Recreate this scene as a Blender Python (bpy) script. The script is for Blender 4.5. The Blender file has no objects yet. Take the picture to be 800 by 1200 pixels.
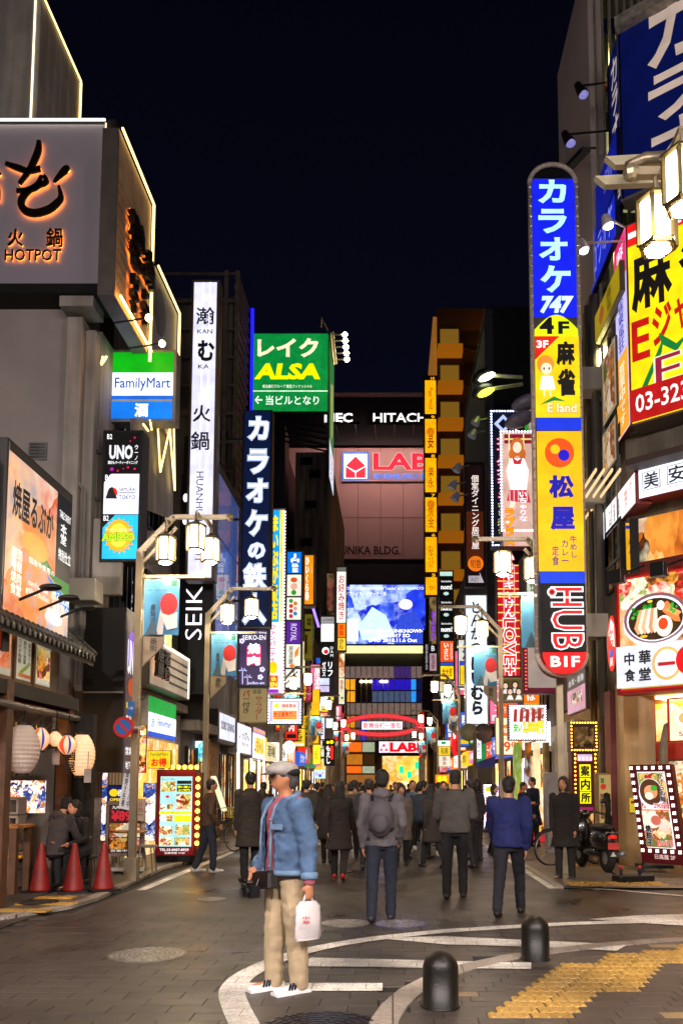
import bpy, bmesh, math, random
from math import sin, cos, pi, radians
from mathutils import Vector, Matrix, noise
random.seed(7)
S = bpy.context.scene
col = S.collection
# ---------------------------------------------------------------- camera
PITCH = radians(5.2); F = 1000.0; CAMZ = 1.58; CX = 460.0; HOR = 920.0
CY = HOR - F * math.tan(PITCH)
cd = bpy.data.cameras.new('camera'); cam = bpy.data.objects.new('camera', cd); col.objects.link(cam)
cd.sensor_fit = 'VERTICAL'; cd.sensor_height = 36.0; cd.lens = 36.0 * F / 1200.0
cd.shift_x = -(CX - 400) / 1200.0; cd.shift_y = (CY - 600) / 1200.0
cd.clip_end = 3000; cd.clip_start = 0.05
cam.location = (0, 0, CAMZ); cam.rotation_euler = (pi / 2 + PITCH, 0, 0)
S.camera = cam
S.render.engine = 'CYCLES'
S.cycles.use_denoising = True
S.cycles.sample_clamp_indirect = 4.0
S.cycles.sample_clamp_direct = 0.0
S.cycles.max_bounces = 5; S.cycles.diffuse_bounces = 3; S.cycles.glossy_bounces = 3
S.cycles.use_light_tree = True
# ---------------------------------------------------------------- night sky
W = bpy.data.worlds.new('World'); S.world = W; W.use_nodes = True
nt = W.node_tree; bg = nt.nodes['Background']
tc = nt.nodes.new('ShaderNodeTexCoord'); sx = nt.nodes.new('ShaderNodeSeparateXYZ'); cr = nt.nodes.new('ShaderNodeValToRGB')
nt.links.new(tc.outputs['Generated'], sx.inputs[0]); nt.links.new(sx.outputs['Z'], cr.inputs[0]); nt.links.new(cr.outputs[0], bg.inputs[0])
cr.color_ramp.elements[0].position = 0.0; cr.color_ramp.elements[0].color = (.0085, .0092, .018, 1)
e = cr.color_ramp.elements.new(.35); e.color = (.0017, .0019, .0060, 1)
cr.color_ramp.elements[-1].position = .75; cr.color_ramp.elements[-1].color = (.0008, .0008, .0026, 1)
bg.inputs[1].default_value = 1.0
S.view_settings.view_transform = 'Standard'; S.view_settings.look = 'None'
S.view_settings.exposure = 0.52; S.view_settings.gamma = 1.0

# ---------------------------------------------------------------- mapping: a pixel of the photograph at a distance -> a point
cp, sp = cos(PITCH), sin(PITCH)
def P(px, py, Y):
    a = (px - CX) / F; b = (CY - py) / F
    ry = cp - b * sp; rz = sp + b * cp; k = Y / ry
    return Vector((a * k, Y, CAMZ + rz * k))
def G(px, py, z=0.0):
    a = (px - CX) / F; b = (CY - py) / F
    ry = cp - b * sp; rz = sp + b * cp; k = (z - CAMZ) / rz
    return Vector((a * k, ry * k, z))
def YX(px, X, py=700):          # distance at which pixel column px meets the plane x = X
    a = (px - CX) / F; b = (CY - py) / F
    return X / a * (cp - b * sp)
# ---------------------------------------------------------------- objects
ORG = {}
def tag(o, label=None, cat=None, group=None, kind=None):
    if label: o['label'] = label
    if cat: o['category'] = cat
    if group: o['group'] = group
    if kind: o['kind'] = kind
    return o
def thing(name, label, cat, loc, group=None):
    o = bpy.data.objects.new(name, None); col.objects.link(o); o.location = loc; o.empty_display_size = .2
    ORG[o.name] = Vector(loc)
    return tag(o, label, cat, group)
def srgb(h):
    if isinstance(h, str):
        h = h.lstrip('#'); c = [int(h[i:i + 2], 16) / 255 for i in (0, 2, 4)]
        return tuple(((v + .055) / 1.055) ** 2.4 if v > .04045 else v / 12.92 for v in c)
    return tuple(h)
MC = {}
def NN(n, t, **k):
    x = n.nodes.new(t)
    for a, b in k.items(): setattr(x, a, b)
    return x
def mat(c, rough=.6, metal=0.0, var=.25, scale=3.0, bump=.15, coat=0, em=None, es=0, alpha=1, trans=0, stain=0.0):
    """a real surface: base colour broken by two noises, varied roughness and a fine bump"""
    key = ('m', c, rough, metal, var, scale, bump, coat, em, es, alpha, trans, stain)
    if key in MC: return MC[key]
    m = bpy.data.materials.new('surface'); m.use_nodes = True; n = m.node_tree; b = n.nodes['Principled BSDF']
    lc = srgb(c)
    t = NN(n, 'ShaderNodeTexCoord'); n1 = NN(n, 'ShaderNodeTexNoise'); n1.inputs['Scale'].default_value = scale; n1.inputs['Detail'].default_value = 8
    n.links.new(t.outputs['Object'], n1.inputs['Vector'])
    r = NN(n, 'ShaderNodeValToRGB'); r.color_ramp.elements[0].position = .3; r.color_ramp.elements[1].position = .72
    r.color_ramp.elements[0].color = tuple(v * (1 - var) for v in lc) + (1,); r.color_ramp.elements[1].color = tuple(min(1, v * (1 + var)) for v in lc) + (1,)
    n.links.new(n1.outputs[0], r.inputs[0]); out = r.outputs[0]
    if stain:
        mp = NN(n, 'ShaderNodeMapping'); mp.inputs['Scale'].default_value = (2.2, 2.2, .18); n.links.new(t.outputs['Object'], mp.inputs[0])
        n2 = NN(n, 'ShaderNodeTexNoise'); n2.inputs['Scale'].default_value = 1.6; n2.inputs['Detail'].default_value = 6; n.links.new(mp.outputs[0], n2.inputs[0])
        r2 = NN(n, 'ShaderNodeValToRGB'); r2.color_ramp.elements[0].position = .42; r2.color_ramp.elements[1].position = .62
        r2.color_ramp.elements[0].color = (1 - stain,) * 3 + (1,); r2.color_ramp.elements[1].color = (1, 1, 1, 1); n.links.new(n2.outputs[0], r2.inputs[0])
        mx = NN(n, 'ShaderNodeMixRGB', blend_type='MULTIPLY'); mx.inputs[0].default_value = 1
        n.links.new(out, mx.inputs[1]); n.links.new(r2.outputs[0], mx.inputs[2]); out = mx.outputs[0]
    n.links.new(out, b.inputs['Base Color'])
    b.inputs['Roughness'].default_value = rough; b.inputs['Metallic'].default_value = metal
    b.inputs['Coat Weight'].default_value = coat
    if trans: b.inputs['Transmission Weight'].default_value = trans
    if bump:
        n3 = NN(n, 'ShaderNodeTexNoise'); n3.inputs['Scale'].default_value = scale * 14; n3.inputs['Detail'].default_value = 4
        n.links.new(t.outputs['Object'], n3.inputs['Vector'])
        bp = NN(n, 'ShaderNodeBump'); bp.inputs['Strength'].default_value = bump; bp.inputs['Distance'].default_value = .01
        n.links.new(n3.outputs[0], bp.inputs['Height']); n.links.new(bp.outputs[0], b.inputs['Normal'])
    if em: b.inputs['Emission Color'].default_value = srgb(em) + (1,); b.inputs['Emission Strength'].default_value = es
    MC[key] = m; return m
def glow(c, s=1.0, var=.2):
    s = s * .81
    """a backlit face: colour print over tubes, a little uneven, with a glossy acrylic front"""
    key = ('g', c, s, var)
    if key in MC: return MC[key]
    m = bpy.data.materials.new('lit_face'); m.use_nodes = True; n = m.node_tree; b = n.nodes['Principled BSDF']
    lc = srgb(c)
    b.inputs['Base Color'].default_value = tuple(v * .4 for v in lc) + (1,); b.inputs['Roughness'].default_value = .5; b.inputs['Specular IOR Level'].default_value = .25
    b.inputs['Emission Color'].default_value = lc + (1,)
    if var:
        t = NN(n, 'ShaderNodeTexCoord'); n1 = NN(n, 'ShaderNodeTexNoise'); n1.inputs['Scale'].default_value = 2.6; n1.inputs['Detail'].default_value = 3
        n.links.new(t.outputs['Object'], n1.inputs['Vector'])
        mr = NN(n, 'ShaderNodeMapRange'); mr.inputs[1].default_value = .3; mr.inputs[2].default_value = .7; mr.inputs[3].default_value = s * (1 - var); mr.inputs[4].default_value = s * (1 + var)
        n.links.new(n1.outputs[0], mr.inputs[0]); n.links.new(mr.outputs[0], b.inputs['Emission Strength'])
    else: b.inputs['Emission Strength'].default_value = s
    MC[key] = m; return m
PAL = {
 'food': ['#2a1208', '#a23a14', '#e8c27a', '#6a8a2a', '#f3e6cf', '#c22a1a', '#3a2010', '#e89a3a'],
 'menu': ['#f4e24a', '#c81e1e', '#ffffff', '#3a1a10', '#e88a2a', '#f6f0e0', '#2a4a9a', '#101010'],
 'people': ['#3a2018', '#e8b898', '#f4e8e0', '#6a3a28', '#f8f8f8', '#c8a090', '#201010', '#d8c8b8'],
 'dish': ['#5a2a10', '#d88a3a', '#f0d8a8', '#8a3a1a', '#e8b060', '#f8f0e0', '#a04020', '#4a7a2a'],
 'video': ['#101cb0', '#1a30d8', '#0a1488', '#3a5cf0', '#c8e0ff', '#1828c8', '#2a48e8', '#80a8ff'],
 'tv': ['#1a7a2a', '#7ae85a', '#e8ffe0', '#2aa86a', '#eaffd0', '#0a4a2a', '#60c8e8', '#ffffff'],
 'shop': ['#5a3010', '#e88a2a', '#ffd88a', '#a04818', '#fff0c8', '#2a1408', '#c86a20', '#f0a040'],
 'wall': ['#3a2a1a', '#8a6a40', '#201810', '#5a4428', '#a88858', '#181008', '#4a3820', '#6a5030'],
 'izaka': ['#d8743a', '#e8a45a', '#c8704a', '#e8b890', '#9a98a8', '#d88848', '#c85a30', '#e0c0b0'],
 'sumo': ['#b09a30', '#e8e0b0', '#d8d060', '#8a9a80', '#f0f0e0', '#c8a828', '#dcd8c0', '#a8a040'],
 'gold': ['#f8c040', '#ffe890', '#e89820', '#fff4c0', '#d07818', '#ffd860', '#f0a830', '#fff8e0'],
}
def pic(kind, s=1.0, scale=8.0, lit=True, soft=.35, stretch=(1, 1, 1)):
    """flat print: a photograph seen as patches of its colours"""
    key = ('p', kind, s, scale, lit, soft, stretch)
    if key in MC: return MC[key]
    m = bpy.data.materials.new('printed_picture'); m.use_nodes = True; n = m.node_tree; b = n.nodes['Principled BSDF']
    t = NN(n, 'ShaderNodeTexCoord'); mp = NN(n, 'ShaderNodeMapping'); mp.inputs['Scale'].default_value = stretch
    n.links.new(t.outputs['Object'], mp.inputs[0])
    nz = NN(n, 'ShaderNodeTexNoise'); nz.inputs['Scale'].default_value = scale * 1.3; nz.inputs['Detail'].default_value = 3
    n.links.new(mp.outputs[0], nz.inputs['Vector'])
    mx = NN(n, 'ShaderNodeMixRGB', blend_type='ADD'); mx.inputs[0].default_value = soft
    n.links.new(mp.outputs[0], mx.inputs[1]); n.links.new(nz.outputs['Color'], mx.inputs[2])
    v = NN(n, 'ShaderNodeTexVoronoi'); v.inputs['Scale'].default_value = scale; n.links.new(mx.outputs[0], v.inputs['Vector'])
    sp_ = NN(n, 'ShaderNodeSeparateColor'); n.links.new(v.outputs['Color'], sp_.inputs[0])
    nf = NN(n, 'ShaderNodeTexNoise'); nf.inputs['Scale'].default_value = scale * 3; nf.inputs['Detail'].default_value = 5; n.links.new(mp.outputs[0], nf.inputs['Vector'])
    ad = NN(n, 'ShaderNodeMath', operation='MULTIPLY_ADD'); ad.inputs[1].default_value = .45; n.links.new(nf.outputs[0], ad.inputs[0]); 
    ml = NN(n, 'ShaderNodeMath', operation='MULTIPLY'); ml.inputs[1].default_value = .75; n.links.new(sp_.outputs[0], ml.inputs[0]); n.links.new(ml.outputs[0], ad.inputs[2])
    r = NN(n, 'ShaderNodeValToRGB'); cs = PAL[kind]
    while len(r.color_ramp.elements) < len(cs): r.color_ramp.elements.new(.5)
    for i, c in enumerate(cs):
        r.color_ramp.elements[i].position = i / (len(cs) - 1); r.color_ramp.elements[i].color = srgb(c) + (1,)
    n.links.new(ad.outputs[0], r.inputs[0]); n.links.new(r.outputs[0], b.inputs['Base Color']); b.inputs['Roughness'].default_value = .6; b.inputs['Specular IOR Level'].default_value = .25
    if lit: n.links.new(r.outputs[0], b.inputs['Emission Color']); b.inputs['Emission Strength'].default_value = s
    MC[key] = m; return m

class MB:
    """collects shapes in world coordinates and links them as ONE mesh object"""
    def __init__(s): s.v = []; s.f = []; s.m = []; s.mats = []
    def mi(s, m):
        if m not in s.mats: s.mats.append(m)
        return s.mats.index(m)
    def add(s, vs, fs, m):
        k = len(s.v); i = s.mi(m); s.v += [Vector(v) for v in vs]
        for f in fs: s.f.append([k + a for a in f]); s.m.append(i)
        return s
    def box(s, x0, y0, z0, x1, y1, z1, m, R=None, o=None):
        if x0 > x1: x0, x1 = x1, x0
        if y0 > y1: y0, y1 = y1, y0
        if z0 > z1: z0, z1 = z1, z0
        vs = [Vector(p) for p in ((x0, y0, z0), (x1, y0, z0), (x1, y1, z0), (x0, y1, z0), (x0, y0, z1), (x1, y0, z1), (x1, y1, z1), (x0, y1, z1))]
        if R: vs = [R @ v for v in vs]
        if o: vs = [v + Vector(o) for v in vs]
        return s.add(vs, [(0, 3, 2, 1), (4, 5, 6, 7), (0, 1, 5, 4), (1, 2, 6, 5), (2, 3, 7, 6), (3, 0, 4, 7)], m)
    def bar(s, a, b, w, h, m):
        a = Vector(a); b = Vector(b); d = (b - a).normalized()
        u = d.cross(Vector((0, 0, 1)))
        if u.length < 1e-3: u = Vector((1, 0, 0))
        u.normalize(); n = u.cross(d)
        vs = []
        for p in (a, b):
            for i, j in ((-1, -1), (1, -1), (1, 1), (-1, 1)): vs.append(p + u * i * w / 2 + n * j * h / 2)
        return s.add(vs, [(0, 1, 2, 3), (7, 6, 5, 4), (0, 4, 5, 1), (1, 5, 6, 2), (2, 6, 7, 3), (3, 7, 4, 0)], m)
    def tube(s, pts, r, m, n=8, caps=True):
        pts = [Vector(p) for p in pts]; N = len(pts); rs = r if isinstance(r, (list, tuple)) else [r] * N
        vs = []; prev = None
        for i, p in enumerate(pts):
            d = (pts[min(i + 1, N - 1)] - pts[max(i - 1, 0)]).normalized()
            u = prev - d * prev.dot(d) if prev is not None else d.cross(Vector((0, 0, 1)))
            if u.length < 1e-3: u = d.cross(Vector((1, 0, 0)))
            u.normalize(); prev = u; w = d.cross(u)
            for k in range(n):
                a = 2 * pi * k / n; vs.append(p + (u * cos(a) + w * sin(a)) * rs[i])
        fs = [(i * n + k, i * n + (k + 1) % n, (i + 1) * n + (k + 1) % n, (i + 1) * n + k) for i in range(N - 1) for k in range(n)]
        if caps: fs += [tuple(range(n))[::-1], tuple(range((N - 1) * n, N * n))]
        return s.add(vs, fs, m)
    def lathe(s, prof, c, m, n=16, R=None):
        vs = []; c = Vector(c)
        for r, z in prof:
            for k in range(n):
                v = Vector((r * cos(2 * pi * k / n), r * sin(2 * pi * k / n), z))
                vs.append((R @ v if R else v) + c)
        fs = [(i * n + k, i * n + (k + 1) % n, (i + 1) * n + (k + 1) % n, (i + 1) * n + k) for i in range(len(prof) - 1) for k in range(n)]
        fs += [tuple(range(n))[::-1], tuple(range((len(prof) - 1) * n, len(prof) * n))]
        return s.add(vs, fs, m)
    def ell(s, c, r, m, n=10, k=8, R=None):
        vs = [];
        for i in range(k + 1):
            t = -pi / 2 + pi * i / k
            for j in range(n):
                a = 2 * pi * j / n; v = Vector((r[0] * cos(t) * cos(a), r[1] * cos(t) * sin(a), r[2] * sin(t)))
                vs.append((R @ v if R else v) + Vector(c))
        fs = [(i * n + j, i * n + (j + 1) % n, (i + 1) * n + (j + 1) % n, (i + 1) * n + j) for i in range(k) for j in range(n)]
        return s.add(vs, fs, m)
    def prism(s, pts, a, b, m):        # closed outline extruded by vector b from offset a
        n = len(pts); A = [Vector(p) + Vector(a) for p in pts]; B = [p + Vector(b) for p in A]
        return s.add(A + B, [tuple(range(n))[::-1], tuple(range(n, 2 * n))] + [(i, (i + 1) % n, n + (i + 1) % n, n + i) for i in range(n)], m)
    def build(s, name, parent=None, smooth=False, bevel=0, kind=None, label=None):
        o0 = ORG[parent.name] if parent else Vector((0, 0, 0))
        me = bpy.data.meshes.new(name); me.from_pydata([v - o0 for v in s.v], [], s.f)
        for m in s.mats: me.materials.append(m)
        if len(s.mats) > 1: me.polygons.foreach_set('material_index', s.m)
        if smooth: me.polygons.foreach_set('use_smooth', [True] * len(me.polygons))
        me.update()
        o = bpy.data.objects.new(name, me); col.objects.link(o)
        if parent: o.parent = parent
        if bevel:
            b = o.modifiers.new('b', 'BEVEL'); b.width = bevel; b.segments = 2; b.limit_method = 'ANGLE'
        ORG[o.name] = o0
        if kind: o['kind'] = kind
        if label: o['label'] = label
        return o
def children(o): return [c for c in bpy.data.objects if c.parent == o]
def copy_tree(o, parent=None, kids=None):
    c = o.copy(); col.objects.link(c)
    if parent: c.parent = parent
    for ch in (o.children): copy_tree(ch, c)
    return c
# ---------------------------------------------------------------- lettering
GC = {}
def glyphs(text, bold, res=2):
    key = (text, bold, res)
    if key in GC: return GC[key]
    c = bpy.data.curves.new('t', 'FONT'); c.body = text; c.size = 1; c.align_x = 'CENTER'; c.resolution_u = res; c.space_line = .98
    if bold > .004: c.bevel_depth = bold * .8; c.bevel_resolution = 0
    elif bold < 0: c.offset = bold
    o = bpy.data.objects.new('t', c); me = o.to_mesh()
    if bold > .004:
        V0 = [v.co.copy() for v in me.vertices]; keep = [tuple(p.vertices) for p in me.polygons if min(V0[i].z for i in p.vertices) > -1e-4]
        ids = sorted({i for f in keep for i in f}); mp = {i: j for j, i in enumerate(ids)}
        vs = [(V0[i].x, V0[i].y, V0[i].z / (bold * .8)) for i in ids]; fs = [tuple(mp[i] for i in f) for f in keep]
    else: vs = [(v.co.x, v.co.y, 1.0) for v in me.vertices]; fs = [tuple(p.vertices) for p in me.polygons]
    o.to_mesh_clear(); bpy.data.objects.remove(o); bpy.data.curves.remove(c)
    GC[key] = (vs, fs); return vs, fs
class Face:
    """a sign face standing in the world; ref = the frame its drawing coordinates are given in"""
    def __init__(s, A, U, D, ref): s.A = Vector(A); s.U = Vector(U); s.D = Vector(D); s.ref = ref; s.N = s.D.cross(s.U).normalized() * -1; s.N = s.U.cross(s.D).normalized(); \
        s.N = s.N if s.N.dot(Vector((0, 0, CAMZ)) - s.A) > 0 else -s.N; s.Y = s.A.y
    def pt(s, x, y, off=0):
        r = s.ref; u = (x - r[0]) / (r[2] - r[0]); v = (y - r[1]) / (r[3] - r[1])
        return s.A + s.U * u + s.D * v + s.N * off
def front(x0, y0, x1, y1, Y, ref=None):
    ym = (y0 + y1) / 2; a = P(x0, ym, Y); b = P(x1, ym, Y); zt = P(x0, y0, Y).z; zb = P(x0, y1, Y).z
    return Face((a.x, Y, zt), (b.x - a.x, 0, 0), (0, 0, zb - zt), ref or (x0, y0, x1, y1))
def oblique(x0, y0, y1, Y0, x1, Y1, ref=(0, 0, 100, 100)):     # left edge x0, top y0, bottom y1 at Y0; right edge column x1 at Y1
    ym = (y0 + y1) / 2; a = P(x0, ym, Y0); b = P(x1, ym, Y1); zt = P(x0, y0, Y0).z; zb = P(x0, y1, Y0).z
    return Face((a.x, Y0, zt), (b.x - a.x, Y1 - Y0, 0), (0, 0, zb - zt), ref)
def side(X, x0, x1, y0, y1, ref=(0, 0, 100, 100)):    # on the plane x = X; y0,y1 at its left edge
    ym = (y0 + y1) / 2; Y0 = YX(x0, X, ym); Y1 = YX(x1, X, ym); zt = P(x0, y0, Y0).z; zb = P(x0, y1, Y0).z
    return Face((X, Y0, zt), (0, Y1 - Y0, 0), (0, 0, zb - zt), ref)
def face_box(mb, f, thick, m, grow=0.0, off=0.0):
    r = f.ref; uw = f.U.normalized() * grow; dw = f.D.normalized() * grow
    c = [f.pt(r[0], r[1]) - uw - dw, f.pt(r[2], r[1]) + uw - dw, f.pt(r[2], r[3]) + uw + dw, f.pt(r[0], r[3]) - uw + dw]
    c = [p + f.N * off for p in c]; b = [p - f.N * thick for p in c]
    mb.add(c + b, [(0, 1, 2, 3), (7, 6, 5, 4), (0, 4, 5, 1), (1, 5, 6, 2), (2, 6, 7, 3), (3, 7, 4, 0)], m)
# element makers; drawing order = stacking order
def R(x0, y0, x1, y1, c, s=1.0, **k): return ('rect', (x0, y0, x1, y1), c, s, k)
def T(t, x0, y0, x1, y1, c, s=1.0, b=.012, **k): return ('text', t, (x0, y0, x1, y1), c, s, b, k)
def V(t, x0, y0, x1, y1, c, s=1.0, b=.012, **k): return ('text', '\n'.join(t), (x0, y0, x1, y1), c, s, b, k)
def D(cx, cy, r, c, s=1.0, ry=None, **k): return ('disc', cx, cy, r, ry or r, c, s, k)
def PG(pts, c, s=1.0, **k): return ('poly', pts, c, s, k)
def BL(x0, y0, x1, y1, nx, ny, r, c='#fff8ff', s=6.0, every=0): return ('bulbs', (x0, y0, x1, y1), nx, ny, r, c, s)
def PI(x0, y0, x1, y1, kind, s=1.0, scale=8.0, **k): return ('pic', (x0, y0, x1, y1), kind, s, scale, k)
def mm(c, s):
    if not isinstance(c, str) and not isinstance(c, tuple): return c
    return glow(c, s) if s > 0 else mat(c, .5, var=.12, bump=.05)
def draw(f, els, root, base=.004):
    step = .0022 + f.Y * .00005; lay = base; groups = {}
    def g(n):
        if n not in groups: groups[n] = MB()
        return groups[n]
    for e in els:
        lay += step
        if e[0] == 'rect' or e[0] == 'pic':
            x0, y0, x1, y1 = e[1]
            m = mm(e[2], e[3]) if e[0] == 'rect' else pic(e[2], e[3], e[4], **e[5])
            q = [f.pt(x0, y0, lay), f.pt(x1, y0, lay), f.pt(x1, y1, lay), f.pt(x0, y1, lay)]
            if e[0] == 'pic': mb = MB(); mb.add(q, [(0, 1, 2, 3)], m); mb.build('picture', root)
            elif e[4].get('p'): mb = MB(); mb.add(q, [(0, 1, 2, 3)], m); mb.build('panel', root)
            else: g('print').add(q, [(0, 1, 2, 3)], m)
        elif e[0] == 'text':
            _, t, bx, c, s, b, k = e
            outs = []; QS = []
            if 'o2' in k: outs.append((k['b2'], k['o2'], k.get('s2', s)))
            if 'o' in k: outs.append((k.get('ob', b + .05), k['o'], k.get('os', s)))
            outs.append((b, c, s))
            vs0, _f = glyphs(t, b, k.get('res', 2))
            if not vs0: continue
            rot = k.get('rot', 0)
            def rr(p): return (p[1], -p[0], p[2]) if rot == 1 else ((-p[1], p[0], p[2]) if rot == -1 else p)
            q0 = [rr(p) for p in vs0]; ax = min(p[0] for p in q0); bx_ = max(p[0] for p in q0); ay = min(p[1] for p in q0); by = max(p[1] for p in q0)
            sx_ = (bx[2] - bx[0]) / max(1e-6, bx_ - ax); sy_ = (bx[3] - bx[1]) / max(1e-6, by - ay)
            sk = k.get('skew', 0); ext = k.get('ext', 0)
            for j, (bb, cc, ss) in enumerate(outs):
                vs, fs = glyphs(t, bb, k.get('res', 2)); L = lay + (step * .45) * j + k.get('off', 0)
                pts = []
                for p in vs:
                    p = rr(p); X_ = bx[0] + (p[0] - ax) * sx_; Y_ = bx[1] + (by - p[1]) * sy_
                    if sk: X_ += sk * (bx[3] - Y_)
                    pts.append(f.pt(X_, Y_, L + (p[2] - 1) * step * .3))
                mt = mm(cc, ss)
                q = MB(); q.add(pts, fs, mt)
                if ext:
                    # raised letters: side walls around every boundary edge
                    ec = {}
                    for fc in fs:
                        for i in range(len(fc)):
                            a_, b_ = fc[i], fc[(i + 1) % len(fc)]; ec[tuple(sorted((a_, b_)))] = ec.get(tuple(sorted((a_, b_))), 0) + 1
                    es_ = [e_ for e_, n_ in ec.items() if n_ == 1]
                    back = [p - f.N * ext for p in pts]; n_ = len(pts)
                    q.add(pts + back, [(a_, b_, n_ + b_, n_ + a_) for a_, b_ in es_], mt)
                QS.append(q)
            for q in QS[1:]: QS[0].add(q.v, q.f, q.mats[0])
            QS[0].build('lettering', root)
            lay += step * len(outs) * .45
        elif e[0] == 'disc':
            _, cx, cy, rx, ry, c, s, k = e; n = k.get('n', 28)
            pts = [f.pt(cx + rx * cos(2 * pi * i / n), cy + ry * sin(2 * pi * i / n), lay) for i in range(n)]
            g('print').add(pts, [tuple(range(n))], mm(c, s))
        elif e[0] == 'poly':
            g('print').add([f.pt(x, y, lay) for x, y in e[1]], [tuple(range(len(e[1])))], mm(e[2], e[3]))
        elif e[0] == 'bulbs':
            _, (x0, y0, x1, y1), nx, ny, r, c, s = e
            pts = [(x0 + (x1 - x0) * i / nx, y) for i in range(nx + 1) for y in (y0, y1)] + [(x, y0 + (y1 - y0) * i / ny) for i in range(1, ny) for x in (x0, x1)]
            px = f.U.length / abs(f.ref[2] - f.ref[0]); py = f.D.length / abs(f.ref[3] - f.ref[1]); rr_ = r * (px + py) / 2
            q = MB(); m = glow(c, s, 0)
            for x, y in pts: q.ell(f.pt(x, y, .02), (rr_, rr_, rr_), m, 6, 4)
            q.build('light_bulbs', root, kind='stuff')
    for n, mb in groups.items(): mb.build({'print': 'artwork'}.get(n, n), root)
def sign(name, label, cat, f, els, thick=.3, case='#2a2a2c', grow=.03, group=None, brackets=0, bg=None, cs=0.0):
    r = f.ref; base = f.pt((r[0] + r[2]) / 2, r[3]) - f.N * thick / 2
    root = thing(name, label, cat, base, group)
    mb = MB(); face_box(mb, f, thick, (case if not isinstance(case, str) else mat(case, .45, .3, .2)) if not cs else glow(case, cs), grow); mb.build('casing', root)
    if bg:
        q = MB(); face_box(q, f, .003, glow(bg[0], bg[1]) if bg[1] else mat(bg[0], .5), 0, .004); q.build('panel', root)
    draw(f, els, root)
    if brackets:
        q = MB(); s_ = 1 if brackets > 0 else -1; m = mat('#3a3a3c', .5, .6)
        xe = r[2] if s_ > 0 else r[0]
        for k in range(3):
            a = f.pt(xe, r[1] + (r[3] - r[1]) * (.12 + .38 * k)) - f.N * thick / 2
            q.bar(a, a + Vector((s_ * abs(brackets), 0, 0)), .06, .06, m)
        q.build('bracket', root)
    return root
# ================================================================ ground
def grime(n, pos, fac_in):
    """multiplies a value by stains, patches and chewing gum spots"""
    st = NN(n, 'ShaderNodeTexNoise'); st.inputs['Scale'].default_value = .55; st.inputs['Detail'].default_value = 10; st.inputs['Roughness'].default_value = .65; n.links.new(pos, st.inputs['Vector'])
    m1 = NN(n, 'ShaderNodeMapRange'); m1.inputs[1].default_value = .38; m1.inputs[2].default_value = .62; m1.inputs[3].default_value = .62; m1.inputs[4].default_value = 1.22; n.links.new(st.outputs[0], m1.inputs[0])
    vo = NN(n, 'ShaderNodeTexVoronoi'); vo.inputs['Scale'].default_value = 1.7; n.links.new(pos, vo.inputs['Vector'])
    m2 = NN(n, 'ShaderNodeMapRange'); m2.inputs[1].default_value = .028; m2.inputs[2].default_value = .04; m2.inputs[3].default_value = 2.1; m2.inputs[4].default_value = 1.0; n.links.new(vo.outputs['Distance'], m2.inputs[0])
    v2 = NN(n, 'ShaderNodeTexVoronoi'); v2.inputs['Scale'].default_value = .8; n.links.new(pos, v2.inputs['Vector'])
    m3 = NN(n, 'ShaderNodeMapRange'); m3.inputs[1].default_value = .05; m3.inputs[2].default_value = .12; m3.inputs[3].default_value = .55; m3.inputs[4].default_value = 1.0; n.links.new(v2.outputs['Distance'], m3.inputs[0])
    a = NN(n, 'ShaderNodeMath', operation='MULTIPLY'); b = NN(n, 'ShaderNodeMath', operation='MULTIPLY'); c = NN(n, 'ShaderNodeMath', operation='MULTIPLY')
    n.links.new(m1.outputs[0], a.inputs[0]); n.links.new(m2.outputs[0], a.inputs[1]); n.links.new(a.outputs[0], b.inputs[0]); n.links.new(m3.outputs[0], b.inputs[1]); n.links.new(b.outputs[0], c.inputs[0]); n.links.new(fac_in, c.inputs[1])
    return c.outputs[0], st
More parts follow.
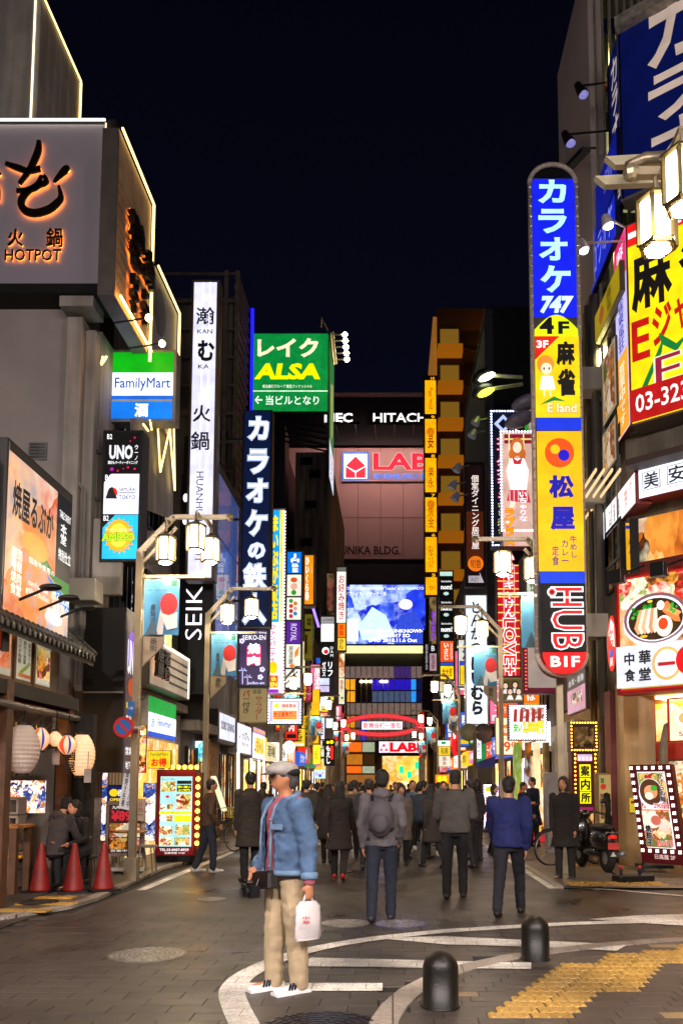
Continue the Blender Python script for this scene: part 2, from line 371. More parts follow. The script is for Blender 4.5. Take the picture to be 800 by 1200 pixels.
def paver_mat(c1, c2, name):
    m = bpy.data.materials.new(name); m.use_nodes = True; n = m.node_tree; b = n.nodes['Principled BSDF']
    oi = NN(n, 'ShaderNodeObjectInfo'); ge = NN(n, 'ShaderNodeNewGeometry'); ad = NN(n, 'ShaderNodeMath', operation='ADD'); fr = NN(n, 'ShaderNodeMath', operation='FRACT')
    n.links.new(oi.outputs['Random'], ad.inputs[0]); n.links.new(ge.outputs['Random Per Island'], ad.inputs[1]); n.links.new(ad.outputs[0], fr.inputs[0])
    r = NN(n, 'ShaderNodeValToRGB'); r.color_ramp.elements[0].color = srgb(c1) + (1,); r.color_ramp.elements[1].color = srgb(c2) + (1,)
    n.links.new(fr.outputs[0], r.inputs[0])
    nz = NN(n, 'ShaderNodeTexNoise'); nz.inputs['Scale'].default_value = 90; nz.inputs['Detail'].default_value = 6; n.links.new(ge.outputs['Position'], nz.inputs['Vector'])
    n2 = NN(n, 'ShaderNodeTexNoise'); n2.inputs['Scale'].default_value = .9; n2.inputs['Detail'].default_value = 7; n.links.new(ge.outputs['Position'], n2.inputs['Vector'])
    a1 = NN(n, 'ShaderNodeMapRange'); a1.inputs[1].default_value = .3; a1.inputs[2].default_value = .7; a1.inputs[3].default_value = .55; a1.inputs[4].default_value = 1.4; n.links.new(nz.outputs[0], a1.inputs[0])
    a2 = NN(n, 'ShaderNodeMapRange'); a2.inputs[1].default_value = .35; a2.inputs[2].default_value = .7; a2.inputs[3].default_value = .75; a2.inputs[4].default_value = 1.2; n.links.new(n2.outputs[0], a2.inputs[0])
    mu = NN(n, 'ShaderNodeMath', operation='MULTIPLY'); n.links.new(a1.outputs[0], mu.inputs[0]); n.links.new(a2.outputs[0], mu.inputs[1])
    mx = NN(n, 'ShaderNodeVectorMath', operation='SCALE'); n.links.new(r.outputs[0], mx.inputs[0]); g_, st_ = grime(n, ge.outputs['Position'], mu.outputs[0]); n.links.new(g_, mx.inputs['Scale']); n.links.new(mx.outputs[0], b.inputs['Base Color'])
    rr = NN(n, 'ShaderNodeMapRange'); rr.inputs[1].default_value = .35; rr.inputs[2].default_value = .65; rr.inputs[3].default_value = .26; rr.inputs[4].default_value = .6; n.links.new(st_.outputs[0], rr.inputs[0]); n.links.new(rr.outputs[0], b.inputs['Roughness'])
    bp = NN(n, 'ShaderNodeBump'); bp.inputs['Strength'].default_value = .5; bp.inputs['Distance'].default_value = .004; n.links.new(nz.outputs[0], bp.inputs['Height']); n.links.new(bp.outputs[0], b.inputs['Normal'])
    return m
def joint_mat(c, bw, bh, name, mortar=.012, dirt='#1c1815', worn=.0, c2=None):
    """far paving / paint: courses and joints take over where single pavers cannot be told apart"""
    m = bpy.data.materials.new(name); m.use_nodes = True; n = m.node_tree; b = n.nodes['Principled BSDF']
    ge = NN(n, 'ShaderNodeNewGeometry'); br = NN(n, 'ShaderNodeTexBrick'); n.links.new(ge.outputs['Position'], br.inputs['Vector'])
    lc = srgb(c); l2 = srgb(c2) if c2 else tuple(v * .8 for v in lc)
    br.inputs['Color1'].default_value = lc + (1,); br.inputs['Color2'].default_value = l2 + (1,); br.inputs['Mortar'].default_value = srgb(dirt) + (1,)
    br.inputs['Scale'].default_value = 1; br.inputs['Mortar Size'].default_value = mortar / 2; br.inputs['Brick Width'].default_value = bw; br.inputs['Row Height'].default_value = bh
    n2 = NN(n, 'ShaderNodeTexNoise'); n2.inputs['Scale'].default_value = 1.1; n2.inputs['Detail'].default_value = 9; n.links.new(ge.outputs['Position'], n2.inputs['Vector'])
    nf = NN(n, 'ShaderNodeTexNoise'); nf.inputs['Scale'].default_value = 45; nf.inputs['Detail'].default_value = 5; n.links.new(ge.outputs['Position'], nf.inputs['Vector'])
    a2 = NN(n, 'ShaderNodeMapRange'); a2.inputs[1].default_value = .3; a2.inputs[2].default_value = .7; a2.inputs[3].default_value = .7; a2.inputs[4].default_value = 1.2; n.links.new(n2.outputs[0], a2.inputs[0])
    a3 = NN(n, 'ShaderNodeMapRange'); a3.inputs[1].default_value = .3; a3.inputs[2].default_value = .7; a3.inputs[3].default_value = .65 - worn; a3.inputs[4].default_value = 1.25; n.links.new(nf.outputs[0], a3.inputs[0])
    mu = NN(n, 'ShaderNodeMath', operation='MULTIPLY'); n.links.new(a2.outputs[0], mu.inputs[0]); n.links.new(a3.outputs[0], mu.inputs[1])
    mx = NN(n, 'ShaderNodeVectorMath', operation='SCALE'); n.links.new(br.outputs[0], mx.inputs[0]); g_, st_ = grime(n, ge.outputs['Position'], mu.outputs[0]); n.links.new(g_, mx.inputs['Scale']); n.links.new(mx.outputs[0], b.inputs['Base Color'])
    rr = NN(n, 'ShaderNodeMapRange'); rr.inputs[1].default_value = .35; rr.inputs[2].default_value = .65; rr.inputs[3].default_value = .26; rr.inputs[4].default_value = .6; n.links.new(st_.outputs[0], rr.inputs[0]); n.links.new(rr.outputs[0], b.inputs['Roughness'])
    bp = NN(n, 'ShaderNodeBump'); bp.inputs['Strength'].default_value = .6; bp.inputs['Distance'].default_value = .006
    n.links.new(nf.outputs[0], bp.inputs['Height']); n.links.new(bp.outputs[0], b.inputs['Normal'])
    return m
m_road = paver_mat('#37302d', '#443c37', 'road_paver'); m_side = paver_mat('#423b37', '#504843', 'pavement_paver'); m_sand = paver_mat('#8a7550', '#9c865e', 'sand_paver')
m_far = joint_mat('#3f3834', .42, .2, 'far_paving', mortar=.006, dirt='#2a2521', c2='#3a332f')
m_paint = joint_mat('#f8f2ea', .42, .2, 'white_paint', .006, '#6a625a', .1, '#f4eee6')
m_edge = joint_mat('#a89d92', .6, 5, 'edging_stone', .012)
m_yel = paver_mat('#b88e3c', '#ccA24a', 'yellow_tactile')
def sheet(name, pts, m, z=None, parent=None, kind='structure'):
    mb = MB(); vs = [Vector(p) if z is None else Vector((p[0], p[1], z)) for p in pts]; mb.add(vs, [tuple(range(len(vs)))], m)
    o = mb.build(name, parent); 
    if not parent: o['kind'] = kind
    return o
g = MB(); g.add([(-300, -300, -.03), (300, -300, -.03), (300, 600, -.03), (-300, 600, -.03)], [(0, 1, 2, 3)], mat('#2a2624', .9, scale=.5)); g.build('ground', kind='structure')
YN, YF = 5.0, 10.6       # single pavers between these distances
sheet('road_bed', [(-4.6, YN - 2, 0), (7, YN - 2, 0), (7, YF, 0), (-4.6, YF, 0)], mat('#1a1614', .95, scale=6), -.016)
fr_ = sheet('far_road', [(-3.95, YF, 0), (9, YF, 0), (9, 15.6, 0), (2.62, 13.2, 0), (2.62, 130, 0), (-3.95, 130, 0)], m_far, -.001)
sheet('near_road', [(-9, -12, 0), (12, -12, 0), (12, YN - .2, 0), (-9, YN - .2, 0)], m_far, -.001)
sheet('left_road', [(-12, YN - .2, 0), (-4.35, YN - .2, 0), (-4.35, YF, 0), (-12, YF, 0)], m_far, -.002)
sheet('square', [(-60, 130, 0), (60, 130, 0), (60, 260, 0), (-60, 260, 0)], m_far, -.002)
# the curved stone edging between road and pavement corner
edge_px = [(424, 1230, 462), (428, 1212, 462), (434, 1196, 466), (447, 1178, 474), (468, 1160, 494), (500, 1143.5, 520), (540, 1131, 560), (590, 1120, 604), (640, 1113, 650), (700, 1106, 706), (760, 1101.5, 764), (830, 1098, 834)]
outer = [G(a, b) for a, b, c in edge_px]
inner = []
for i, p in enumerate(outer):
    d = (outer[min(i + 1, len(outer) - 1)] - outer[max(i - 1, 0)]).normalized(); inner.append(p + Vector((d.y, -d.x, 0)) * .19)
def inpoly(x, y, poly):
    c = False; j = len(poly) - 1
    for i in range(len(poly)):
        xi, yi = poly[i][0], poly[i][1]; xj, yj = poly[j][0], poly[j][1]
        if (yi > y) != (yj > y) and x < (xj - xi) * (y - yi) / (yj - yi) + xi: c = not c
        j = i
    return c
corner = [(p.x, p.y) for p in outer] + [(9, outer[-1].y), (9, 3), (outer[0].x, 3)]
road = sheet('road', [(-4.3, YN - .2, 0), (9, YN - .2, 0), (9, YF, 0), (-4.3, YF, 0)], mat('#1d1917', .95, scale=8), -.012)
pave = sheet('pavement_corner', corner, mat('#1d1917', .95, scale=8), -.008)
eb = MB()
for i in range(len(outer) - 1):
    a, b_, c, d = outer[i], outer[i + 1], inner[i + 1], inner[i]; k = .012
    def mix(p, q, t): return p.lerp(q, t)
    q = [mix(a, b_, .01), mix(a, b_, .99), mix(d, c, .99), mix(d, c, .01)]
    eb.prism([Vector((p.x, p.y, -.01)) for p in q][::-1], (0, 0, 0), (0, 0, .02), m_edge)
    eb.build('edging_stone', pave) if True else None
    eb = MB()
# yellow tactile tiles: columns 0.3 wide, courses 0.15 deep, stepping to the right
def tile_at(px, py): return G(px, py)
yel_rows = []
bnd = [(1183, 548, 652), (1174, 577, 682), (1166, 590, 702), (1158, 602, 722), (1151, 614, 741), (1144, 624, 753), (1138, 637, 752), (1132, 648, 766), (1126, 656, 790), (1121, 668, 800), (1116, 702, 812), (1111, 722, 830), (1107, 760, 850), (1103, 790, 870)]
def yrange(Y):
    py = 920 + 1580 / Y
    best = None
    for i in range(len(bnd) - 1):
        if bnd[i][0] >= py >= bnd[i + 1][0]:
            t = (bnd[i][0] - py) / (bnd[i][0] - bnd[i + 1][0])
            l = bnd[i][1] + (bnd[i + 1][1] - bnd[i][1]) * t; r = bnd[i][2] + (bnd[i + 1][2] - bnd[i][2]) * t
            return G(l, py).x, G(r, py).x
    return None
def paver_mesh(w, d, m, ribs=0):
    mb = MB(); g_ = .0015 if not ribs else .005; b_ = .002 if not ribs else .004
    def fr(x0, y0, x1, y1, z0, z1, ins):
        vs = [(x0, y0, z0), (x1, y0, z0), (x1, y1, z0), (x0, y1, z0), (x0 + ins, y0 + ins, z1), (x1 - ins, y0 + ins, z1), (x1 - ins, y1 - ins, z1), (x0 + ins, y1 - ins, z1)]
        mb.add(vs, [(4, 5, 6, 7), (0, 1, 5, 4), (1, 2, 6, 5), (2, 3, 7, 6), (3, 0, 4, 7)], m)
    fr(-w / 2 + g_, -d / 2 + (.0008 if not ribs else .004), w / 2 - g_, d / 2 - (.0008 if not ribs else .004), -.012, 0, b_)
    for k in range(ribs):
        x = -w / 2 + w * (k + .5) / ribs; fr(x - .016, -d / 2 + .008, x + .016, d / 2 - .008, -.001, .008, .008)
    return mb
def mesh_of(mb, name):
    me = bpy.data.meshes.new(name); me.from_pydata(mb.v, [], mb.f)
    for m in mb.mats: me.materials.append(m)
    return me
me_road = mesh_of(paver_mesh(.42, .2, m_road), 'paver'); me_side = mesh_of(paver_mesh(.3, .15, m_side), 'paver'); me_sand = mesh_of(paver_mesh(.3, .15, m_sand), 'paver'); me_yel = mesh_of(paver_mesh(.3, .15, m_yel, 4), 'tactile_tile')
def inview(x, y): px = CX + F * x / y; return -60 < px < 870
rp, sp_l, yt = [], [], []
row = 0; y = YN
while y < YF:
    row += 1; off = .21 if row % 2 else 0; x = -4.1 + off
    while x < 8.8:
        if inview(x, y) and y > 5.3:
            if not inpoly(x, y, corner): rp.append((x, y))
        x += .42
    y += .2
row = 0; y = YN
while y < 9.4:
    row += 1; x = -.4 + (.075 * (row % 4))
    while x < 8.6:
        if inview(x, y) and inpoly(x - .1, y - .05, corner) and inpoly(x + .15, y, corner) and y > 5.3:
            yr = yrange(y)
            if yr and yr[0] + .09 < x < yr[1] - .07: yt.append((x, y))
            else: sp_l.append((x, y))
        x += .3
    y += .15
def lay(lst, me, name, parent, m, w, d, lim=300, stuff='paving'):
    lst.sort(key=lambda p: p[1] + abs(p[0] - .5) * .1)
    rnd = random.Random(3)
    for x, y in lst[:lim]:
        o = bpy.data.objects.new(name, me if rnd.random() > .03 or name != 'paver' or me is me_road else me_sand); col.objects.link(o); o.parent = parent
        o.location = (x, y, rnd.uniform(0, .0022)); o.rotation_euler = (rnd.uniform(-.004, .004), rnd.uniform(-.004, .004), rnd.uniform(-.006, .006))
    if lst[lim:]:
        mb = MB(); src = paver_mesh(w, d, m)
        for x, y in lst[lim:]:
            z = rnd.uniform(0, .002); mb.add([v + Vector((x, y, z)) for v in src.v], src.f, m)
        mb.build(stuff, parent, kind='stuff')
lay(rp, me_road, 'paver', road, m_road, .42, .2, 300, 'far_pavers')
lay(sp_l, me_side, 'paver', pave, m_side, .3, .15, 300, 'far_pavers')
lay(yt, me_yel, 'tactile_tile', pave, m_yel, .3, .15, 300)
# right pavement along the shops, and the left one
right_pave = sheet('right_pavement', [(2.62, 13.35), (3.3, 13.15), (9, 12.9), (9, 130), (2.62, 130)], joint_mat('#8a7a66', .3, .15, 'right_paving', c2='#74685a'), .03)
kb = MB(); kb.bar((2.56, 13.3, .01), (2.56, 130, .01), .12, .05, m_edge); kb.build('kerb', kind='structure')
lk = [G(-160, 1086), G(-60, 1082), G(0, 1076), (G(75, 1063)), G(105, 1054), G(130, 1043), G(185, 1018), G(275, 998)]
lk = [Vector((p[0], p[1], 0)) for p in lk]; lk[-1].x = -3.95; lk.append(Vector((-3.95, 130, 0)))
left_pave = sheet('left_pavement', [(p.x, p.y) for p in lk] + [(-5.2 - 9, 130), (-14, 9.9)], joint_mat('#6e6258', .3, .15, 'left_paving', c2='#5e544c'), .03)
lkb = MB()
for i in range(len(lk) - 1): lkb.bar(lk[i] + Vector((.05, -.05, .01)), lk[i + 1] + Vector((.05, -.05, .01)), .16, .05, m_edge)
lkb.build('left_kerb', kind='structure')
# tactile tiles on the left pavement corner and right kerb
for k, (px, py) in enumerate([(a, b) for b in (1067, 1059, 1052) for a in range(-10, 100, 15)]):
    p = G(px, py, .032)
    if 0 <= px + (1067 - py) * 1.2 < 100 and py < 1076 - px * .17:
        o = bpy.data.objects.new('tactile_tile', me_yel); col.objects.link(o); o.parent = left_pave; o.location = (p.x, p.y, .036); o.scale = (.62, 1.7, 1)
for k in range(5):
    o = bpy.data.objects.new('tactile_tile', me_yel); col.objects.link(o); o.parent = right_pave; o.location = (2.9 + k * .31, 13.55, .036); o.scale = (1, 1.6, 1)
    o = bpy.data.objects.new('tactile_tile', me_yel); col.objects.link(o); o.parent = right_pave; o.location = (2.9 + k * .31, 13.8, .036); o.scale = (1, 1.6, 1)
# painted markings, each a thin sheet on the paving
MZ = [.0062]
def mark(pts, parent=None):
    MZ[0] += .0007; sheet('road_marking', [G(a, b) for a, b in pts], m_paint, MZ[0])
def strip(cpx, w, name='road_marking', m=m_paint, z=.0085):
    P_ = [G(a, b) for a, b in cpx]; mb = MB(); vs = []
    # resample with catmull-rom for a smooth curve
    Q = []
    for i in range(len(P_) - 1):
        p0 = P_[max(i - 1, 0)]; p1 = P_[i]; p2 = P_[i + 1]; p3 = P_[min(i + 2, len(P_) - 1)]
        for k in range(6):
            t = k / 6; Q.append(.5 * ((2 * p1) + (p2 - p0) * t + (2 * p0 - 5 * p1 + 4 * p2 - p3) * t * t + (3 * p1 - p0 - 3 * p2 + p3) * t ** 3))
    Q.append(P_[-1])
    for i, p in enumerate(Q):
        d = (Q[min(i + 1, len(Q) - 1)] - Q[max(i - 1, 0)]).normalized(); n_ = Vector((-d.y, d.x, 0)) * w / 2
        vs += [Vector((p.x, p.y, z)) + n_, Vector((p.x, p.y, z)) - n_]
    mb.add(vs, [(2 * i, 2 * i + 1, 2 * i + 3, 2 * i + 2) for i in range(len(Q) - 1)], m); return mb.build(name, kind='structure')
strip([(300, 1230), (288, 1205), (276, 1180), (272, 1162), (283, 1147), (305, 1134), (335, 1122), (372, 1112), (415, 1104), (460, 1098), (520, 1092), (580, 1088), (640, 1084.5), (700, 1082), (840, 1079)], .20)
mark([(290, 1152.5), (448, 1153), (448, 1162), (270, 1162)])
mark([(365, 1123), (622, 1129), (622, 1136.5), (345, 1133)])
mark([(440, 1100), (520, 1098), (735, 1108), (722, 1115), (610, 1110), (520, 1107.5)])
mark([(690, 1078), (745, 1073.5), (840, 1071), (840, 1088), (760, 1083)])
mb = MB(); mb.add([(2.38, 13.2, .0085), (2.53, 13.25, .0085), (2.53, 60, .0085), (2.38, 60, .0085)], [(0, 1, 2, 3)], m_paint); mb.build('road_marking', kind='structure')
mb = MB(); mb.add([(-3.85, 13.0, .0085), (-3.7, 13.0, .0085), (-3.7, 60, .0085), (-3.85, 60, .0085)], [(0, 1, 2, 3)], m_paint); mb.build('road_marking', kind='structure')
strip([(655, 1040), (700, 1042), (760, 1047), (850, 1055)], .11)
# manhole covers
def manhole(px, py, r, label, c='#8a857e', metal=.7):
    p = G(px, py); t = thing('manhole_cover', label, 'manhole cover', (p.x, p.y, 0), 'manhole covers in the road')
    a = MB(); a.lathe([(r, -.01), (r, .007), (r * .94, .009), (r * .93, .0065), (.001, .0065)], (p.x, p.y, 0), mat(c, .35, metal, .3, 20), 32); a.build('rim', t, smooth=False)
    q = MB(); m = mat('#b4afa6' if c != '#22242c' else '#3a3e58', .3, metal, .3, 20); rnd = random.Random(int(px))
    for k in range(7):
        rr = r * (.14 + .125 * k); n = 5 + 6 * k
        for j in range(n):
            a0 = 2 * pi * j / n + rnd.random() * .2; x, y = p.x + rr * cos(a0), p.y + rr * sin(a0); s_ = r * .035
            q.box(-s_, -s_ * 1.4, 0, s_, s_ * 1.4, .004, m, Matrix.Rotation(a0, 3, 'Z'), (x, y, .0066))
    q.build('tread_pattern', t)
manhole(173, 1119, .36, 'round pale patterned manhole cover in the left half of the road')
manhole(405, 1082, .28, 'silver manhole cover in the road just right of the man in denim', '#a0a09a')
manhole(468, 1083, .3, 'bluish manhole cover in the road right of the silver one', '#6a68a0')
manhole(248, 1054, .2, 'small worn manhole cover farther up the left of the road', '#8a857e')
manhole(375, 1206, .42, 'dark glossy manhole cover at the bottom edge of the picture', '#22242c', .9)
p = G(45, 1057, .04); t = thing('drain_cover', 'dark oval drain cover set in the yellow tactile paving by the cones', 'drain cover', (p.x, p.y, .04))
q = MB(); q.lathe([(.26, 0), (.26, .008), (.001, .008)], (p.x, p.y, .04), mat('#2a2018', .6, .5), 24); q.build('lid', t)
for k in range(6):
    q = MB(); q.box(-.18, -.01, 0, .18, .01, .004, mat('#1a1510', .6), None, (p.x, p.y - .15 + .06 * k, .0485)); q.build('rib', t)
# ================================================================ buildings
conc = mat('#a09a94', .85, 0, .18, 1.2, .3, stain=.35); conc2 = mat('#b4aca4', .8, 0, .15, 2, .25, stain=.3); darkc = mat('#6c665f', .85, 0, .3, 1, .3, stain=.4)
black = mat('#101012', .4, .1, .3, 3); blackm = mat('#1a1816', .7, 0, .4, 2, .3); steel = mat('#8c8c8c', .4, .7, .2, 4); pale = mat('#b8b2a8', .6, 0, .12, 2, .15)
glass = mat('#10141a', .08, .0, .3, .6, 0, coat=1); warmglass = pic('shop', .55, 3.5, True, .5); dim = pic('wall', .25, 2.5, True, .4)
wood = mat('#5a3a22', .55, 0, .35, 6, .2); led = glow('#ffdc80', 3.2, 0); ledw = glow('#fff0d0', 6, 0)
def building(label, x0, x1, y0, y1, h, wall, group=None, ledges=0, z0=0, cat='building', edge=True):
    root = thing('building', label, cat, ((x0 + x1) / 2, (y0 + y1) / 2, z0), group)
    q = MB(); q.box(x0, y0, z0, x1, y1, h, wall); q.build('wall', root)
    if edge: q = MB(); q.box(x0 - .06, y0 - .06, h + .002, x1 + .06, y1 + .06, h + .18, wall); q.build('roof_edge', root)
    for k in range(ledges):
        z = z0 + (h - z0) * (k + 1) / (ledges + 1); q = MB(); q.box(x0 - .05, y0 - .05, z, x1 + .05, y1 + .05, z + .12, wall); q.build('ledge', root)
    return root
WM = {}
def window(root, plane, c, a0, a1, z0, z1, pane, fr=None, mull=1, name='window'):
    """plane 'x+': wall x=c looking +X; 'x-': looking -X; 'y': looking -Y"""
    fr = fr or black; s = {'x+': 1, 'x-': -1, 'y': -1}[plane]; w = .06
    def bx(q, u0, v0, u1, v1, d0, d1, m):
        if plane == 'y': q.box(u0, c + s * d0, v0, u1, c + s * d1, v1, m)
        else: q.box(c + s * d0, u0, v0, c + s * d1, u1, v1, m)
    q = MB()
    bx(q, a0, z0, a1, z0 + w, 0, .09, fr); bx(q, a0, z1 - w, a1, z1, 0, .09, fr); bx(q, a0, z0 + w, a0 + w, z1 - w, 0, .09, fr); bx(q, a1 - w, z0 + w, a1, z1 - w, 0, .09, fr)
    for k in range(mull): m_ = a0 + (a1 - a0) * (k + 1) / (mull + 1); bx(q, m_ - .02, z0 + w, m_ + .02, z1 - w, 0, .07, fr)
    o = q.build(name, root); r = MB(); bx(r, a0 + w, z0 + w, a1 - w, z1 - w, .004, .03, pane); r.build('pane', o)
    return o
def wgrid(root, plane, c, a0, a1, z0, z1, n, m, panes, seed=1, frac=.7, mull=1):
    rnd = random.Random(seed)
    for i in range(n):
        for j in range(m):
            A = (a1 - a0) / n; Z = (z1 - z0) / m; a = a0 + A * i + A * (1 - frac) / 2; z = z0 + Z * j + Z * .22
            window(root, plane, c, a, a + A * frac, z, z + Z * .56, rnd.choice(panes), None, mull)
def ac(root, x, y, z, s=1):
    q = MB(); q.box(x - .16, y - .4, z, x + .16, y + .4, z + .6, pale); q.lathe([(.22, 0), (.22, .02), (.02, .025)], (x + s * .16, y, z + .3), black, 14, Matrix.Rotation(s * pi / 2, 3, 'Y')); q.build('air_conditioner', root)
def pipe(root, pts, r=.05, m=None): q = MB(); q.tube(pts, r, m or conc2, 8); q.build('pipe', root, smooth=True)
XL, XR = -5.5, 4.6
# ---- L1: izakaya with tiled eave, far left
iz = thing('izakaya', 'two storey wooden izakaya with tiled eave and paper lanterns at the left corner', 'restaurant', (-7, 11.3, 0))
XA = -5.0
def zA(px, py): Y = YX(px, XA, py); return Y, P(px, py, Y).z
q = MB(); q.box(-12, 9.5, 2.95, XA - .35, 13.6, 6.0, darkc); q.build('upper_wall', iz)
q = MB(); q.box(-12, 13.4, 0, XA - 1.5, 13.6, 2.95, mat('#3a3028', .9, 0, .4, 2, stain=.3)); q.box(-12, 9.5, 0, -7.2, 13.4, 2.95, mat('#4a3828', .8, 0, .4, 2)); q.build('inner_wall', iz)
q = MB(); q.box(-7.6, 9.5, .034, XA + .1, 13.4, .045, mat('#3a322c', .8)); q.build('floor', iz)
for k, (x, y) in enumerate(((-5.05, 11.05), (-5.1, 13.3), (-6.4, 13.3))):
    q = MB(); q.box(x - .09, y - .09, .04, x + .09, y + .09, 2.95, wood); q.build('post', iz)
q = MB(); q.box(-7.2, 9.5, 2.75, XA + .02, 13.5, 2.94, blackm); q.build('ceiling_beam', iz)
# tiled eave: slope from the wall down toward the street with rows of tiles
ez0, ez1 = 4.12, 3.62; ex0, ex1 = XA - .5, XA + .14; ya, yb = 9.5, 13.75
q = MB(); q.prism([(ex0, ya, ez0 - .1), (ex1, ya, ez1 - .12), (ex1, ya, ez1 - .02), (ex0, ya, ez0 + .12)], (0, 0, 0), (0, yb - ya, 0), mat('#2a2622', .7)); ev = q.build('eave', iz)
tm = mat('#35322f', .35, .2, .3, 6, .3)
tmesh = MB(); n = 26; tw = (yb - ya) / n
for j in range(5):
    t0 = j / 5; t1 = (j + 1.15) / 5
    a = Vector((ex0 + (ex1 - ex0) * t0, 0, ez0 + .13 + (ez1 - ez0 - .1) * t0)); b = Vector((ex0 + (ex1 - ex0) * min(t1, 1.02), 0, ez0 + .13 + (ez1 - ez0 - .1) * min(t1, 1.02)))
    if j == 0: A0 = a
src = MB(); d = Vector(((ex1 - ex0), 0, (ez1 - ez0 - .1))) / 5; nn = Vector((.25, 0, .97))
for k in range(7):
    u = k / 6; h = .045 * sin(pi * u) + .005
    for t, lift in ((0, 0), (1.12, .018)): src.v.append(d * t + Vector((0, tw * (u - .5) * .98, 0)) + nn * (h + lift))
src.f = [[2 * k, 2 * k + 1, 2 * k + 3, 2 * k + 2] for k in range(6)]; src.f.append([2 * k + 1 for k in range(7)]); src.mats = [tm]; src.m = [0] * 7
tme = mesh_of(src, 'roof_tile')
for j in range(5):
    for i in range(n):
        o = bpy.data.objects.new('roof_tile', tme); col.objects.link(o); o.parent = ev
        o.location = Vector((ex0, ya + tw * (i + .5), ez0 + .125)) + d * j - ORG[iz.name]
for i in range(n):
    q = MB(); y = ya + tw * (i + .5)
    if i % 1 == 0: q.lathe([(.045, 0), (.05, .03), (.02, .035)], (ex1 + .01, y, ez1 - .01), tm, 10, Matrix.Rotation(pi / 2, 3, 'Y')); q.build('tile_end', ev)
q = MB(); q.tube([(ex0 + .05, ya, ez0 + .2), (ex0 + .05, yb, ez0 + .2)], .07, tm, 8); q.build('ridge', ev)
q = MB(); q.tube([(ex0, yb, ez0 + .16), (ex1 + .03, yb, ez1 + .06)], .055, tm, 8); q.build('ridge', ev)
for y in (10.4, 11.3, 12.2, 13.1):                      # warm eave lights
    q = MB(); q.box(XA - .12, y - .14, 3.64, XA - .07, y + .14, 3.67, glow('#ffb860', 14, 0)); q.build('eave_light', iz)
# wooden fascia below the poster row, lower reddish awning
q = MB(); q.box(XA - .3, 9.5, 2.95, XA - .12, 13.6, 3.0, wood); q.build('sill_board', iz)
q = MB(); q.prism([(XA - .7, ya, 2.96), (XA + .04, ya, 2.66), (XA + .04, ya, 2.60), (XA - .7, ya, 2.9)], (0, 0, 0), (0, 4.15, 0), mat('#8a3a22', .7, 0, .3, 3)); q.tube([(XA + .04, ya, 2.62), (XA + .04, 13.65, 2.62)], .05, mat('#6a6460', .5, .4), 8); q.build('awning', iz)
for k in range(7):
    q = MB(); y = 10 + k * .55; q.bar((XA - .5, y, 2.2), (XA - .05, y + .25, 2.62), .02, .02, steel); q.build('awning_strut', iz)
# back of the room: shelves, drink crates, lit notices
q = MB(); q.box(-6.9, 13.3, 1.15, -5.4, 13.37, 1.65, pic('menu', .9, 9)); q.build('notice_board', iz)
for x_, y_ in ((-6.3, 11.6), (-5.9, 12.9)): q = MB(); q.ell((x_, y_, 2.5), (.07, .07, .09), glow('#ffb868', 70, 0), 10, 8); q.tube([(x_, y_, 2.58), (x_, y_, 2.75)], .01, black, 5); q.build('fill_bulb', iz)  # bulbs added to brighten the dark room
q = MB(); q.box(-7.1, 13.3, 1.8, -6.4, 13.37, 2.4, pic('shop', .9, 6)); q.build('lit_shelf', iz)
q = MB(); q.box(-7.18, 10.5, .9, -7.12, 12.9, 2.3, pic('shop', .6, 2.5)); q.build('lit_shelf', iz)
q = MB(); q.box(-5.3, 13.42, .05, -4.72, 13.6, 2.7, mat('#1c1814', .8, 0, .5, 3)); q.build('partition', iz)
# posters in wooden frames under the eave (each a thing)
for k, (xa, xb, kind, lab) in enumerate(((-14, 13, 'izaka', 'framed sumo poster cut by the left edge under the tiled eave'), (17, 36, 'sumo', 'pale framed poster with black brush writing under the tiled eave'), (40, 59, 'food', 'brownish framed picture poster nearest the pillar under the tiled eave'))):
    Xp = XA - .1; Ya, Yb = YX(xa, Xp, 800), YX(xb, Xp, 800); z1 = 3.62; z0 = 2.99
    f = Face((Xp, Ya, z1), (0, Yb - Ya, 0), (0, 0, z0 - z1), (0, 0, 100, 100))
    els = [R(6, 5, 94, 95, '#d8d0b8', .35), PI(9, 10, 91, 80, kind, .45, 5)]
    if k == 1: els = [R(6, 5, 94, 95, '#d8d0b8', .4), V('ワイド呑屋', 12, 8, 34, 60, '#222222', .02, .02), V('昼から営業', 42, 8, 62, 60, '#222222', .02, .02), V('宴会承り中', 70, 10, 88, 62, '#333333', .02), PG([(20, 78), (75, 55), (75, 65), (20, 88)], '#8a9a30', .4), R(12, 82, 88, 90, '#c86a2a', .4)]
    if k == 2: els += [T('大相撲', 12, 78, 88, 92, '#f0e8d0', .5)]
    sign('framed_poster', lab, 'poster', f, els, .05, '#6a4a28', .02, 'framed posters under the eave')
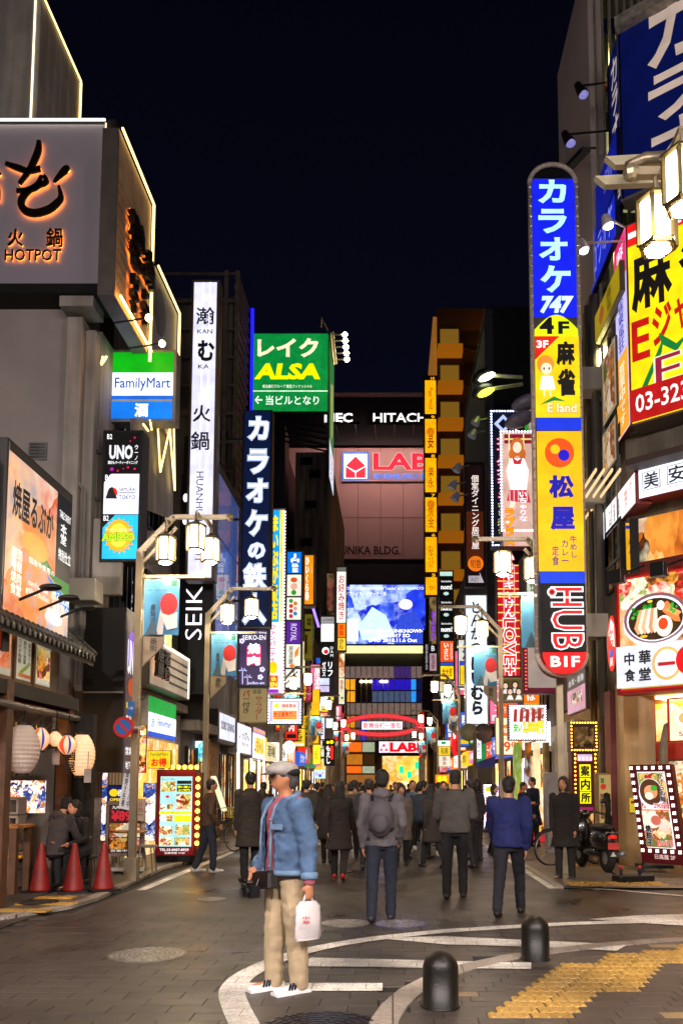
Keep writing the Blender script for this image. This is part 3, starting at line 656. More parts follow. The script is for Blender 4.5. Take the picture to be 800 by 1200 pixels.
# big picture billboard on the upper floor
f = side(XA, 7, 83, 517, 716)
bb = sign('billboard', 'large orange backlit izakaya billboard with brush title above the tiled eave', 'billboard', f, [
    PI(0, 0, 100, 100, 'izaka', .62, .9, soft=1.2), R(0, 0, 100, 5, '#3a3a38', 0), R(74, 5, 100, 62, '#141c28', .5), PG([(74, 62), (100, 62), (100, 74), (45, 58), (45, 48)], '#2a7a2a', .8), PG([(60, 64), (100, 74), (100, 84), (68, 72)], '#2a8ad8', .8),
    T('焼屋るぶか', 6, 20, 68, 42, '#20202a', .05, .03), D(40, 52, 20, '#f0a040', .9, 8), T('TABLE ORIENT', 77, 16, 97, 21, '#ffffff'), V('本堂', 79, 24, 90, 38, '#ffffff'), T('特別仕立', 76, 42, 98, 50, '#ffffff', 1, .02),
    T('国産牛使用の', 30, 60, 70, 64, '#f8f8f0', 1), T('居酒\n場屋\n焼肉\n食堂', 5, 60, 20, 88, '#f8f0e8', 1, .02), T('comfortable\ngrilled chicken', 26, 74, 62, 84, '#fff4e8', .9), T('飲み放題\n個室宴会', 66, 72, 96, 86, '#f8f0e0', .9), D(72, 90, 12, '#fff8e8', 2.0, 5)], .25, '#2e2c2a', .04)  # the low white oval is a glare painted into the print
f = front(-14, 520, 7, 760, 10.85, (0, 0, 100, 100))
sign('shop_sign', 'black sign with white dots of writing at the left edge beside the orange billboard', 'sign', f, [T('さかな', 82, 12, 98, 17, '#f0f0f0'), T('やきとり', 82, 22, 98, 26, '#f0f0f0'), T('居酒屋', 82, 30, 98, 36, '#f0f0f0'), R(96, 40, 99, 100, '#c02818', .4)], .2, '#0e0e12', .01)
for k, px in enumerate((22, 46, 67)):      # black spot arms at the foot of the billboard
    Y = YX(px, XA, 715); r_ = thing('floodlight', ['first', 'second', 'third'][k] + ' black floodlight from the left at the foot of the orange billboard', 'floodlight', (XA + .1, Y, 4.2), 'floodlights under the orange billboard')
    q = MB(); q.tube([(XA, Y, 4.05), (XA + .35, Y, 4.2)], .02, black, 6); q.build('arm', r_); q = MB(); q.ell((XA + .42, Y, 4.22), (.16, .1, .05), black, 12, 6); q.build('head', r_, smooth=True)
# ---- L2: hotpot building: grey front wall, pillar, upper sign box
YH = 16.3
hb = thing('building', 'grey corner building carrying the hotpot sign box and LED outlined panels', 'building', (-9, 18, 0))
q = MB(); q.box(-16, YH, 0, XL - .3, 22, 10.6, conc2); q.build('wall', hb)
zt = P(60, 352, YH).z; zb = P(60, 730, YH).z
q = MB(); q.box(-12, YH - .12, zb - 1, P(78, 500, YH).x, YH - .01, zt, mat('#a89e98', .6, 0, .08, 1.5, .1)); q.build('front_panel', hb)
q = MB(); x_ = P(80, 500, YH).x; q.box(x_, YH - .16, zb - 1, x_ + .05, YH - .01, zt, black); q.box(-12, YH - .16, zt, x_ + .05, YH - .01, zt + .05, black); q.build('front_panel_trim', hb)
q = MB(); xa = P(84, 500, YH).x; xb = P(103, 500, YH).x; q.box(xa, YH - .45, 2.4, xb, YH - .02, P(90, 385, YH).z, conc2); q.build('pillar', hb, bevel=.03)
q = MB(); xc = P(116, 500, YH).x; q.box(xb + .002, YH - .28, 2.4, xc, YH - .02, P(100, 395, YH).z, conc); q.build('pillar', hb, bevel=.02)
q = MB(); q.box(P(84, 360, YH).x, YH - .6, P(0, 378, YH).z, P(122, 360, YH).x, YH, P(0, 350, YH).z, conc2); q.build('cornice', hb)
pipe(hb, [(xc - .1, YH - .36, 3.5), (xc - .1, YH - .36, 7.2), (xc - .25, YH - .36, 7.4), (xc - .25, YH - .36, 9)], .035, conc)
q = MB(); q.box(P(82, 700, YH - .7).x, YH - .9, P(0, 706, YH - .7).z, P(116, 700, YH - .7).x, YH - .45, P(0, 680, YH - .7).z, pale); q.box(P(112, 700, YH).x, YH - .25, P(0, 700, YH).z, P(146, 700, YH).x, YH - .1, P(0, 612, YH).z, conc2); q.build('concrete_block', hb, bevel=.02)
for x, z, w, h in ((-8.2, 6.4, .5, .35), (-7.1, 7.9, .35, .35)):
    q = MB(); q.box(x, YH - .17, z, x + w, YH - .12, z + h, steel)
    for j in range(5): q.box(x + .03, YH - .19, z + .04 + j * h / 5.5, x + w - .03, YH - .17, z + .07 + j * h / 5.5, darkc)
    q.build('vent', hb)
pipe(hb, [(-6.05, YH - .3, 2.6), (-6.05, YH - .3, 9.6)], .03, steel); pipe(hb, [(-5.95, YH - .32, 5.1), (-5.7, YH - .5, 5.0), (-5.5, YH - .5, 4.4), (-5.45, YH - .4, 3.4)], .018, black)
# side wall toward the street: recessed bays, ducts
for k in range(4):
    y = 17.2 + k * 1.15; window(hb, 'x+', XL - .3, y, y + .9, 7.6, 9.4, glass)
    window(hb, 'x+', XL - .3, y, y + .9, 5.0, 6.6, glass)
q = MB(); q.box(XL - .3, 16.9, 3.4, XL + .25, 21.8, 3.6, conc); q.build('ledge', hb)
for y in (17.6, 19.4): ac(hb, XL - .1, y, 6.75)
q = MB(); q.box(P(116, 420, 17.3).x, 17.3, P(0, 413, 17.3).z, P(133, 420, 17.3).x, 17.6, P(0, 360, 17.3).z, blackm); q.box(P(114, 420, 17.3).x, 17.3, P(0, 470, 17.3).z, P(133, 420, 17.3).x, 17.6, P(0, 430, 17.3).z, mat('#4a443e', .8)); q.build('duct', hb)
# upper storey wall with LED rim
ub = thing('rooftop_wall', 'pale plaster rooftop wall with a yellow LED outline above the hotpot sign', 'wall', (-8, 17.5, 10))
Yu = 16.6; q = MB(); q.box(-14, Yu, 10.5, P(42, 60, Yu).x, Yu + .25, 20, conc2); q.build('front_slab', ub)
xs = P(47, 60, Yu).x; Y2 = YX(94, xs, 95); zt1 = P(94, 97, Y2).z
q = MB(); q.box(xs - .2, Yu - .02, 10.5, xs, Y2, zt1, conc2); q.build('side_slab', ub)
q = MB(); q.bar((xs + .03, Yu, zt1 + .03), (xs + .03, Y2, zt1 + .03), .03, .03, led); q.bar((xs + .03, Y2, 11), (xs + .03, Y2, zt1), .035, .035, led); q.bar((P(42, 60, Yu).x - .03, Yu - .03, 11), (P(42, 60, Yu).x - .03, Yu - .03, 20), .03, .03, glow('#fff0c8', 2, 0)); q.build('led_strip', ub)
# hotpot sign box
f = front(-40, 140, 133, 343, 15.6)
hs = thing('sign', 'large pale hotpot sign box with black brush character and orange halo letters', 'sign', f.pt(60, 343))
q = MB(); face_box(q, f, .9, mat('#050505', .75, 0, .3), .0); q.build('casing', hs)
q = MB(); q.add([f.pt(-40, 147, .02), f.pt(121, 147, .02), f.pt(121, 333, .02), f.pt(-40, 333, .02)], [(0, 1, 2, 3)], mat('#857d88', .6, 0, .05, 1, .02, em='#b8aeb8', es=.06)); q.build('panel', hs)  # some of the LED light on the panel is painted in as emission
q = MB(); q.bar(f.pt(-40, 144, .08), f.pt(122, 144, .08), .03, .03, glow('#fff0d8', 5, 0)); q.bar(f.pt(122.5, 147, .06), f.pt(122.5, 333, .06), .02, .02, glow('#ffe8c0', 1.6, 0)); q.build('led_strip', hs)
strokes = [[(46, 170, 5), (45, 183, 9), (37, 203, 8), (25, 221, 5)], [(8, 197, 5), (22, 202, 8), (35, 206, 7), (49, 203, 8)], [(50, 211, 3), (47, 222, 9), (36, 228, 7), (22, 229, 5)], [(53, 211, 5), (56, 219, 7), (43, 225, 6), (32, 233, 9), (28, 243, 9), (33, 252, 10), (45, 255, 10), (60, 251, 10), (70, 243, 9), (74, 236, 7), (71, 223, 3)], [(65, 219, 3), (72, 211, 7), (79, 204, 10), (82, 205, 5)]]
def brush(f, strokes, m, off, parent, name='lettering', grow=0, ext=0.0):
    q = MB()
    for st in strokes:
        pts = [];  # smooth
        for i in range(len(st) - 1):
            p0, p1, p2, p3 = [Vector(st[max(0, min(len(st) - 1, j))]) for j in (i - 1, i, i + 1, i + 2)]
            for k in range(6):
                t = k / 6; pts.append(.5 * ((2 * p1) + (p2 - p0) * t + (2 * p0 - 5 * p1 + 4 * p2 - p3) * t * t + (3 * p1 - p0 - 3 * p2 + p3) * t ** 3))
        pts.append(Vector(st[-1])); L, R_ = [], []
        for i, p in enumerate(pts):
            d = (pts[min(i + 1, len(pts) - 1)] - pts[max(i - 1, 0)]); d = Vector((d.x, d.y)).normalized(); w = p.z * .43 + grow
            L.append((p.x - d.y * w, p.y + d.x * w)); R_.append((p.x + d.y * w, p.y - d.x * w))
        n = len(pts); V_ = [f.pt(a, b, off) for a, b in L] + [f.pt(a, b, off) for a, b in R_]
        fs = [(i, i + 1, n + i + 1, n + i) for i in range(n - 1)]
        if ext:
            V_ += [v - f.N * ext for v in V_]; k = 2 * n
            fs += [(i, i + 1, k + i + 1, k + i) for i in range(n - 1)] + [(n + i, n + i + 1, k + n + i + 1, k + n + i) for i in range(n - 1)] + [(0, n, k + n, k), (n - 1, 2 * n - 1, k + 2 * n - 1, k + n - 1)]
        q.add(V_, fs, m)
    return q.build(name, parent)
halo = glow('#ff8a30', 9, 0); ink = mat('#140d08', .4, .3)
brush(f, strokes, ink, .13, hs, ext=.05); brush(f, strokes, halo, .065, hs, 'halo_light', -.6)
brush(f, [[(-16, 200, 6), (-6, 204, 7), (2, 210, 5)], [(-8, 214, 6), (-1, 224, 7), (1, 240, 5)]], ink, .13, hs, ext=.05); brush(f, [[(-16, 200, 4), (-6, 204, 5), (2, 210, 3)], [(-8, 214, 4), (-1, 224, 5), (1, 240, 3)]], halo, .065, hs, 'halo_light')
draw(f, [T('火', 13, 272, 31, 292, ink, b=0.012, ext=.03, off=.08), T('鍋', 58, 271, 77, 293, ink, b=.012, ext=.03, off=.08), T('HOTPOT', 11, 296, 76, 309, ink, b=.0, ext=.03, off=.08),
         T('火', 13, 272, 31, 292, halo, b=.0, off=.03), T('鍋', 58, 271, 77, 293, halo, b=.0, off=.03), T('HOTPOT', 11, 296, 76, 309, halo, b=-.002, off=.03)], hs)
# street side panels of the same shop, rimmed with LED tube
f2 = side(-5.04, 137, 177, 152, 345)
sp1 = sign('sign', 'side panel of the hotpot shop with raised black brush letters and LED rim', 'sign', f2, [R(0, 0, 100, 100, mat('#c0a080', .7, 0, .25, 3, .2), 0)] + [R(0, 30 + k * 7, 100, 30.5 + k * 7, mat('#5a4028', .8), 0) for k in range(10)], .3, '#6a625c', .02)
draw(f2, [V('瀚も', 22, 36, 60, 68, halo, b=0, off=.06), V('火鍋', 66, 40, 96, 62, halo, b=0, off=.06), V('HOT', 30, 74, 48, 97, halo, b=0, off=.05), V('POT', 62, 70, 82, 92, halo, b=0, off=.05)], sp1)
draw(f2, [V('瀚も', 22, 36, 60, 68, ink, b=.03, ext=.12, off=.16), V('火鍋', 66, 40, 96, 62, ink, b=.03, ext=.12, off=.16), V('HOT', 30, 74, 48, 97, ink, b=.02, ext=.1, off=.14), V('POT', 62, 70, 82, 92, ink, b=.02, ext=.1, off=.14)], sp1)
q = MB(); q.bar(f2.pt(0, -1, .06), f2.pt(100, -1, .06), .035, .035, led); q.bar(f2.pt(100, -1, .06), f2.pt(100, 106, .06), .045, .045, led); q.build('led_strip', sp1)
q = MB(); q.bar(f2.pt(2, 100, .1), f2.pt(98, 100, .1), .03, .03, glow('#ffb458', 22, 0)); q.build('foot_light', sp1)
for k in (30, 75): q = MB(); a = f2.pt(k, 106, .1); q.tube([a - Vector((.3, 0, 0)), a + Vector((.3, 0, .1))], .02, black, 6); q.ell(a + Vector((.35, 0, .1)), (.07, .07, .07), glow('#ffd890', 10, 0), 8, 6); q.build('spotlight', sp1)
f3 = side(-5.04, 180, 207, 313, 480)
sp2 = sign('sign', 'rounded grey side panel with LED rim beyond the hotpot brush panel', 'sign', f3, [D(25, 24, 22, '#3a3430', 0, 16), D(60, 50, 14, '#4a4440', 0, 10)], .3, '#7a726c', .02)
q = MB(); q.bar(f3.pt(0, -1, .06), f3.pt(100, -1, .06), .035, .035, led); q.bar(f3.pt(100, -1, .06), f3.pt(100, 60, .06), .045, .045, led); q.build('led_strip', sp2)
# W shaped neon below the convenience store sign
nw = thing('neon_sign', 'zigzag yellow LED tubes below the green and white store sign', 'neon sign', P(185, 575, 18))
X_ = -5.0
def nz(px, py): Y = YX(px, X_, py); return Vector((X_, Y, P(px, py, Y).z))
for a, b in (((168, 497), (174, 505)), ((176, 492), (178, 504)), ((185, 497), (188, 553)), ((188, 553), (199, 503)), ((199, 503), (205, 575)), ((205, 575), (204, 500)), ((121, 418), (119, 427)), ((119, 427), (125, 418))):
    q = MB(); q.bar(nz(*a), nz(*b), .03, .03, led); q.build('led_tube', nw)
q = MB(); q.add([nz(160, 490) - Vector((.12, 0, 0)), nz(209, 490) - Vector((.12, 0, 0)), nz(209, 590) - Vector((.12, 0, .4)), nz(160, 590) - Vector((.12, 0, 0))], [(0, 1, 2, 3)], conc); q.build('backing_wall', nw)
# ---- black sign box on the corner, above the izakaya's end
f = front(98, 712, 146, 905, 15.0, (0, 0, 100, 100))
bs = sign('sign_box', 'black boarded sign box on the corner below the concrete ledge', 'sign box', f, [], .02, '#15120f', .0)
q = MB(); face_box(q, f, .9, mat('#1a1512', .45, .1, .5, 1.5, .2, stain=.5), 0, -.03); q.bar(f.pt(0, 52, .03), f.pt(100, 52, .03), .03, .03, steel); q.build('body', bs)
f = side(f.pt(100, 0).x + .01, 146, 160, 718, 905)
sign('sign', 'narrow lit side sign with violet bottle shape and yellow print by the no parking sign', 'sign', f, [R(4, 2, 96, 100, '#5a4a50', .5), D(50, 22, 36, '#6a3ac8', .9, 12), T('UNO', 14, 16, 90, 38, '#f0f0f0', 1, .03), D(50, 46, 30, '#b84a20', .7, 6), T('貸切パー', 8, 56, 92, 60, '#f0e030'), T('飲み放題', 8, 64, 92, 68, '#f8f8f8'), T('3500円', 8, 73, 92, 78, '#f0c830'), T('営業中', 8, 84, 92, 89, '#ffffff'), T('地下一階', 8, 93, 92, 98, '#e8e8e8')], .03, '#2a2428', .01)
# ---- convenience store front (left)
cs = thing('shop', 'convenience store front with green and white band and tiled wall', 'shop', (-5.5, 20, 0))
q = MB(); q.box(-9, 16.35, 0, XL + .05, 21.9, 3.35, joint_mat('#b8aca0', .1, .1, 'wall_tile', .008, '#6a6058')); q.build('wall', cs)
q = MB(); q.box(XL + .05, 17.6, .05, XL + .1, 21.5, 2.6, pic('gold', .7, 5, stretch=(1, 1, .6))); q.build('shop_window', cs)
f = side(XL + .3, 174, 206, 815, 862)
q = MB(); face_box(q, f, .25, mat('#d8d8d8', .5), .02)
q.build('sign_casing', cs); draw(f, [R(0, 0, 100, 40, '#0a9a3a', 1), R(0, 40, 100, 88, '#e8f0ff', 1.15), R(0, 88, 100, 100, '#2050c8', 1), T('FamilyMart', 30, 52, 80, 74, '#2848b8', .8), T('酒', 6, 55, 18, 78, '#7080a0', .8)], cs)
# big fascia with dark slats above it
f = side(XL + .6, 176, 222, 745, 800)
fs_ = sign('fascia_sign', 'wide beige shop fascia with four horizontal dark bars and black raised letters', 'sign', f, [R(0, 0, 100, 100, '#c8b8a0', .4), R(0, 0, 100, 6, '#fff0c8', 3), R(96, 0, 100, 100, '#fff0c8', 2.2)] + [R(42, 22 + k * 19, 94, 27 + k * 19, '#4a4440', 0) for k in range(4)] + [T('居酒\n屋台', 4, 18, 34, 84, ink, b=.04, ext=.08, off=.1, ob=.04), T('居酒\n屋台', 5, 19, 33, 83, halo, b=.02, off=.04)], .5, '#6a6058', .03)
f = side(XL + .45, 168, 202, 672, 745)
sign('billboard', 'slanted yellow and white noisy picture billboard behind the rugby banner', 'billboard', f, [PI(0, 0, 100, 100, 'sumo', .8, 1.4, soft=1.0, stretch=(1, 1, .4))], .15, '#2a2a26', .02)
# tv and vertical boards past the store
f = front(213, 868, 238, 893, 23.6, (0, 0, 100, 100)); sign('screen', 'small screen showing bright green leaves past the convenience store', 'screen', f, [PI(2, 2, 98, 98, 'tv', 1.3, 4)], .12, '#101010', .01)
# ---- L2b blue clad building
b2 = building('building with glossy blue cladding behind the white hotpot blade sign', -14, -5.45, 22.05, 29.3, 11.4, mat('#6a625a', .7, stain=.3), ledges=2)
q = MB(); bl = mat('#3a5aa8', .25, .3, .15, .8, .02, coat=.6, em='#4a6cc0', es=.28)  # faint emission paints blue sign light into the cladding
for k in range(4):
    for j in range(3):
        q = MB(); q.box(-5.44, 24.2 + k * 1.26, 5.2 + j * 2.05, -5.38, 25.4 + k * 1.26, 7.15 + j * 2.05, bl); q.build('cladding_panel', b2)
for k in range(6): window(b2, 'x+', -5.45, 22.4 + k * 1.12, 23.35 + k * 1.12, .4, 2.6, warmglass)
q = MB(); q.box(-5.9, 22.0, 3.0, -5.0, 29.2, 3.25, conc); q.build('canopy', b2)
q = MB(); q.box(-5.44, 24.4, .1, -5.2, 25.6, 2.9, mat('#a07848', .8, 0, .5, 9, .8)); q.build('stone_pier', b2)
q = MB(); q.box(-5.6, 22.0, 3.3, -4.9, 22.2, 9.8, mat('#2a2826', .8)); q.build('fin_wall', b2)
# ---- L3 steel framed building
b3 = thing('building', 'grey building wrapped in a rusty steel lattice frame left of the green rooftop sign', 'building', (-9, 32, 0))
zt3 = P(240, 345, 29.4).z; zt4 = P(240, 322, 29.4).z
q = MB(); q.box(-16, 29.6, 0, -5.8, 32, zt3, mat('#6e645c', .8, 0, .25, .8, stain=.4)); q.build('wall', b3)
rust = mat('#7a6c62', .6, .4, .3, 3)
for k in range(9):
    z = zt4 - k * 1.05; q = MB(); q.bar((-9.2, 29.35, z), (-5.6, 29.35, z), .07, .09, rust); q.build('frame_rail', b3)
for x in (-9.2, -6.0, -5.6): q = MB(); q.bar((x, 29.35, 5), (x, 29.35, zt4 + .1), .14, .14, rust); q.build('frame_post', b3)
for k in range(26):
    z = zt4 - k * .42; q = MB(); q.box(-5.75, 29.5, z, -5.6, 31.9, z + .14, rust); q.build('louvre', b3)
q = MB(); q.tube([(-5.2, 29.2, 0), (-5.2, 29.2, 13)], .12, conc2, 10); q.build('drain_pipe', b3, smooth=True)
for k in range(3): window(b3, 'y', 29.6, -8.9 + k * 1.1, -8.1 + k * 1.1, 13, 14.2, glass)
# blue neon line
t = thing('neon_line', 'thin vertical blue neon line at the edge of the steel framed building', 'neon light', P(295, 480, 32.4)); q = MB(); q.bar(P(296, 362, 32.4), P(294.5, 482, 32.4), .1, .1, glow('#1010ff', 3.5, 0)); q.build('tube', t)
# ---- L5 low dark block, L4 concrete tower, L6 far block
b5 = building('low dark block hidden behind the stacked blade signs on the left', -16, -5.5, 32.7, 63, 11.5, darkc, ledges=4)
wgrid(b5, 'x+', -5.5, 38, 62, 4, 11, 8, 2, [glass, dim, warmglass, dim], 5)
b4 = thing('building', 'dark concrete tower under the green rooftop sign', 'building', (-9, 72, 0))
z4 = P(340, 487, 64).z; xr = P(386, 600, 64).x
q = MB(); q.box(-20, 66, 0, P(330, 600, 66).x, 80, z4 - 1, mat('#1e1e22', .6, .2, .4, .3)); q.build('wall', b4)
q = MB(); q.box(P(346, 560, 64).x, 64, 0, xr, 84, P(0, 530, 64).z, mat('#8a8078', .85, 0, .35, .25, .3, stain=.5)); q.build('stair_tower', b4)
q = MB(); q.box(P(322, 560, 64).x, 63.5, 0, P(334, 600, 64).x, 66, z4 - 1, mat('#2c3040', .5)); q.build('fin', b4)
for k, (px, py) in enumerate(((352, 545), (357, 596), (352, 640), (362, 560))):
    x = P(px, py, 64).x; z = P(px, py, 64).z; window(b4, 'y', 64, x, x + .9, z, z + .6, black, None, 0)
for k in range(5):
    q = MB(); z = P(0, 490 + k * 7, 64).z; q.bar((P(300 + k * 6, 490, 64).x, 63.4, z), (P(384, 490, 64).x, 63.4, z - 1), .12, .12, mat('#3a3634', .6, .4)); q.build('support_beam', b4)
b6 = building('low shop block on the left before the red gate', -16, -5.7, 84.1, 106, 13, darkc, ledges=3); wgrid(b6, 'x+', -5.7, 85, 105, 3.5, 12, 6, 3, [warmglass, dim, glass], 8)
b6b = building('mid height block left of the plaza screen', -16, -8.2, 107, 112, P(0, 640, 107).z, darkc, ledges=3)
# ---- right side
R1 = thing('building', 'corner building on the right with chamfered front and yellow mahjong sign', 'building', (8, 18, 0))
w1 = mat('#7a7266', .75, 0, .25, 1.5, .25, stain=.3)
cxp = [(4.7, 24), (4.7, 16.7), (8.6, 13.1), (16, 13.1), (16, 24)]
q = MB(); q.prism([(x, y, 3.6) for x, y in cxp], (0, 0, 0), (0, 0, 7.6), w1); q.build('wall', R1)
for z in (8.6, 11.2): q = MB(); q.prism([(x - (.12 if i < 3 else 0), y - (.05 if 0 < i < 4 else 0), z) for i, (x, y) in enumerate(cxp)], (0, 0, 0), (0, 0, .3), mat('#9a9084', .7)); q.build('ledge', R1)
for k in range(5):
    y = 17.1 + k * 1.25
    for z, pn in ((9.1, dim), (6.2, glass)): window(R1, 'x-', 4.7, y, y + 1.1, z, z + 2.2, pn if k % 2 else glass, steel)
pipe(R1, [(4.55, 18.6, 0), (4.55, 18.6, 16)], .07, steel); pipe(R1, [(4.5, 18.95, 3), (4.5, 18.95, 15)], .05, darkc); pipe(R1, [(4.52, 19.3, 3), (4.52, 19.3, 15)], .035, mat('#b8a860', .5)); pipe(R1, [(4.5, 18.2, 3), (4.5, 18.2, 12.5)], .09, darkc)
for z, px in ((P(0, 445, 18.3).z, 390), (P(0, 575, 18.3).z, 560), (P(0, 730, 18.3).z, 715)):
    q = MB(); q.box(3.95, 18.0, z - .35, 4.6, 18.5, z + .15, pale); q.build('junction_box', R1)
# ground floor of the noodle shop: marble pier, red frames, lit ceiling, glass
marb = mat('#c8a878', .3, 0, .25, 1.2, .05, coat=.3, stain=.25)
q = MB(); q.box(4.5, 16.6, .035, 5.1, 17.2, 3.6, marb); q.build('marble_pier', R1)
q = MB(); q.box(4.4, 17.25, .035, 4.75, 17.7, 3.5, mat('#6a2a2c', .5, 0, .2, 4)); q.build('tiled_pier', R1)
q = MB(); q.prism([(4.7, 24, 0), (4.7, 17.7, 0), (5.1, 17.3, 0), (9.2, 14.4, 0), (16, 14.4, 0), (16, 24, 0)], (0, 0, .03), (0, 0, 3.5), mat('#a88858', .7, 0, .2, 2)); q.build('ground_floor_wall', R1)
q = MB(); q.prism([(4.62, 16.75, 3.32), (8.6, 13.0, 3.32), (9.4, 14.2, 3.32), (5.1, 17.3, 3.32)], (0, 0, 0), (0, 0, .27), mat('#b09a78', .6)); q.build('canopy', R1)
ddir = Vector((3.9, -3.6, 0)).normalized(); dn = Vector((-ddir.y * -1, 0, 0))
for off_, z in ((.25, 3.29), (.55, 3.29)):
    q = MB(); a = Vector((4.85, 16.75, z)) + ddir.cross(Vector((0, 0, -1))) * off_ ; q.bar(a + ddir * .25, a + ddir * 4.6, .12, .05, glow('#ffd080', 12, 0)); q.build('ceiling_tube', R1)
base = Vector((5.2, 17.15, 0)); redf = mat('#a02818', .45, 0, .2, 3, .1)
for k in range(5):
    a = base + Vector((.82, -.57, 0)) * k * 1.0
    q = MB(); q.box(-.07, -.07, .03, .07, .07, 3.3, redf, None, a); q.build('red_post', R1)
    for z0, z1, mm_ in ((.9, 2.05, warmglass), (2.45, 3.2, pic('gold', .7, 1.2))):
        q = MB(); b_ = a + Vector((.82, -.57, 0)); q.add([a + Vector((0, 0, z0)), b_ + Vector((0, 0, z0)), b_ + Vector((0, 0, z1)), a + Vector((0, 0, z1))], [(0, 1, 2, 3)], mm_); q.build('window_pane', R1)
    for z in (.8, 2.25): q = MB(); q.bar(a + Vector((0, -.03, z)), b_ + Vector((0, -.03, z)), .1, .32 if z > 1 else .2, redf); q.build('red_rail', R1)
pipe(R1, [(5.22, 16.5, 0), (5.22, 16.5, 2.3), (5.3, 16.45, 2.7), (5.6, 16.3, 2.85)], .09, mat('#8a8070', .5, .3))
q = MB(); q.box(4.75, 16.2, .04, 5.2, 16.45, .55, mat('#c8b088', .6)); q.build('plinth_box', R1)
# upper restaurant window band on the chamfer and its awning slats
a = Vector((4.62, 16.6, 0)); u = Vector((.735, -.678, 0))
for k in range(3):
    p0 = a + u * (.25 + k * 1.5); p1 = p0 + u * 1.4; nrm = Vector((-.678, -.735, 0))
    z0, z1 = P(760, 668, 15.4).z - .3, P(760, 590, 15.4).z
    q = MB(); q.bar(p0 + nrm * .12 + Vector((0, 0, z0)), p0 + nrm * .12 + Vector((0, 0, z1)), .14, .14, blackm); fo = q.build('window', R1)
    q = MB(); q.add([p0 + nrm * .06 + Vector((0, 0, z0)), p1 + nrm * .06 + Vector((0, 0, z0)), p1 + nrm * .06 + Vector((0, 0, z1)), p0 + nrm * .06 + Vector((0, 0, z1))], [(0, 1, 2, 3)], pic('shop', .5, 1.6, soft=.6, stretch=(1, 1, .5))); q.build('pane', fo)
    q = MB(); q.bar(p0 + nrm * .1 + Vector((0, 0, z0 + .55)), p1 + nrm * .1 + Vector((0, 0, z0 + .55)), .05, .25, mat('#6a1a1c', .5)); q.build('red_rail', R1)
window(R1, 'x-', 4.7, 16.9, 18.2, P(0, 690, 17.5).z, P(0, 615, 17.5).z, dim, blackm)
for k in range(4):
    q = MB(); a0 = P(745 - k * 9, 548, 16.3 + k * .05); y0 = YX(690, 4.1 - k * .13 + .1, 625); q.bar(Vector((4.5 - k * .16, 16.4, P(0, 548, 16.3).z)), Vector((4.5 - k * .16, 20.2, P(0, 548, 16.3).z)), .03, .06, glow('#ffd8a0', .9, 0)); q.build('awning_slat', R1)
# ---- slab and louvred stair tower behind the corner building
R2 = thing('building', 'tall grey slab and louvred stair tower rising above the karaoke blade sign', 'building', (6, 21, 0))
Xs = 4.45; Ya = YX(690, Xs, 100); Yb = YX(653, Xs, 100)
q = MB(); zt = P(653, 88, Yb).z; zl = P(650, 190, Yb).z
q.box(Xs, Ya, P(0, 330, Ya).z, Xs + .3, Yb, zt, mat('#c8bcb8', .6, 0, .1, .5, .05)); q.build('side_slab', R2)
q = MB(); q.bar((Xs - .03, Ya, P(690, 175, Ya).z), (Xs - .03, Yb, P(650, 200, Yb).z - .3), .35, .1, black); q.build('black_stripe', R2)
q = MB(); q.box(Xs + .35, Ya + .6, 9.0, 12, 22, zt - 1.5, mat('#3a3a34', .8)); q.build('core_wall', R2)
for k in range(14):
    x = Xs + .12 + k * .17; q = MB(); q.box(x, Ya - .05, 9.0, x + .05, Ya + .05, 23, mat('#a8a290', .5, .3)); q.build('louvre', R2)
for k in range(6):
    z = 10 + k * 2.4; q = MB(); q.box(Xs + .1, Ya + .12, z, Xs + 3, Ya + .58, z + .12, mat('#5a5a50', .7)); q.build('landing', R2)
    q = MB(); q.box(Xs + .2, Ya + .2, z + .3, Xs + 1.6, Ya + .55, z + .4, mat('#8a3a18', .7) if k % 3 == 0 else mat('#6a6a5a', .7)); q.build('handrail', R2)
for py in (73, 178, 297, 420): q = MB(); q.ell((Xs + .22, Ya + .1, P(0, py - 5, Ya).z), (.13, .1, .25), glow('#fff0a0', 45, 0), 10, 8); q.build('stair_lamp', R2)
q = MB(); q.box(Xs + .4, Ya + .58, P(0, 150, Ya).z - 1.6, Xs + 2.2, Ya + .6, P(0, 150, Ya).z + .4, glow('#d8d8a0', .35)); q.build('lit_wall', R2)
for k in range(3): q = MB(); q.bar((Xs + .7 + k * .5, Ya - .5, P(0, 100, Ya).z), (Xs + 2.6 + k * .5, Ya - .9, 23), .14, .14, mat('#7a7884', .5, .5)); q.build('brace', R2)
# ---- R3 and onward
R2b = building('low block behind the karaoke blade sign on the right', 4.65, 16, 24.2, 37.9, 9.5, darkc, ledges=2); wgrid(R2b, 'x-', 4.65, 25, 37, 3.2, 9, 6, 2, [dim, glass, warmglass], 3)
q = MB(); q.box(4.45, 21.0, 0, 4.65, 24.0, 3.2, mat('#c8c0b8', .4)); q.build('white_pier', R2b)
R3 = building('plain dark grey block behind the twin floodlights on the right', P(571, 500, 38).x, 18, 38, 50, P(0, 364, 38).z, mat('#2e2d33', .7, 0, .2, .6, .1), ledges=0)
q = MB(); q.box(P(571, 500, 38).x - .12, 37.9, 8, P(578, 500, 38).x, 38, P(0, 364, 38).z, mat('#55555a', .7)); q.build('edge_strip', R3)
R4 = thing('building', 'tall orange lit building with balconies and outside stairs right of the plaza', 'building', (8, 92, 0))
x4 = P(513, 600, 87).x; x5 = P(572, 600, 87).x; top = P(0, 362, 87).z
q = MB(); q.box(x4, 87, 0, 20, 100, top, mat('#4a3018', .7, 0, .3, .3, .2)); q.build('wall', R4)
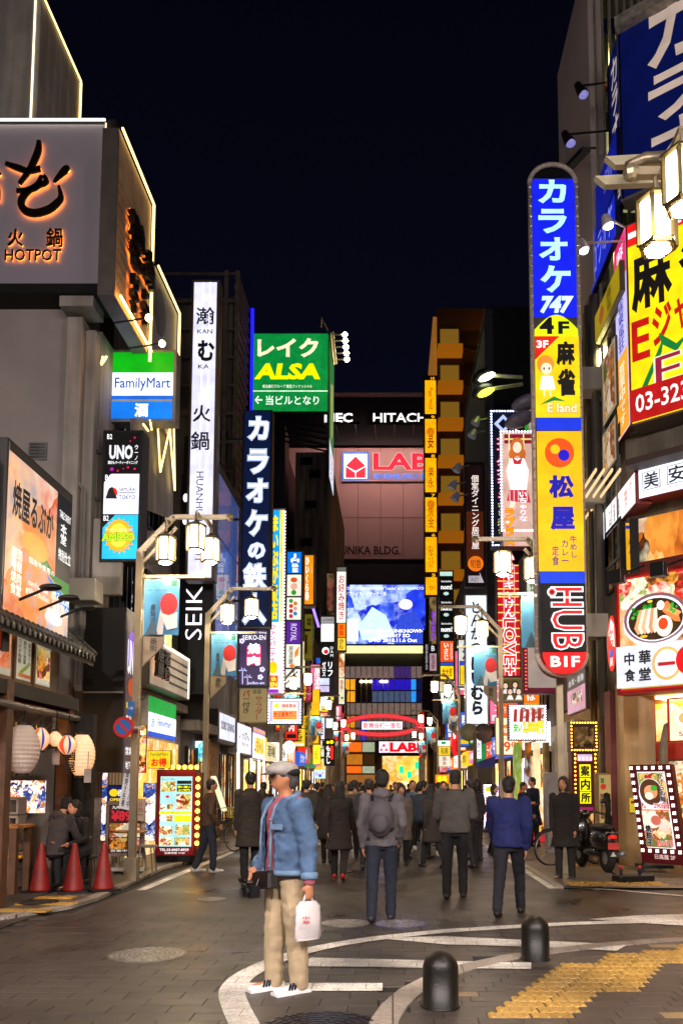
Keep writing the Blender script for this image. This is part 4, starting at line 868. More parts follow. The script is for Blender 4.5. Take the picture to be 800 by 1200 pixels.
q = MB(); q.box(x4 - .05, 86.9, top - 2.4, 20, 87, top, mat('#8a5a30', .8, 0, .15, .3)); q.box(x4 - .45, 86.8, 30, x4 - .05, 99, top - 1, mat('#d89a50', .7, em='#d08830', es=.25)); q.build('parapet', R4)  # the lit side edge has its orange light put into the colour
orl = mat('#a8641c', .6, 0, .2, 1, em='#d07814', es=.3)  # orange lamp light painted into balconies and stairs as emission
for k in range(13):
    z = top - 4.6 - k * 4.02
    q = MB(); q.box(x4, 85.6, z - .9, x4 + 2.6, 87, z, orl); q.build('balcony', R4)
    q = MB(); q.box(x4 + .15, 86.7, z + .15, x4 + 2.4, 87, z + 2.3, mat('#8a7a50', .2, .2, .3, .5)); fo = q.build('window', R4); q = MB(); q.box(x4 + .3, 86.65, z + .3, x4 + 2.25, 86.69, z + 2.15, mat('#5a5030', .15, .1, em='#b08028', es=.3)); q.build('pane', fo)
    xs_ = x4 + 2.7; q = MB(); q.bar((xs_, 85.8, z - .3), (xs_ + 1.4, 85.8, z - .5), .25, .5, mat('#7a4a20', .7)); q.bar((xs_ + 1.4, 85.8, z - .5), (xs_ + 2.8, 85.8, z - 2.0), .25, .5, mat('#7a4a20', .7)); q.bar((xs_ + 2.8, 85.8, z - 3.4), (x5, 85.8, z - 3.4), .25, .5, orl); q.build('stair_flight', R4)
    q = MB(); q.box(xs_ + 3.0, 86, z - 3.0, x5 - .8, 86.9, z - 2.9, mat('#6a4018', .7)); q.ell((xs_ + 3.7, 85.8, z + .2), (.38, .3, .28), glow('#ffb020', 20, 0), 8, 6); q.build('stair_landing_lamp', R4)
    q = MB(); q.box(xs_ + .1, 86.2, z - 1.9, xs_ + 3, 86.9, z - 1.7, mat('#3a2414', .8)); q.build('landing', R4)
R5 = building('block of bars behind the blade signs on the right beyond the grey block', 4.7, 16, 50.1, 85, 15, darkc, ledges=4); wgrid(R5, 'x-', 4.7, 51, 84, 3.5, 14, 9, 3, [warmglass, dim, glass, dim], 9)
# ---- plaza building at the end of the street
YY = 118
def FX(px): return P(px, 700, YY).x
def FZ(py): return P(450, py, YY).z
B7 = thing('building', 'wide concrete plaza building with big screen and curtain wall closing the street', 'building', (0, YY + 6, 0))
pk = mat('#c09c98', .8, 0, .1, .12, .1)
q = MB(); q.box(-26, YY, FZ(655), 26, YY + 14, FZ(525), pk); q.build('concrete_wall', B7)
for k in range(5): q = MB(); x = FX(392) + k * 3.2; q.box(x, YY - .03, FZ(655), x + .06, YY - .003, FZ(525), mat('#5a4644', .8)); q.build('panel_joint', B7)
q = MB(); q.box(-26, YY - .04, FZ(607), 26, YY - .005, FZ(607) + .06, mat('#5a4644', .8)); q.build('panel_joint', B7)
q = MB(); q.box(-27, YY - .5, FZ(523), 27, YY + 14, FZ(468), mat('#0a080a', .5)); q.box(-27, YY - .8, FZ(466), 27, YY + 14, FZ(463), mat('#a88884', .6)); q.build('roof_band', B7)
q = MB(); q.box(-26, YY + .3, FZ(785), 26, YY + 14, FZ(655.5), mat('#181420', .6)); q.build('upper_wall', B7)
q = MB(); q.box(-26, YY + .3, 0, 26, YY + 14, FZ(785.2), mat('#4a3c38', .7)); q.build('lower_wall', B7)
# curtain wall: panes and mullions
for j, (ya_, yb_) in enumerate(((781, 795), (796, 809), (810, 823), (824, 838), (839, 853), (854, 868))):
    for i in range(14):
        x0 = FX(404 + i * 6.4); x1 = FX(404 + (i + 1) * 6.4); z0, z1 = FZ(yb_), FZ(ya_)
        c = {0: ('#8a7470', .55), 3: ('#8a7468', .6), 4: ('#7a6860', .5), 5: ('#6a5850', .5)}.get(j)
        if j > 3 and i < 2: c = ('#e89828', .8)
        if j > 3 and i == 3: c = ('#4838c8', .7)
        if j in (1, 2):
            c = ('#f0a020', 1.0) if i < 2 else (('#20181c', .2) if i < 5 else (('#2818c8', .8) if i < 12 else (('#2890f0', 1) if i == 12 else ('#182058', .5))))
            if j == 2 and 4 < i < 12: c = ('#586c90', .5)
        elif j == 0 and 8 < i < 12: c = ('#5a3a9a', .4)
        q = MB(); q.box(x0 + .05, YY - .1, z0 + .06, x1 - .05, YY - .02, z1 - .02, glow(c[0], c[1])); q.build('window_pane', B7)
q = MB()
for i in range(15): x = FX(404 + i * 6.4); q.box(x - .05, YY - .25, FZ(868), x + .06, YY - .02, FZ(781), mat('#c8b0a8', .5, .2))
q.build('mullions', B7)
for i in range(5): q = MB(); q.ell((FX(424 + i * 5 + (i > 2) * 8), YY - .4, FZ(799)), (.3, .2, .2), glow('#ffd890', 5, 0), 8, 6); q.build('ceiling_lamp', B7)
# shop bands at street level
for (xa, xb, ya_, yb_, c, s_) in ((404, 424, 870, 881, '#f06a18', 1), (425, 439, 870, 881, '#b8c0a0', .7), (404, 425, 884, 896, '#c87a20', .8), (427, 439, 884, 896, '#5a3a20', .4), (404, 424, 898, 906, '#f06a18', 1), (425, 439, 898, 906, '#b8c0a0', .7), (404, 440, 908, 920, '#c8803a', .5)):
    q = MB(); q.box(FX(xa), YY - .2, FZ(yb_), FX(xb), YY + .25, FZ(ya_), glow(c, s_)); q.build('shop_panel', B7)
q = MB(); q.box(FX(448), YY - .1, 0, FX(500), YY + .25, FZ(886), pic('gold', .9, .35)); q.build('shop_interior', B7)
q = MB(); q.box(FX(447), YY - .3, FZ(886), FX(500), YY + .25, FZ(884), black); q.build('shop_lintel', B7)
for px, py in ((470, 902), (488, 897), (479, 908)):
    q = MB(); q.box(FX(px - 2.5), YY - .5, FZ(py + 4), FX(px + 2.5), YY - .35, FZ(py - 4), glow('#18c890', 1.6)); q.build('green_banner', B7)
f = Face((FX(404), YY - .35, FZ(686)), (FX(498) - FX(404), 0, 0), (0, 0, FZ(755) - FZ(686)), (404, 686, 498, 755))
sc = sign('video_screen', 'large blue video screen with bright figures on the plaza building', 'screen', f, [PI(404, 686, 498, 755, 'video', .85, .28, soft=1.3), T('セトリル UNKNOWN 2019 "London" at 5.5 YOSHIMOTO', 406, 688, 496, 692, '#ffffff', 1.1, .02), T('リアンノラ・ワザーデース', 405, 694, 452, 699, '#ffffff', 1.1, .02), D(475, 709, 8, '#ffe0d8', 1.3, 6), PG([(420, 735), (436, 712), (452, 722), (462, 745), (440, 752), (424, 750)], '#b8e0ff', 1.4), PG([(462, 740), (468, 722), (486, 716), (496, 735), (497, 755), (462, 755)], '#3048c8', 1.1), R(405, 726, 420, 752, '#d8f0e8', 1.3), T('LIVE TOUR UNKNOWN\n2018-2017 SO\nDVD 2018.11.6 Out', 424, 738, 496, 753, '#ffffff', 1.5, .03)], .6, '#0a0a10', .3)
q = MB(); q.box(FX(404), YY - .9, FZ(765), FX(495), YY + .3, FZ(758), glow('#ffe890', 1.6)); q.build('light_band', sc)
def flatsign(name, label, cat, x0, y0, x1, y1, Y, els, case='#181818', th=.25, gr=None, grow=.03, **k): return sign(name, label, cat, front(x0, y0, x1, y1, Y), els, th, case, grow, gr, **k)
flatsign('sign', 'white raised letters NEC on the black roof band of the plaza building', 'sign', 388, 482, 413, 496, YY - .6, [T('NEC', 380, 484, 413, 495, '#ffffff', 1.3, .04)], '#0a080a', .1, grow=0)
flatsign('sign', 'white HITACHI lettering on the black roof band of the plaza building', 'sign', 430, 480, 520, 498, YY - .6, [T('HITACHI', 437, 484, 504, 495, '#ffffff', 1.3, .02)], '#0a080a', .1, grow=0)
flatsign('sign', 'red LABI sign with diamond logo and blue SHINJUKU line', 'sign', 400, 529, 545, 564, YY - .35, [R(401, 530, 432, 563, '#2a7ae0', 1.1), R(403, 532, 430, 561, '#f8f8ff', 1.2), PG([(416.5, 535), (428, 546), (416.5, 552), (405, 546)], '#d8203a', 1), PG([(405, 547), (416, 554), (416, 560), (405, 560)], '#d8203a', 1), PG([(428, 547), (417, 554), (417, 560), (428, 560)], '#d8203a', 1), T('LABI', 437, 531, 511, 551, '#f01030', 1.1, .045, o='#fff0f0', ob=.055), T('SHINJUKU 東口', 437, 554, 514, 563, '#3a7af0', 1.2, .03)], pk, .3, grow=0)
flatsign('sign', 'black YUNIKA BLDG. lettering on the pink concrete', 'sign', 385, 638, 471, 651, YY - .05, [T('YUNIKA BLDG.', 391, 640, 469, 650, '#0c0808', 0, .03)], pk, .03, grow=0, )
flatsign('sign', 'red and white LABI sign above the shop entrance', 'sign', 444, 869, 492, 882, YY - .5, [R(444, 869, 455, 882, '#f0e8ff', 1.2), PG([(449.5, 871), (452, 875), (447, 875)], '#e01830', 1), PG([(446, 876), (449, 880), (445, 880)], '#e01830', 1), PG([(453, 876), (450, 880), (454, 880)], '#e01830', 1), R(455.5, 869, 492, 882, '#f8e8e8', 1.1), T('LABI', 456.5, 870, 492, 881, '#e81020', 1.1, .07)], '#8a1818', .4, grow=.02)
q = MB(); 
# ---- the big red gate
YG = 80
gt = thing('street_gate', 'red light bulb covered arch gate with a lens shaped frame across the street', 'gate', (P(448, 920, YG).x, YG, 0))
red = mat('#a00808', .5, em='#e00810', es=.4); rb = glow('#ff5860', 1.2, 0)
def gx(px): return P(px, 850, YG).x
def gz(py): return P(448, py, YG).z
up, lo = [], []
for i in range(33):
    t = i / 32; px = 400 + 92 * t; s_ = sin(pi * t) ** .45
    up.append((gx(px), YG, gz(852 - 13 * s_))); lo.append((gx(px), YG, gz(849 + 12 * s_)))
for cv in (up, lo):
    q = MB(); 
    for a, b_ in zip(cv[:-1], cv[1:]): q.bar(a, b_, .5, .42, red)
    q.build('arch', gt)
    for i in range(0, 44):
        t = i / 43 * 32; k = min(31, int(t)); p = Vector(cv[k]).lerp(Vector(cv[k + 1]), t - k); d_ = (Vector(cv[k + 1]) - Vector(cv[k])).normalized(); n_ = Vector((-d_.z, 0, d_.x)) * .17
        q = MB() if i == 0 else q
        if i == 0: q = MB()
        q.bar(p - n_ - Vector((0, .28, 0)), p + n_ - Vector((0, .28, 0)), .05, .07, rb)
    q.build('neon_bars', gt, kind='stuff')
for px in (400, 494):
    q = MB(); x = gx(px); q.box(x - .22, YG - .22, 0, x + .22, YG + .22, gz(835), red); pl_ = q.build('pillar', gt)
    q = MB()
    for k in range(26): z = gz(885) + k * (gz(838) - gz(885)) / 25; q.box(x - .2, YG - .27, z, x + .2, YG - .24, z + .06, rb)
    q.build('neon_bars', gt, kind='stuff')
    q = MB(); q.box(x - .3, YG - .3, .0, x + .3, YG + .3, gz(888), mat('#d8d8d8', .5)); q.build('base_cover', gt)
draw(Face((gx(424), YG - .3, gz(846)), (gx(471) - gx(424), 0, 0), (0, 0, gz(855) - gz(846)), (424, 846, 471, 855)), [R(424, 846, 471, 855, '#f8e8f0', 1.4), T('歌舞伎町一番街', 425.5, 847.2, 469.5, 853.8, '#e0405a', .9, .02)], gt)
q = MB(); q.box(gx(424), YG - .28, gz(855), gx(471), YG + .2, gz(846), red); q.build('name_box', gt)

for i, px in enumerate((396, 418, 440, 462, 484, 506)):  # made-up floodlights, added to brighten the concrete wall
    x = FX(px); z = FZ(524); y = YY - 8
    t = thing('added_floodlight', ['leftmost', 'second', 'third', 'fourth', 'fifth', 'rightmost'][i] + ' added floodlight on an arm under the black roof band of the plaza building', 'floodlight', (x, y, z), 'added floodlights of the plaza building'); q = MB(); q.bar((x, y, z + .3), (x, YY, z + 1.2), .12, .12, black); q.build('arm', t)
    A_ = Matrix.Rotation(radians(-38), 3, 'X'); q = MB(); q.box(-.7, -.12, -.3, .7, .0, .3, black, A_, (x, y, z)); q.build('housing', t); q = MB(); q.box(-.65, .003, -.26, .65, .02, .26, glow('#ffd0c4', 85, 0), A_, (x, y, z)); q.build('lens', t)
# ================================================================ blade signs, left side
GL = 'blade signs along the left side of the street'; GR = 'blade signs along the right side of the street'
W_ = '#eef2ff'
sign('blade_sign', 'green white and blue FamilyMart sign box with a sake panel below', 'sign', front(131, 412, 204, 492, 17.0), [
    R(132, 413, 203, 437, '#08a010', 1.05, p=1), R(132, 437, 203, 464, '#e8f4ff', 1.25, p=1), R(132, 464, 203, 468.5, '#1060d0', 1.1), R(132, 468.5, 203, 471, '#c8c8c8', .3), R(132, 471, 203, 491, '#0a70e0', 1.1, p=1),
    T('FamilyMart', 135, 443, 200, 459, '#1848a8', .8, .015), T('酒', 159, 473, 175, 489, '#ffffff', 1.2, .05)], .35, '#8a8a88', .04, GL)
sign('blade_sign', 'three panel UNO, SAMURAI TOKYO and AMIGO sign box', 'sign', front(122, 507, 163, 655, 16.0), [
    R(122, 507, 163, 556, '#0a0508', .4, p=1), PG([(130, 556), (163, 556), (163, 603), (122, 603), (122, 566)], '#e8ecff', 1.15), PG([(122, 655), (122, 619), (136, 604), (163, 604), (163, 655)], '#20b8f0', 1.1),
    T('B2', 124, 509, 130, 515, '#ffffff'), T('UNO', 127, 522, 155, 539, '#d8d8e0', 1, .06), V('ウーノ', 157, 522, 161, 540, '#e8e8f0', 1, .02), T('貸切もパーティーダイニング', 126, 541, 161, 545, '#f0f0f0', 1, .03), D(131, 551, 2, '#b818a8', .8), D(138, 553, 1.2, '#d82050', .8), D(150, 549, 1.5, '#c81850', .7), D(157, 514, 1.2, '#e02060', .7), D(152, 518, .9, '#e02060', .7), D(158, 551, 1.4, '#d81860', .8), D(145, 551, .8, '#d81860', .8),
    T('B1', 124, 558, 130, 564, '#ffffff'), D(133, 579, 6, '#e02010', 1), PG([(125, 586), (129, 574), (133, 572), (136, 580), (139, 586)], '#181010', 0), T('SAMURAI', 141, 573, 160, 577.5, '#202020', 0, .01), R(141, 579, 160, 580, '#202020', 0), T('TOKYO', 141, 582, 160, 587, '#202020', 0, .01),
    T('B2', 124, 606, 130, 612, '#ffffff')] + [PG([(143 + 14 * cos(a), 630 + 17 * sin(a)), (143 + 19 * cos(a + .14), 630 + 21 * sin(a + .14)), (143 + 14 * cos(a + .28), 630 + 17 * sin(a + .28))], '#e8a010', 1) for a in [i * .349 for i in range(18)]] + [D(143, 630, 15, '#f0b020', 1.05, 18), D(143, 630, 11, '#ffd840', 1.1, 14), T('パーティーダイニング', 127, 622, 160, 625, '#ffffff'), T('AMIGO', 124, 627, 162, 637, '#b8f020', 1, .06, o='#2a3a10', ob=.1)], .42, '#101014', .05, GL, -.4)
f = front(223.5, 330, 252, 678, 20.5)
sign('blade_sign', 'tall white hotpot blade sign with black brush characters and KAN KA', 'sign', f, [R(224, 331, 251, 677, '#d8d8f2', 1.1), R(234, 331, 236, 677, '#ececff', 1.2), R(242, 331, 244, 677, '#ececff', 1.2),
    T('瀚', 227, 361, 249, 382, '#10101c', 0, .02), T('KAN', 229, 388, 247, 393, '#202030', 0), T('む', 230, 401, 250, 426, '#10101c', 0, .05), T('KA', 231, 430, 244, 435, '#202030', 0), T('火', 226, 478, 247, 498, '#10101c', 0, .02), T('鍋', 224.5, 509, 246, 531, '#10101c', 0, .02), T('HUANHU HOTPOT', 232, 556, 240, 660, '#303040', 0, 0, rot=1)], .35, '#5a4c48', .05, GL)
sign('blade_sign', 'black sign with big white lit letters turned on their side below the hotpot blade', 'sign', front(214, 512, 250, 812, 21.2), [T('SEIKO', 219, 662, 238, 751, '#f4f4ff', 1.6, -.01, rot=-1), D(216, 585, 3, '#f4f4ff', 1.3, 5), D(216, 612, 3, '#f4f4ff', 1.3, 5)], .3, '#0c0c10', .02, GL)
sign('rooftop_sign', 'green billboard with yellow ALSA letters on the concrete tower roof', 'billboard', front(297, 391, 384, 482, 62), [R(297, 391, 384, 482, '#0a8a3c', .85), T('レイク', 301, 396, 373, 419, '#f4e8c0', 1, .05), T('ALSA', 298, 426, 375, 445, '#f0f000', 1.05, .06, skew=.15), T('新生銀行グループ 新生フィナンシャル', 308, 451, 366, 455, '#f0f8e0', 1, .02), R(297, 458, 384, 459.2, '#e8ffe8', 1), T('←', 299, 464, 308, 474, '#f0fff0', 1, .03), T('当ビルとなり', 312, 464, 374, 475, '#f0fff0', 1, .02)], .5, '#0a6a30', .05)
r_ = thing('side_billboard', 'narrow green and white side face hanging right of the ALSA billboard', 'billboard', P(386, 555, 62.5))
f = side(P(386, 500, 62.5).x, 386, 391, 394, 558)
q = MB(); face_box(q, f, .2, mat('#2a3a2a', .6)); q.build('casing', r_); draw(f, [R(0, 0, 100, 72, '#2a8a4a', .55), R(0, 73, 100, 100, '#d8e0f0', .9), PG([(20, 30), (80, 20), (70, 60), (30, 70)], '#c8c080', .5), V('レイク', 25, 78, 75, 96, '#d03060', .8)], r_)
fl = thing('floodlight_rack', 'rack of five bright warm floodlights right of the green billboard', 'floodlights', P(392, 440, 61.5))
q = MB(); m = mat('#b8b0a0', .5, .5)
for a, b in (((387, 390), (391, 428)), ((390, 389), (394, 427))): q.bar(P(*a, 61.5), P(*b, 61.2), .12, .12, m)
q.build('frame', fl)
for k in range(5):
    q = MB(); y = 392 + k * 7.3; q.bar(P(388 + k * .8, y, 61.5), P(402 + k * .8, y, 60.5), .08, .08, m); q.build('arm', fl)
    q = MB(); q.ell(P(404 + k * .6, y, 60.4), (.2, .2, .16), glow('#ffe8b0', 60, 0), 10, 8); q.build('lamp', fl)
q = MB(); q.tube([P(376, 384, 62), P(377, 372, 62), P(380, 380, 62), P(384, 388, 61.8)], .08, m, 6); q.build('cable', fl)
sign('blade_sign', 'tall navy karaoke blade sign with white outlined katakana running down', 'sign', front(284.5, 482, 316, 733, 24.0), [R(285, 482, 315.5, 733, '#081c48', .5)] + [T(c, *b, '#ffffff', 1.4, .035, o='#1848b0', ob=.062, o2='#d8ecff', b2=.088, s2=1.0) for c, b in (('カ', (290, 489, 313, 516)), ('ラ', (290, 528, 313, 556)), ('オ', (289, 563, 313, 590)), ('ケ', (289, 600, 313, 629)), ('の', (292, 638, 311, 656)), ('鉄', (287, 662, 313, 692)), ('人', (287, 697, 313, 731)))], .45, '#0a1430', .04, GL, -.5)
sign('blade_sign', 'purple YAKINIKU dining SEIKO-EN sign with white palm trees', 'sign', front(280.5, 738, 313, 804, 22.4), [R(281, 739, 312.5, 803, '#4a3a68', .55), T('YAKINIKU dining', 283, 740, 312, 743, '#f0f0ff'), T('SEIKO-EN', 284, 744.5, 311, 750, '#f8f8ff', 1.1), R(289, 757, 306, 779, '#e02868', 1), T('焼', 290, 754, 305, 767, '#ffffff', 1.2, .06), T('肉', 290, 769, 305, 780, '#ffffff', 1.2, .06)] + [PG([(x, y), (x + 4 * cos(a) + .5, y - 4 * sin(a)), (x + 5 * cos(a), y - 3.4 * sin(a) + 1.6)], '#c8c8f8', 1) for x, y in ((285, 786), (291, 794)) for a in (.2, 1.0, 1.9, 2.9)] + [R(284.6, 786, 285.6, 802, '#c8c8f8', 1), R(290.6, 794, 291.4, 803, '#c8c8f8', 1)] + [D(x + 2 * cos(a), y + 2 * sin(a), 1.4, '#d8d8ff', 1, n=8) for x, y in ((308, 785), (306, 794), (284, 752)) for a in (0, 1.26, 2.5, 3.77, 5)] + [T('seiko-en', 292, 799, 311, 802.5, '#d8d8ff')], .3, '#181424', .04, GL)
sign('blade_sign', 'beige cloth-like salad bar sign with brush kana under the purple sign', 'sign', front(281, 806, 312.5, 846, 22.6), [R(281, 806, 312.5, 846, '#a89468', .45), V('バー付き', 284, 809, 293, 836, '#302418', 0, .03), T('パ', 284, 809, 293, 817, '#b02818', 0, .03), V('サラダ！', 299, 816, 308, 844, '#8a2418', 0, .02), T('全品', 296, 808, 306, 813, '#302418', 0, .02)], .08, '#7a6a4a', .02, GL)
sign('blade_sign', 'yellow and blue sign with pink kana and bulb edge behind the navy karaoke blade', 'sign', front(316, 597, 332, 812, 29.5), [R(316, 598, 332, 812, '#f8f4ff', 1), R(316, 598, 327, 730, '#10a0e8', 1.1), PG([(327, 598), (331, 598), (331, 730), (329, 730)], '#f8d820', 1.1), V('まいぷが飯店', 316.5, 604, 326, 728, '#f8e000', 1.1, .06, o='#0848a0', ob=.09), V('ファンパーティ', 317, 734, 324, 776, '#f03078', 1, .03), D(321, 783, 5, '#f8d000', 1.1, 7), R(317, 792, 327, 806, '#f06010', 1.1), T('th\nEN', 318, 793, 326, 805, '#fff060', 1.1, .05), R(316, 808, 328, 812, '#a030c0', .9), BL(331.5, 600, 333, 811, 1, 55, .75, '#f0f0ff', 5)], .4, '#f0c8e0', .03, GL)
f = front(314, 819, 353, 848, 28.0)
sign('marquee_sign', 'small marquee with orange picture panel and round white bulbs on the left', 'sign', f, [R(315, 820, 352, 847, '#c8b8f8', .9), R(319, 823, 349, 845, '#fff4e0', 1), D(324, 827, 3, '#f8d820', 1.1, 2.4), T('個室宴会', 330, 825, 347, 829, '#e03040', .9, .03), R(320, 833, 348, 843, '#f88a18', 1.1), T('飲放題専門店', 321, 834, 347, 842, '#f03008', 1, .04, o='#fff0a0', ob=.08), BL(315, 820, 352, 847, 13, 8, .95, '#f4f8ff', 4)], .3, '#3a3a48', .04, GL)
# the stacked column of small panels
els = [R(335.5, 645, 353, 812, '#101014', 0)]
els += [R(336, 647, 352.5, 672, '#0870d8', 1.1, p=1), V('JMBE', 340, 649, 350, 671, '#ffffff', 1.1, .06), R(336, 674, 352.5, 699, '#f4ecd8', 1, p=1), D(344, 680, 4, '#e05828', .9, 3), D(344, 688, 4, '#f0b0a0', .9), D(344, 695, 3, '#28a030', .9), R(336, 701, 352.5, 727, '#f0f0e0', 1, p=1)]
els += [D(341 + (i % 2) * 5, 705 + i * 3, 2.4, c, .9) for i, c in enumerate(('#30a040', '#e88020', '#e04030', '#e8a0a0', '#c02838', '#2090c0', '#d03060'))]
els += [R(336, 729, 352.5, 755, '#5a2898', .8, p=1), T('ROYAL', 341, 732, 348, 752, '#e8d8ff', 1, 0, rot=1), R(336, 756, 352.5, 783, '#e8e8d8', 1, p=1), V('居酒屋', 339, 758, 344, 779, '#3a3a3a', 0), PG([(346, 765), (351, 758), (350, 768), (346, 772)], '#f08010', 1), D(343, 781, 3, '#f07828', 1, 2), R(336, 785, 352.5, 806, '#e8f0e8', .9, p=1), D(344, 796, 8, '#f8fff8', 1.1, 9.5), D(342, 799, 1, '#183018', 0), D(347, 801, 1.2, '#183018', 0), PG([(340, 804), (349, 803), (345, 806)], '#183018', 0)]
sign('blade_sign', 'stacked column of six small panels with a blue panel on top', 'sign', front(335, 645, 353, 808, 33.5), els, .35, '#58584c', .04, GL)
sign('blade_sign', 'orange sign with white slanted kana beside the stacked panel column', 'sign', front(356.5, 650, 367.5, 709, 38), [R(357, 651, 367, 708, '#f88a10', 1.05), V('ひいくら寿', 357.5, 653, 362, 704, '#fffbe8', 1.2, .05), T('居酒屋', 364, 664, 366, 672, '#ffd890', 1, 0, rot=1)], .6, '#806858', .04, GL)
sign('blade_sign', 'dull olive sign with brown markings under the orange sign', 'sign', front(357, 720, 366, 772, 38.4), [R(357, 720, 366, 772, '#7a7018', .5), V('麻雀', 359, 724, 365, 733, '#4a1810', 0, .03), R(357, 737, 364, 740, '#4a1818', 0), R(357.5, 744, 360, 766, '#501828', .2)], .3, '#5a5820', .03, GL)
sign('led_line', 'violet and white light strip slanting down beside the olive sign', 'neon light', front(365, 712, 375, 735, 44, (0, 0, 100, 100)), [PG([(0, 0), (30, 0), (100, 100), (70, 100)], '#8a68ff', 2.5)], .1, '#201830', .0)
sign('blade_sign', 'black and white sign stack with a blank white panel on top of two black ones', 'sign', front(375.5, 722, 391.5, 815, 41), [R(376, 723, 391, 730, '#b8b8b8', .7), T('LOUNGE', 377, 725, 390, 728, '#404040', 0), R(376, 731, 391, 752, '#f4f8f0', 1.25, p=1), R(376, 753, 391, 774, '#141414', .3, p=1), D(381.5, 763, 4.4, '#f0f0f0', 1), D(382, 764, 2.6, '#c81828', 1), V('DAM', 387, 758, 390.5, 770, '#f0f0f0'), R(376, 775, 391, 794, '#101010', .3, p=1), V('リフ', 384, 776, 390, 793, '#f8f8f8', 1.1, .04), V('ゼロス', 377.5, 776, 382, 793, '#f8f8f8', 1.1, .04), R(374, 795, 386, 803, '#d0d8f0', 1, p=1), R(374, 804, 386, 811, '#d8c8f0', .9, p=1)], .4, '#303034', .03, GL)
sign('blade_sign', 'narrow white sign with red kana for okonomiyaki', 'sign', front(394, 664, 405.5, 763, 47), [R(394.5, 665, 405, 669, '#8a8a7a', .5), R(394.5, 670, 405, 730, '#f4f4ec', 1.05, p=1), V('お好み焼き', 396, 674, 403.5, 726, '#d81818', .8, .02), R(396, 731, 405, 747, '#f88010', 1, p=1), V('宴会', 397, 732, 403, 745, '#e02810', 1, .03), R(396, 748, 405, 762, '#f8d040', 1, p=1), V('クル', 397, 749, 403, 761, '#201810', 0, .02)], .4, '#5a584c', .03, GL)
sign('blade_sign', 'small dim shelf-like grey sign on the dark tower wall', 'sign', front(382.5, 671, 391, 720, 60), [PI(383, 672, 391, 720, 'wall', .4, .8), V('居酒屋', 385, 680, 389, 715, '#c04050', .5)], .3, '#48403c', .02, GL)
sign('blade_sign', 'orange and cream strip sign above the red gate pillar', 'sign', front(396.5, 766, 404, 826, 60), [PI(397, 766, 403.5, 794, 'shop', 1, .9), R(397, 795, 403.5, 825, '#e8e0c0', .95), V('酒場', 398, 797, 402, 808, '#c83020', .8), D(401, 818, 1.3, '#188038', .8)], .4, '#4a3a30', .02, GL)
sign('blade_sign', 'tilted dark red sign with yellow kana behind the third lamp post', 'sign', front(355, 790, 365.5, 822, 36), [R(355, 790, 365, 822, '#981c38', .7), V('カラオケ', 355.5, 799, 359, 821, '#f8d020', 1, .05), V('ビッグ', 360.5, 793, 365, 820, '#e878a0', .8, .02)], .2, '#5a1828', .02, GL)
sign('blade_sign', 'bright orange lit lantern box sign behind the left lamps', 'sign', front(365, 808, 374, 838, 40), [R(365, 808, 374, 838, '#f8a818', 1.3)], .4, '#a06818', .02, GL)
sign('blade_sign', 'yellow strip and white round clock-like sign with yellow base', 'sign', front(374, 814, 386, 840, 45), [R(374, 815, 385, 831, '#e8d8a0', .9), D(380, 822, 5.5, '#ffffff', 1.5), R(374, 832, 384, 834, '#f8c010', 1.1), R(374, 835, 384, 839.5, '#c83828', 1), T('焼肉', 375, 835.5, 383, 839, '#ffc0a0')], .4, '#3a3838', .02, GL)
sign('blade_sign', 'thin yellow strip sign right of the black and white stack', 'sign', front(387, 798, 391, 820, 50), [R(387.2, 798, 391, 820, '#e8d030', 1), V('和民', 388, 801, 390.4, 816, '#605010', 0)], .3, '#302820', .02, GL)
sign('blade_sign', 'two white panels low on the left by the second pair of lamps', 'sign', front(374, 841, 390, 867, 52), [R(374, 841, 380, 866, '#e8ecff', 1.1), R(382, 842, 390, 853, '#e0f0f0', 1.1), V('居', 375, 848, 379, 862, '#303050', 0)], .3, '#808080', .02, GL)
sign('blade_sign', 'yellow glowing box sign low in the left distance', 'sign', front(366, 858, 375, 895, 46), [R(366, 858, 373, 871, '#f8b010', 1.1), R(367, 873, 375, 895, '#f8e020', 1.5), T('酒', 368, 880, 372, 890, '#d89010', .8)], .3, '#8a6a20', .02, GL)
sign('blade_sign', 'black sign with white swirl kana and red bar in the left distance', 'sign', front(380, 866, 392, 897, 50), [R(380, 867, 392, 897, '#101010', .2), D(384, 870, 1.8, '#f8e010', 1.2), D(388.5, 869.5, 2.2, '#f8e010', 1.2), R(387, 874, 390.5, 890, '#e02818', 1), V('もえし', 382, 874, 387, 895, '#f8f8f8', 1.2, .04)], .3, '#181818', .02, GL)
sign('round_sign', 'small round white sign on a pole behind the flat cap', 'sign', front(332, 868, 346, 883, 30, (0, 0, 100, 100)), [D(50, 50, 50, '#f4ffff', 1.3), T('Cafe', 22, 62, 70, 76, '#303030', 0)], .02, '#c8c8c8', -.12, GL)
sign('blade_sign', 'colourful low sign with blue and pink lights over the crowd', 'sign', front(368, 902, 381, 912, 40), [R(368, 902, 381, 912, '#b8f0f0', 1.2), D(371, 907, 2.3, '#c0a0ff', 1.3), D(375, 909, 2, '#3050e0', 1.2), D(378, 906, 2, '#f8a0d0', 1.2)], .2, '#c0c0d0', .02, GL)
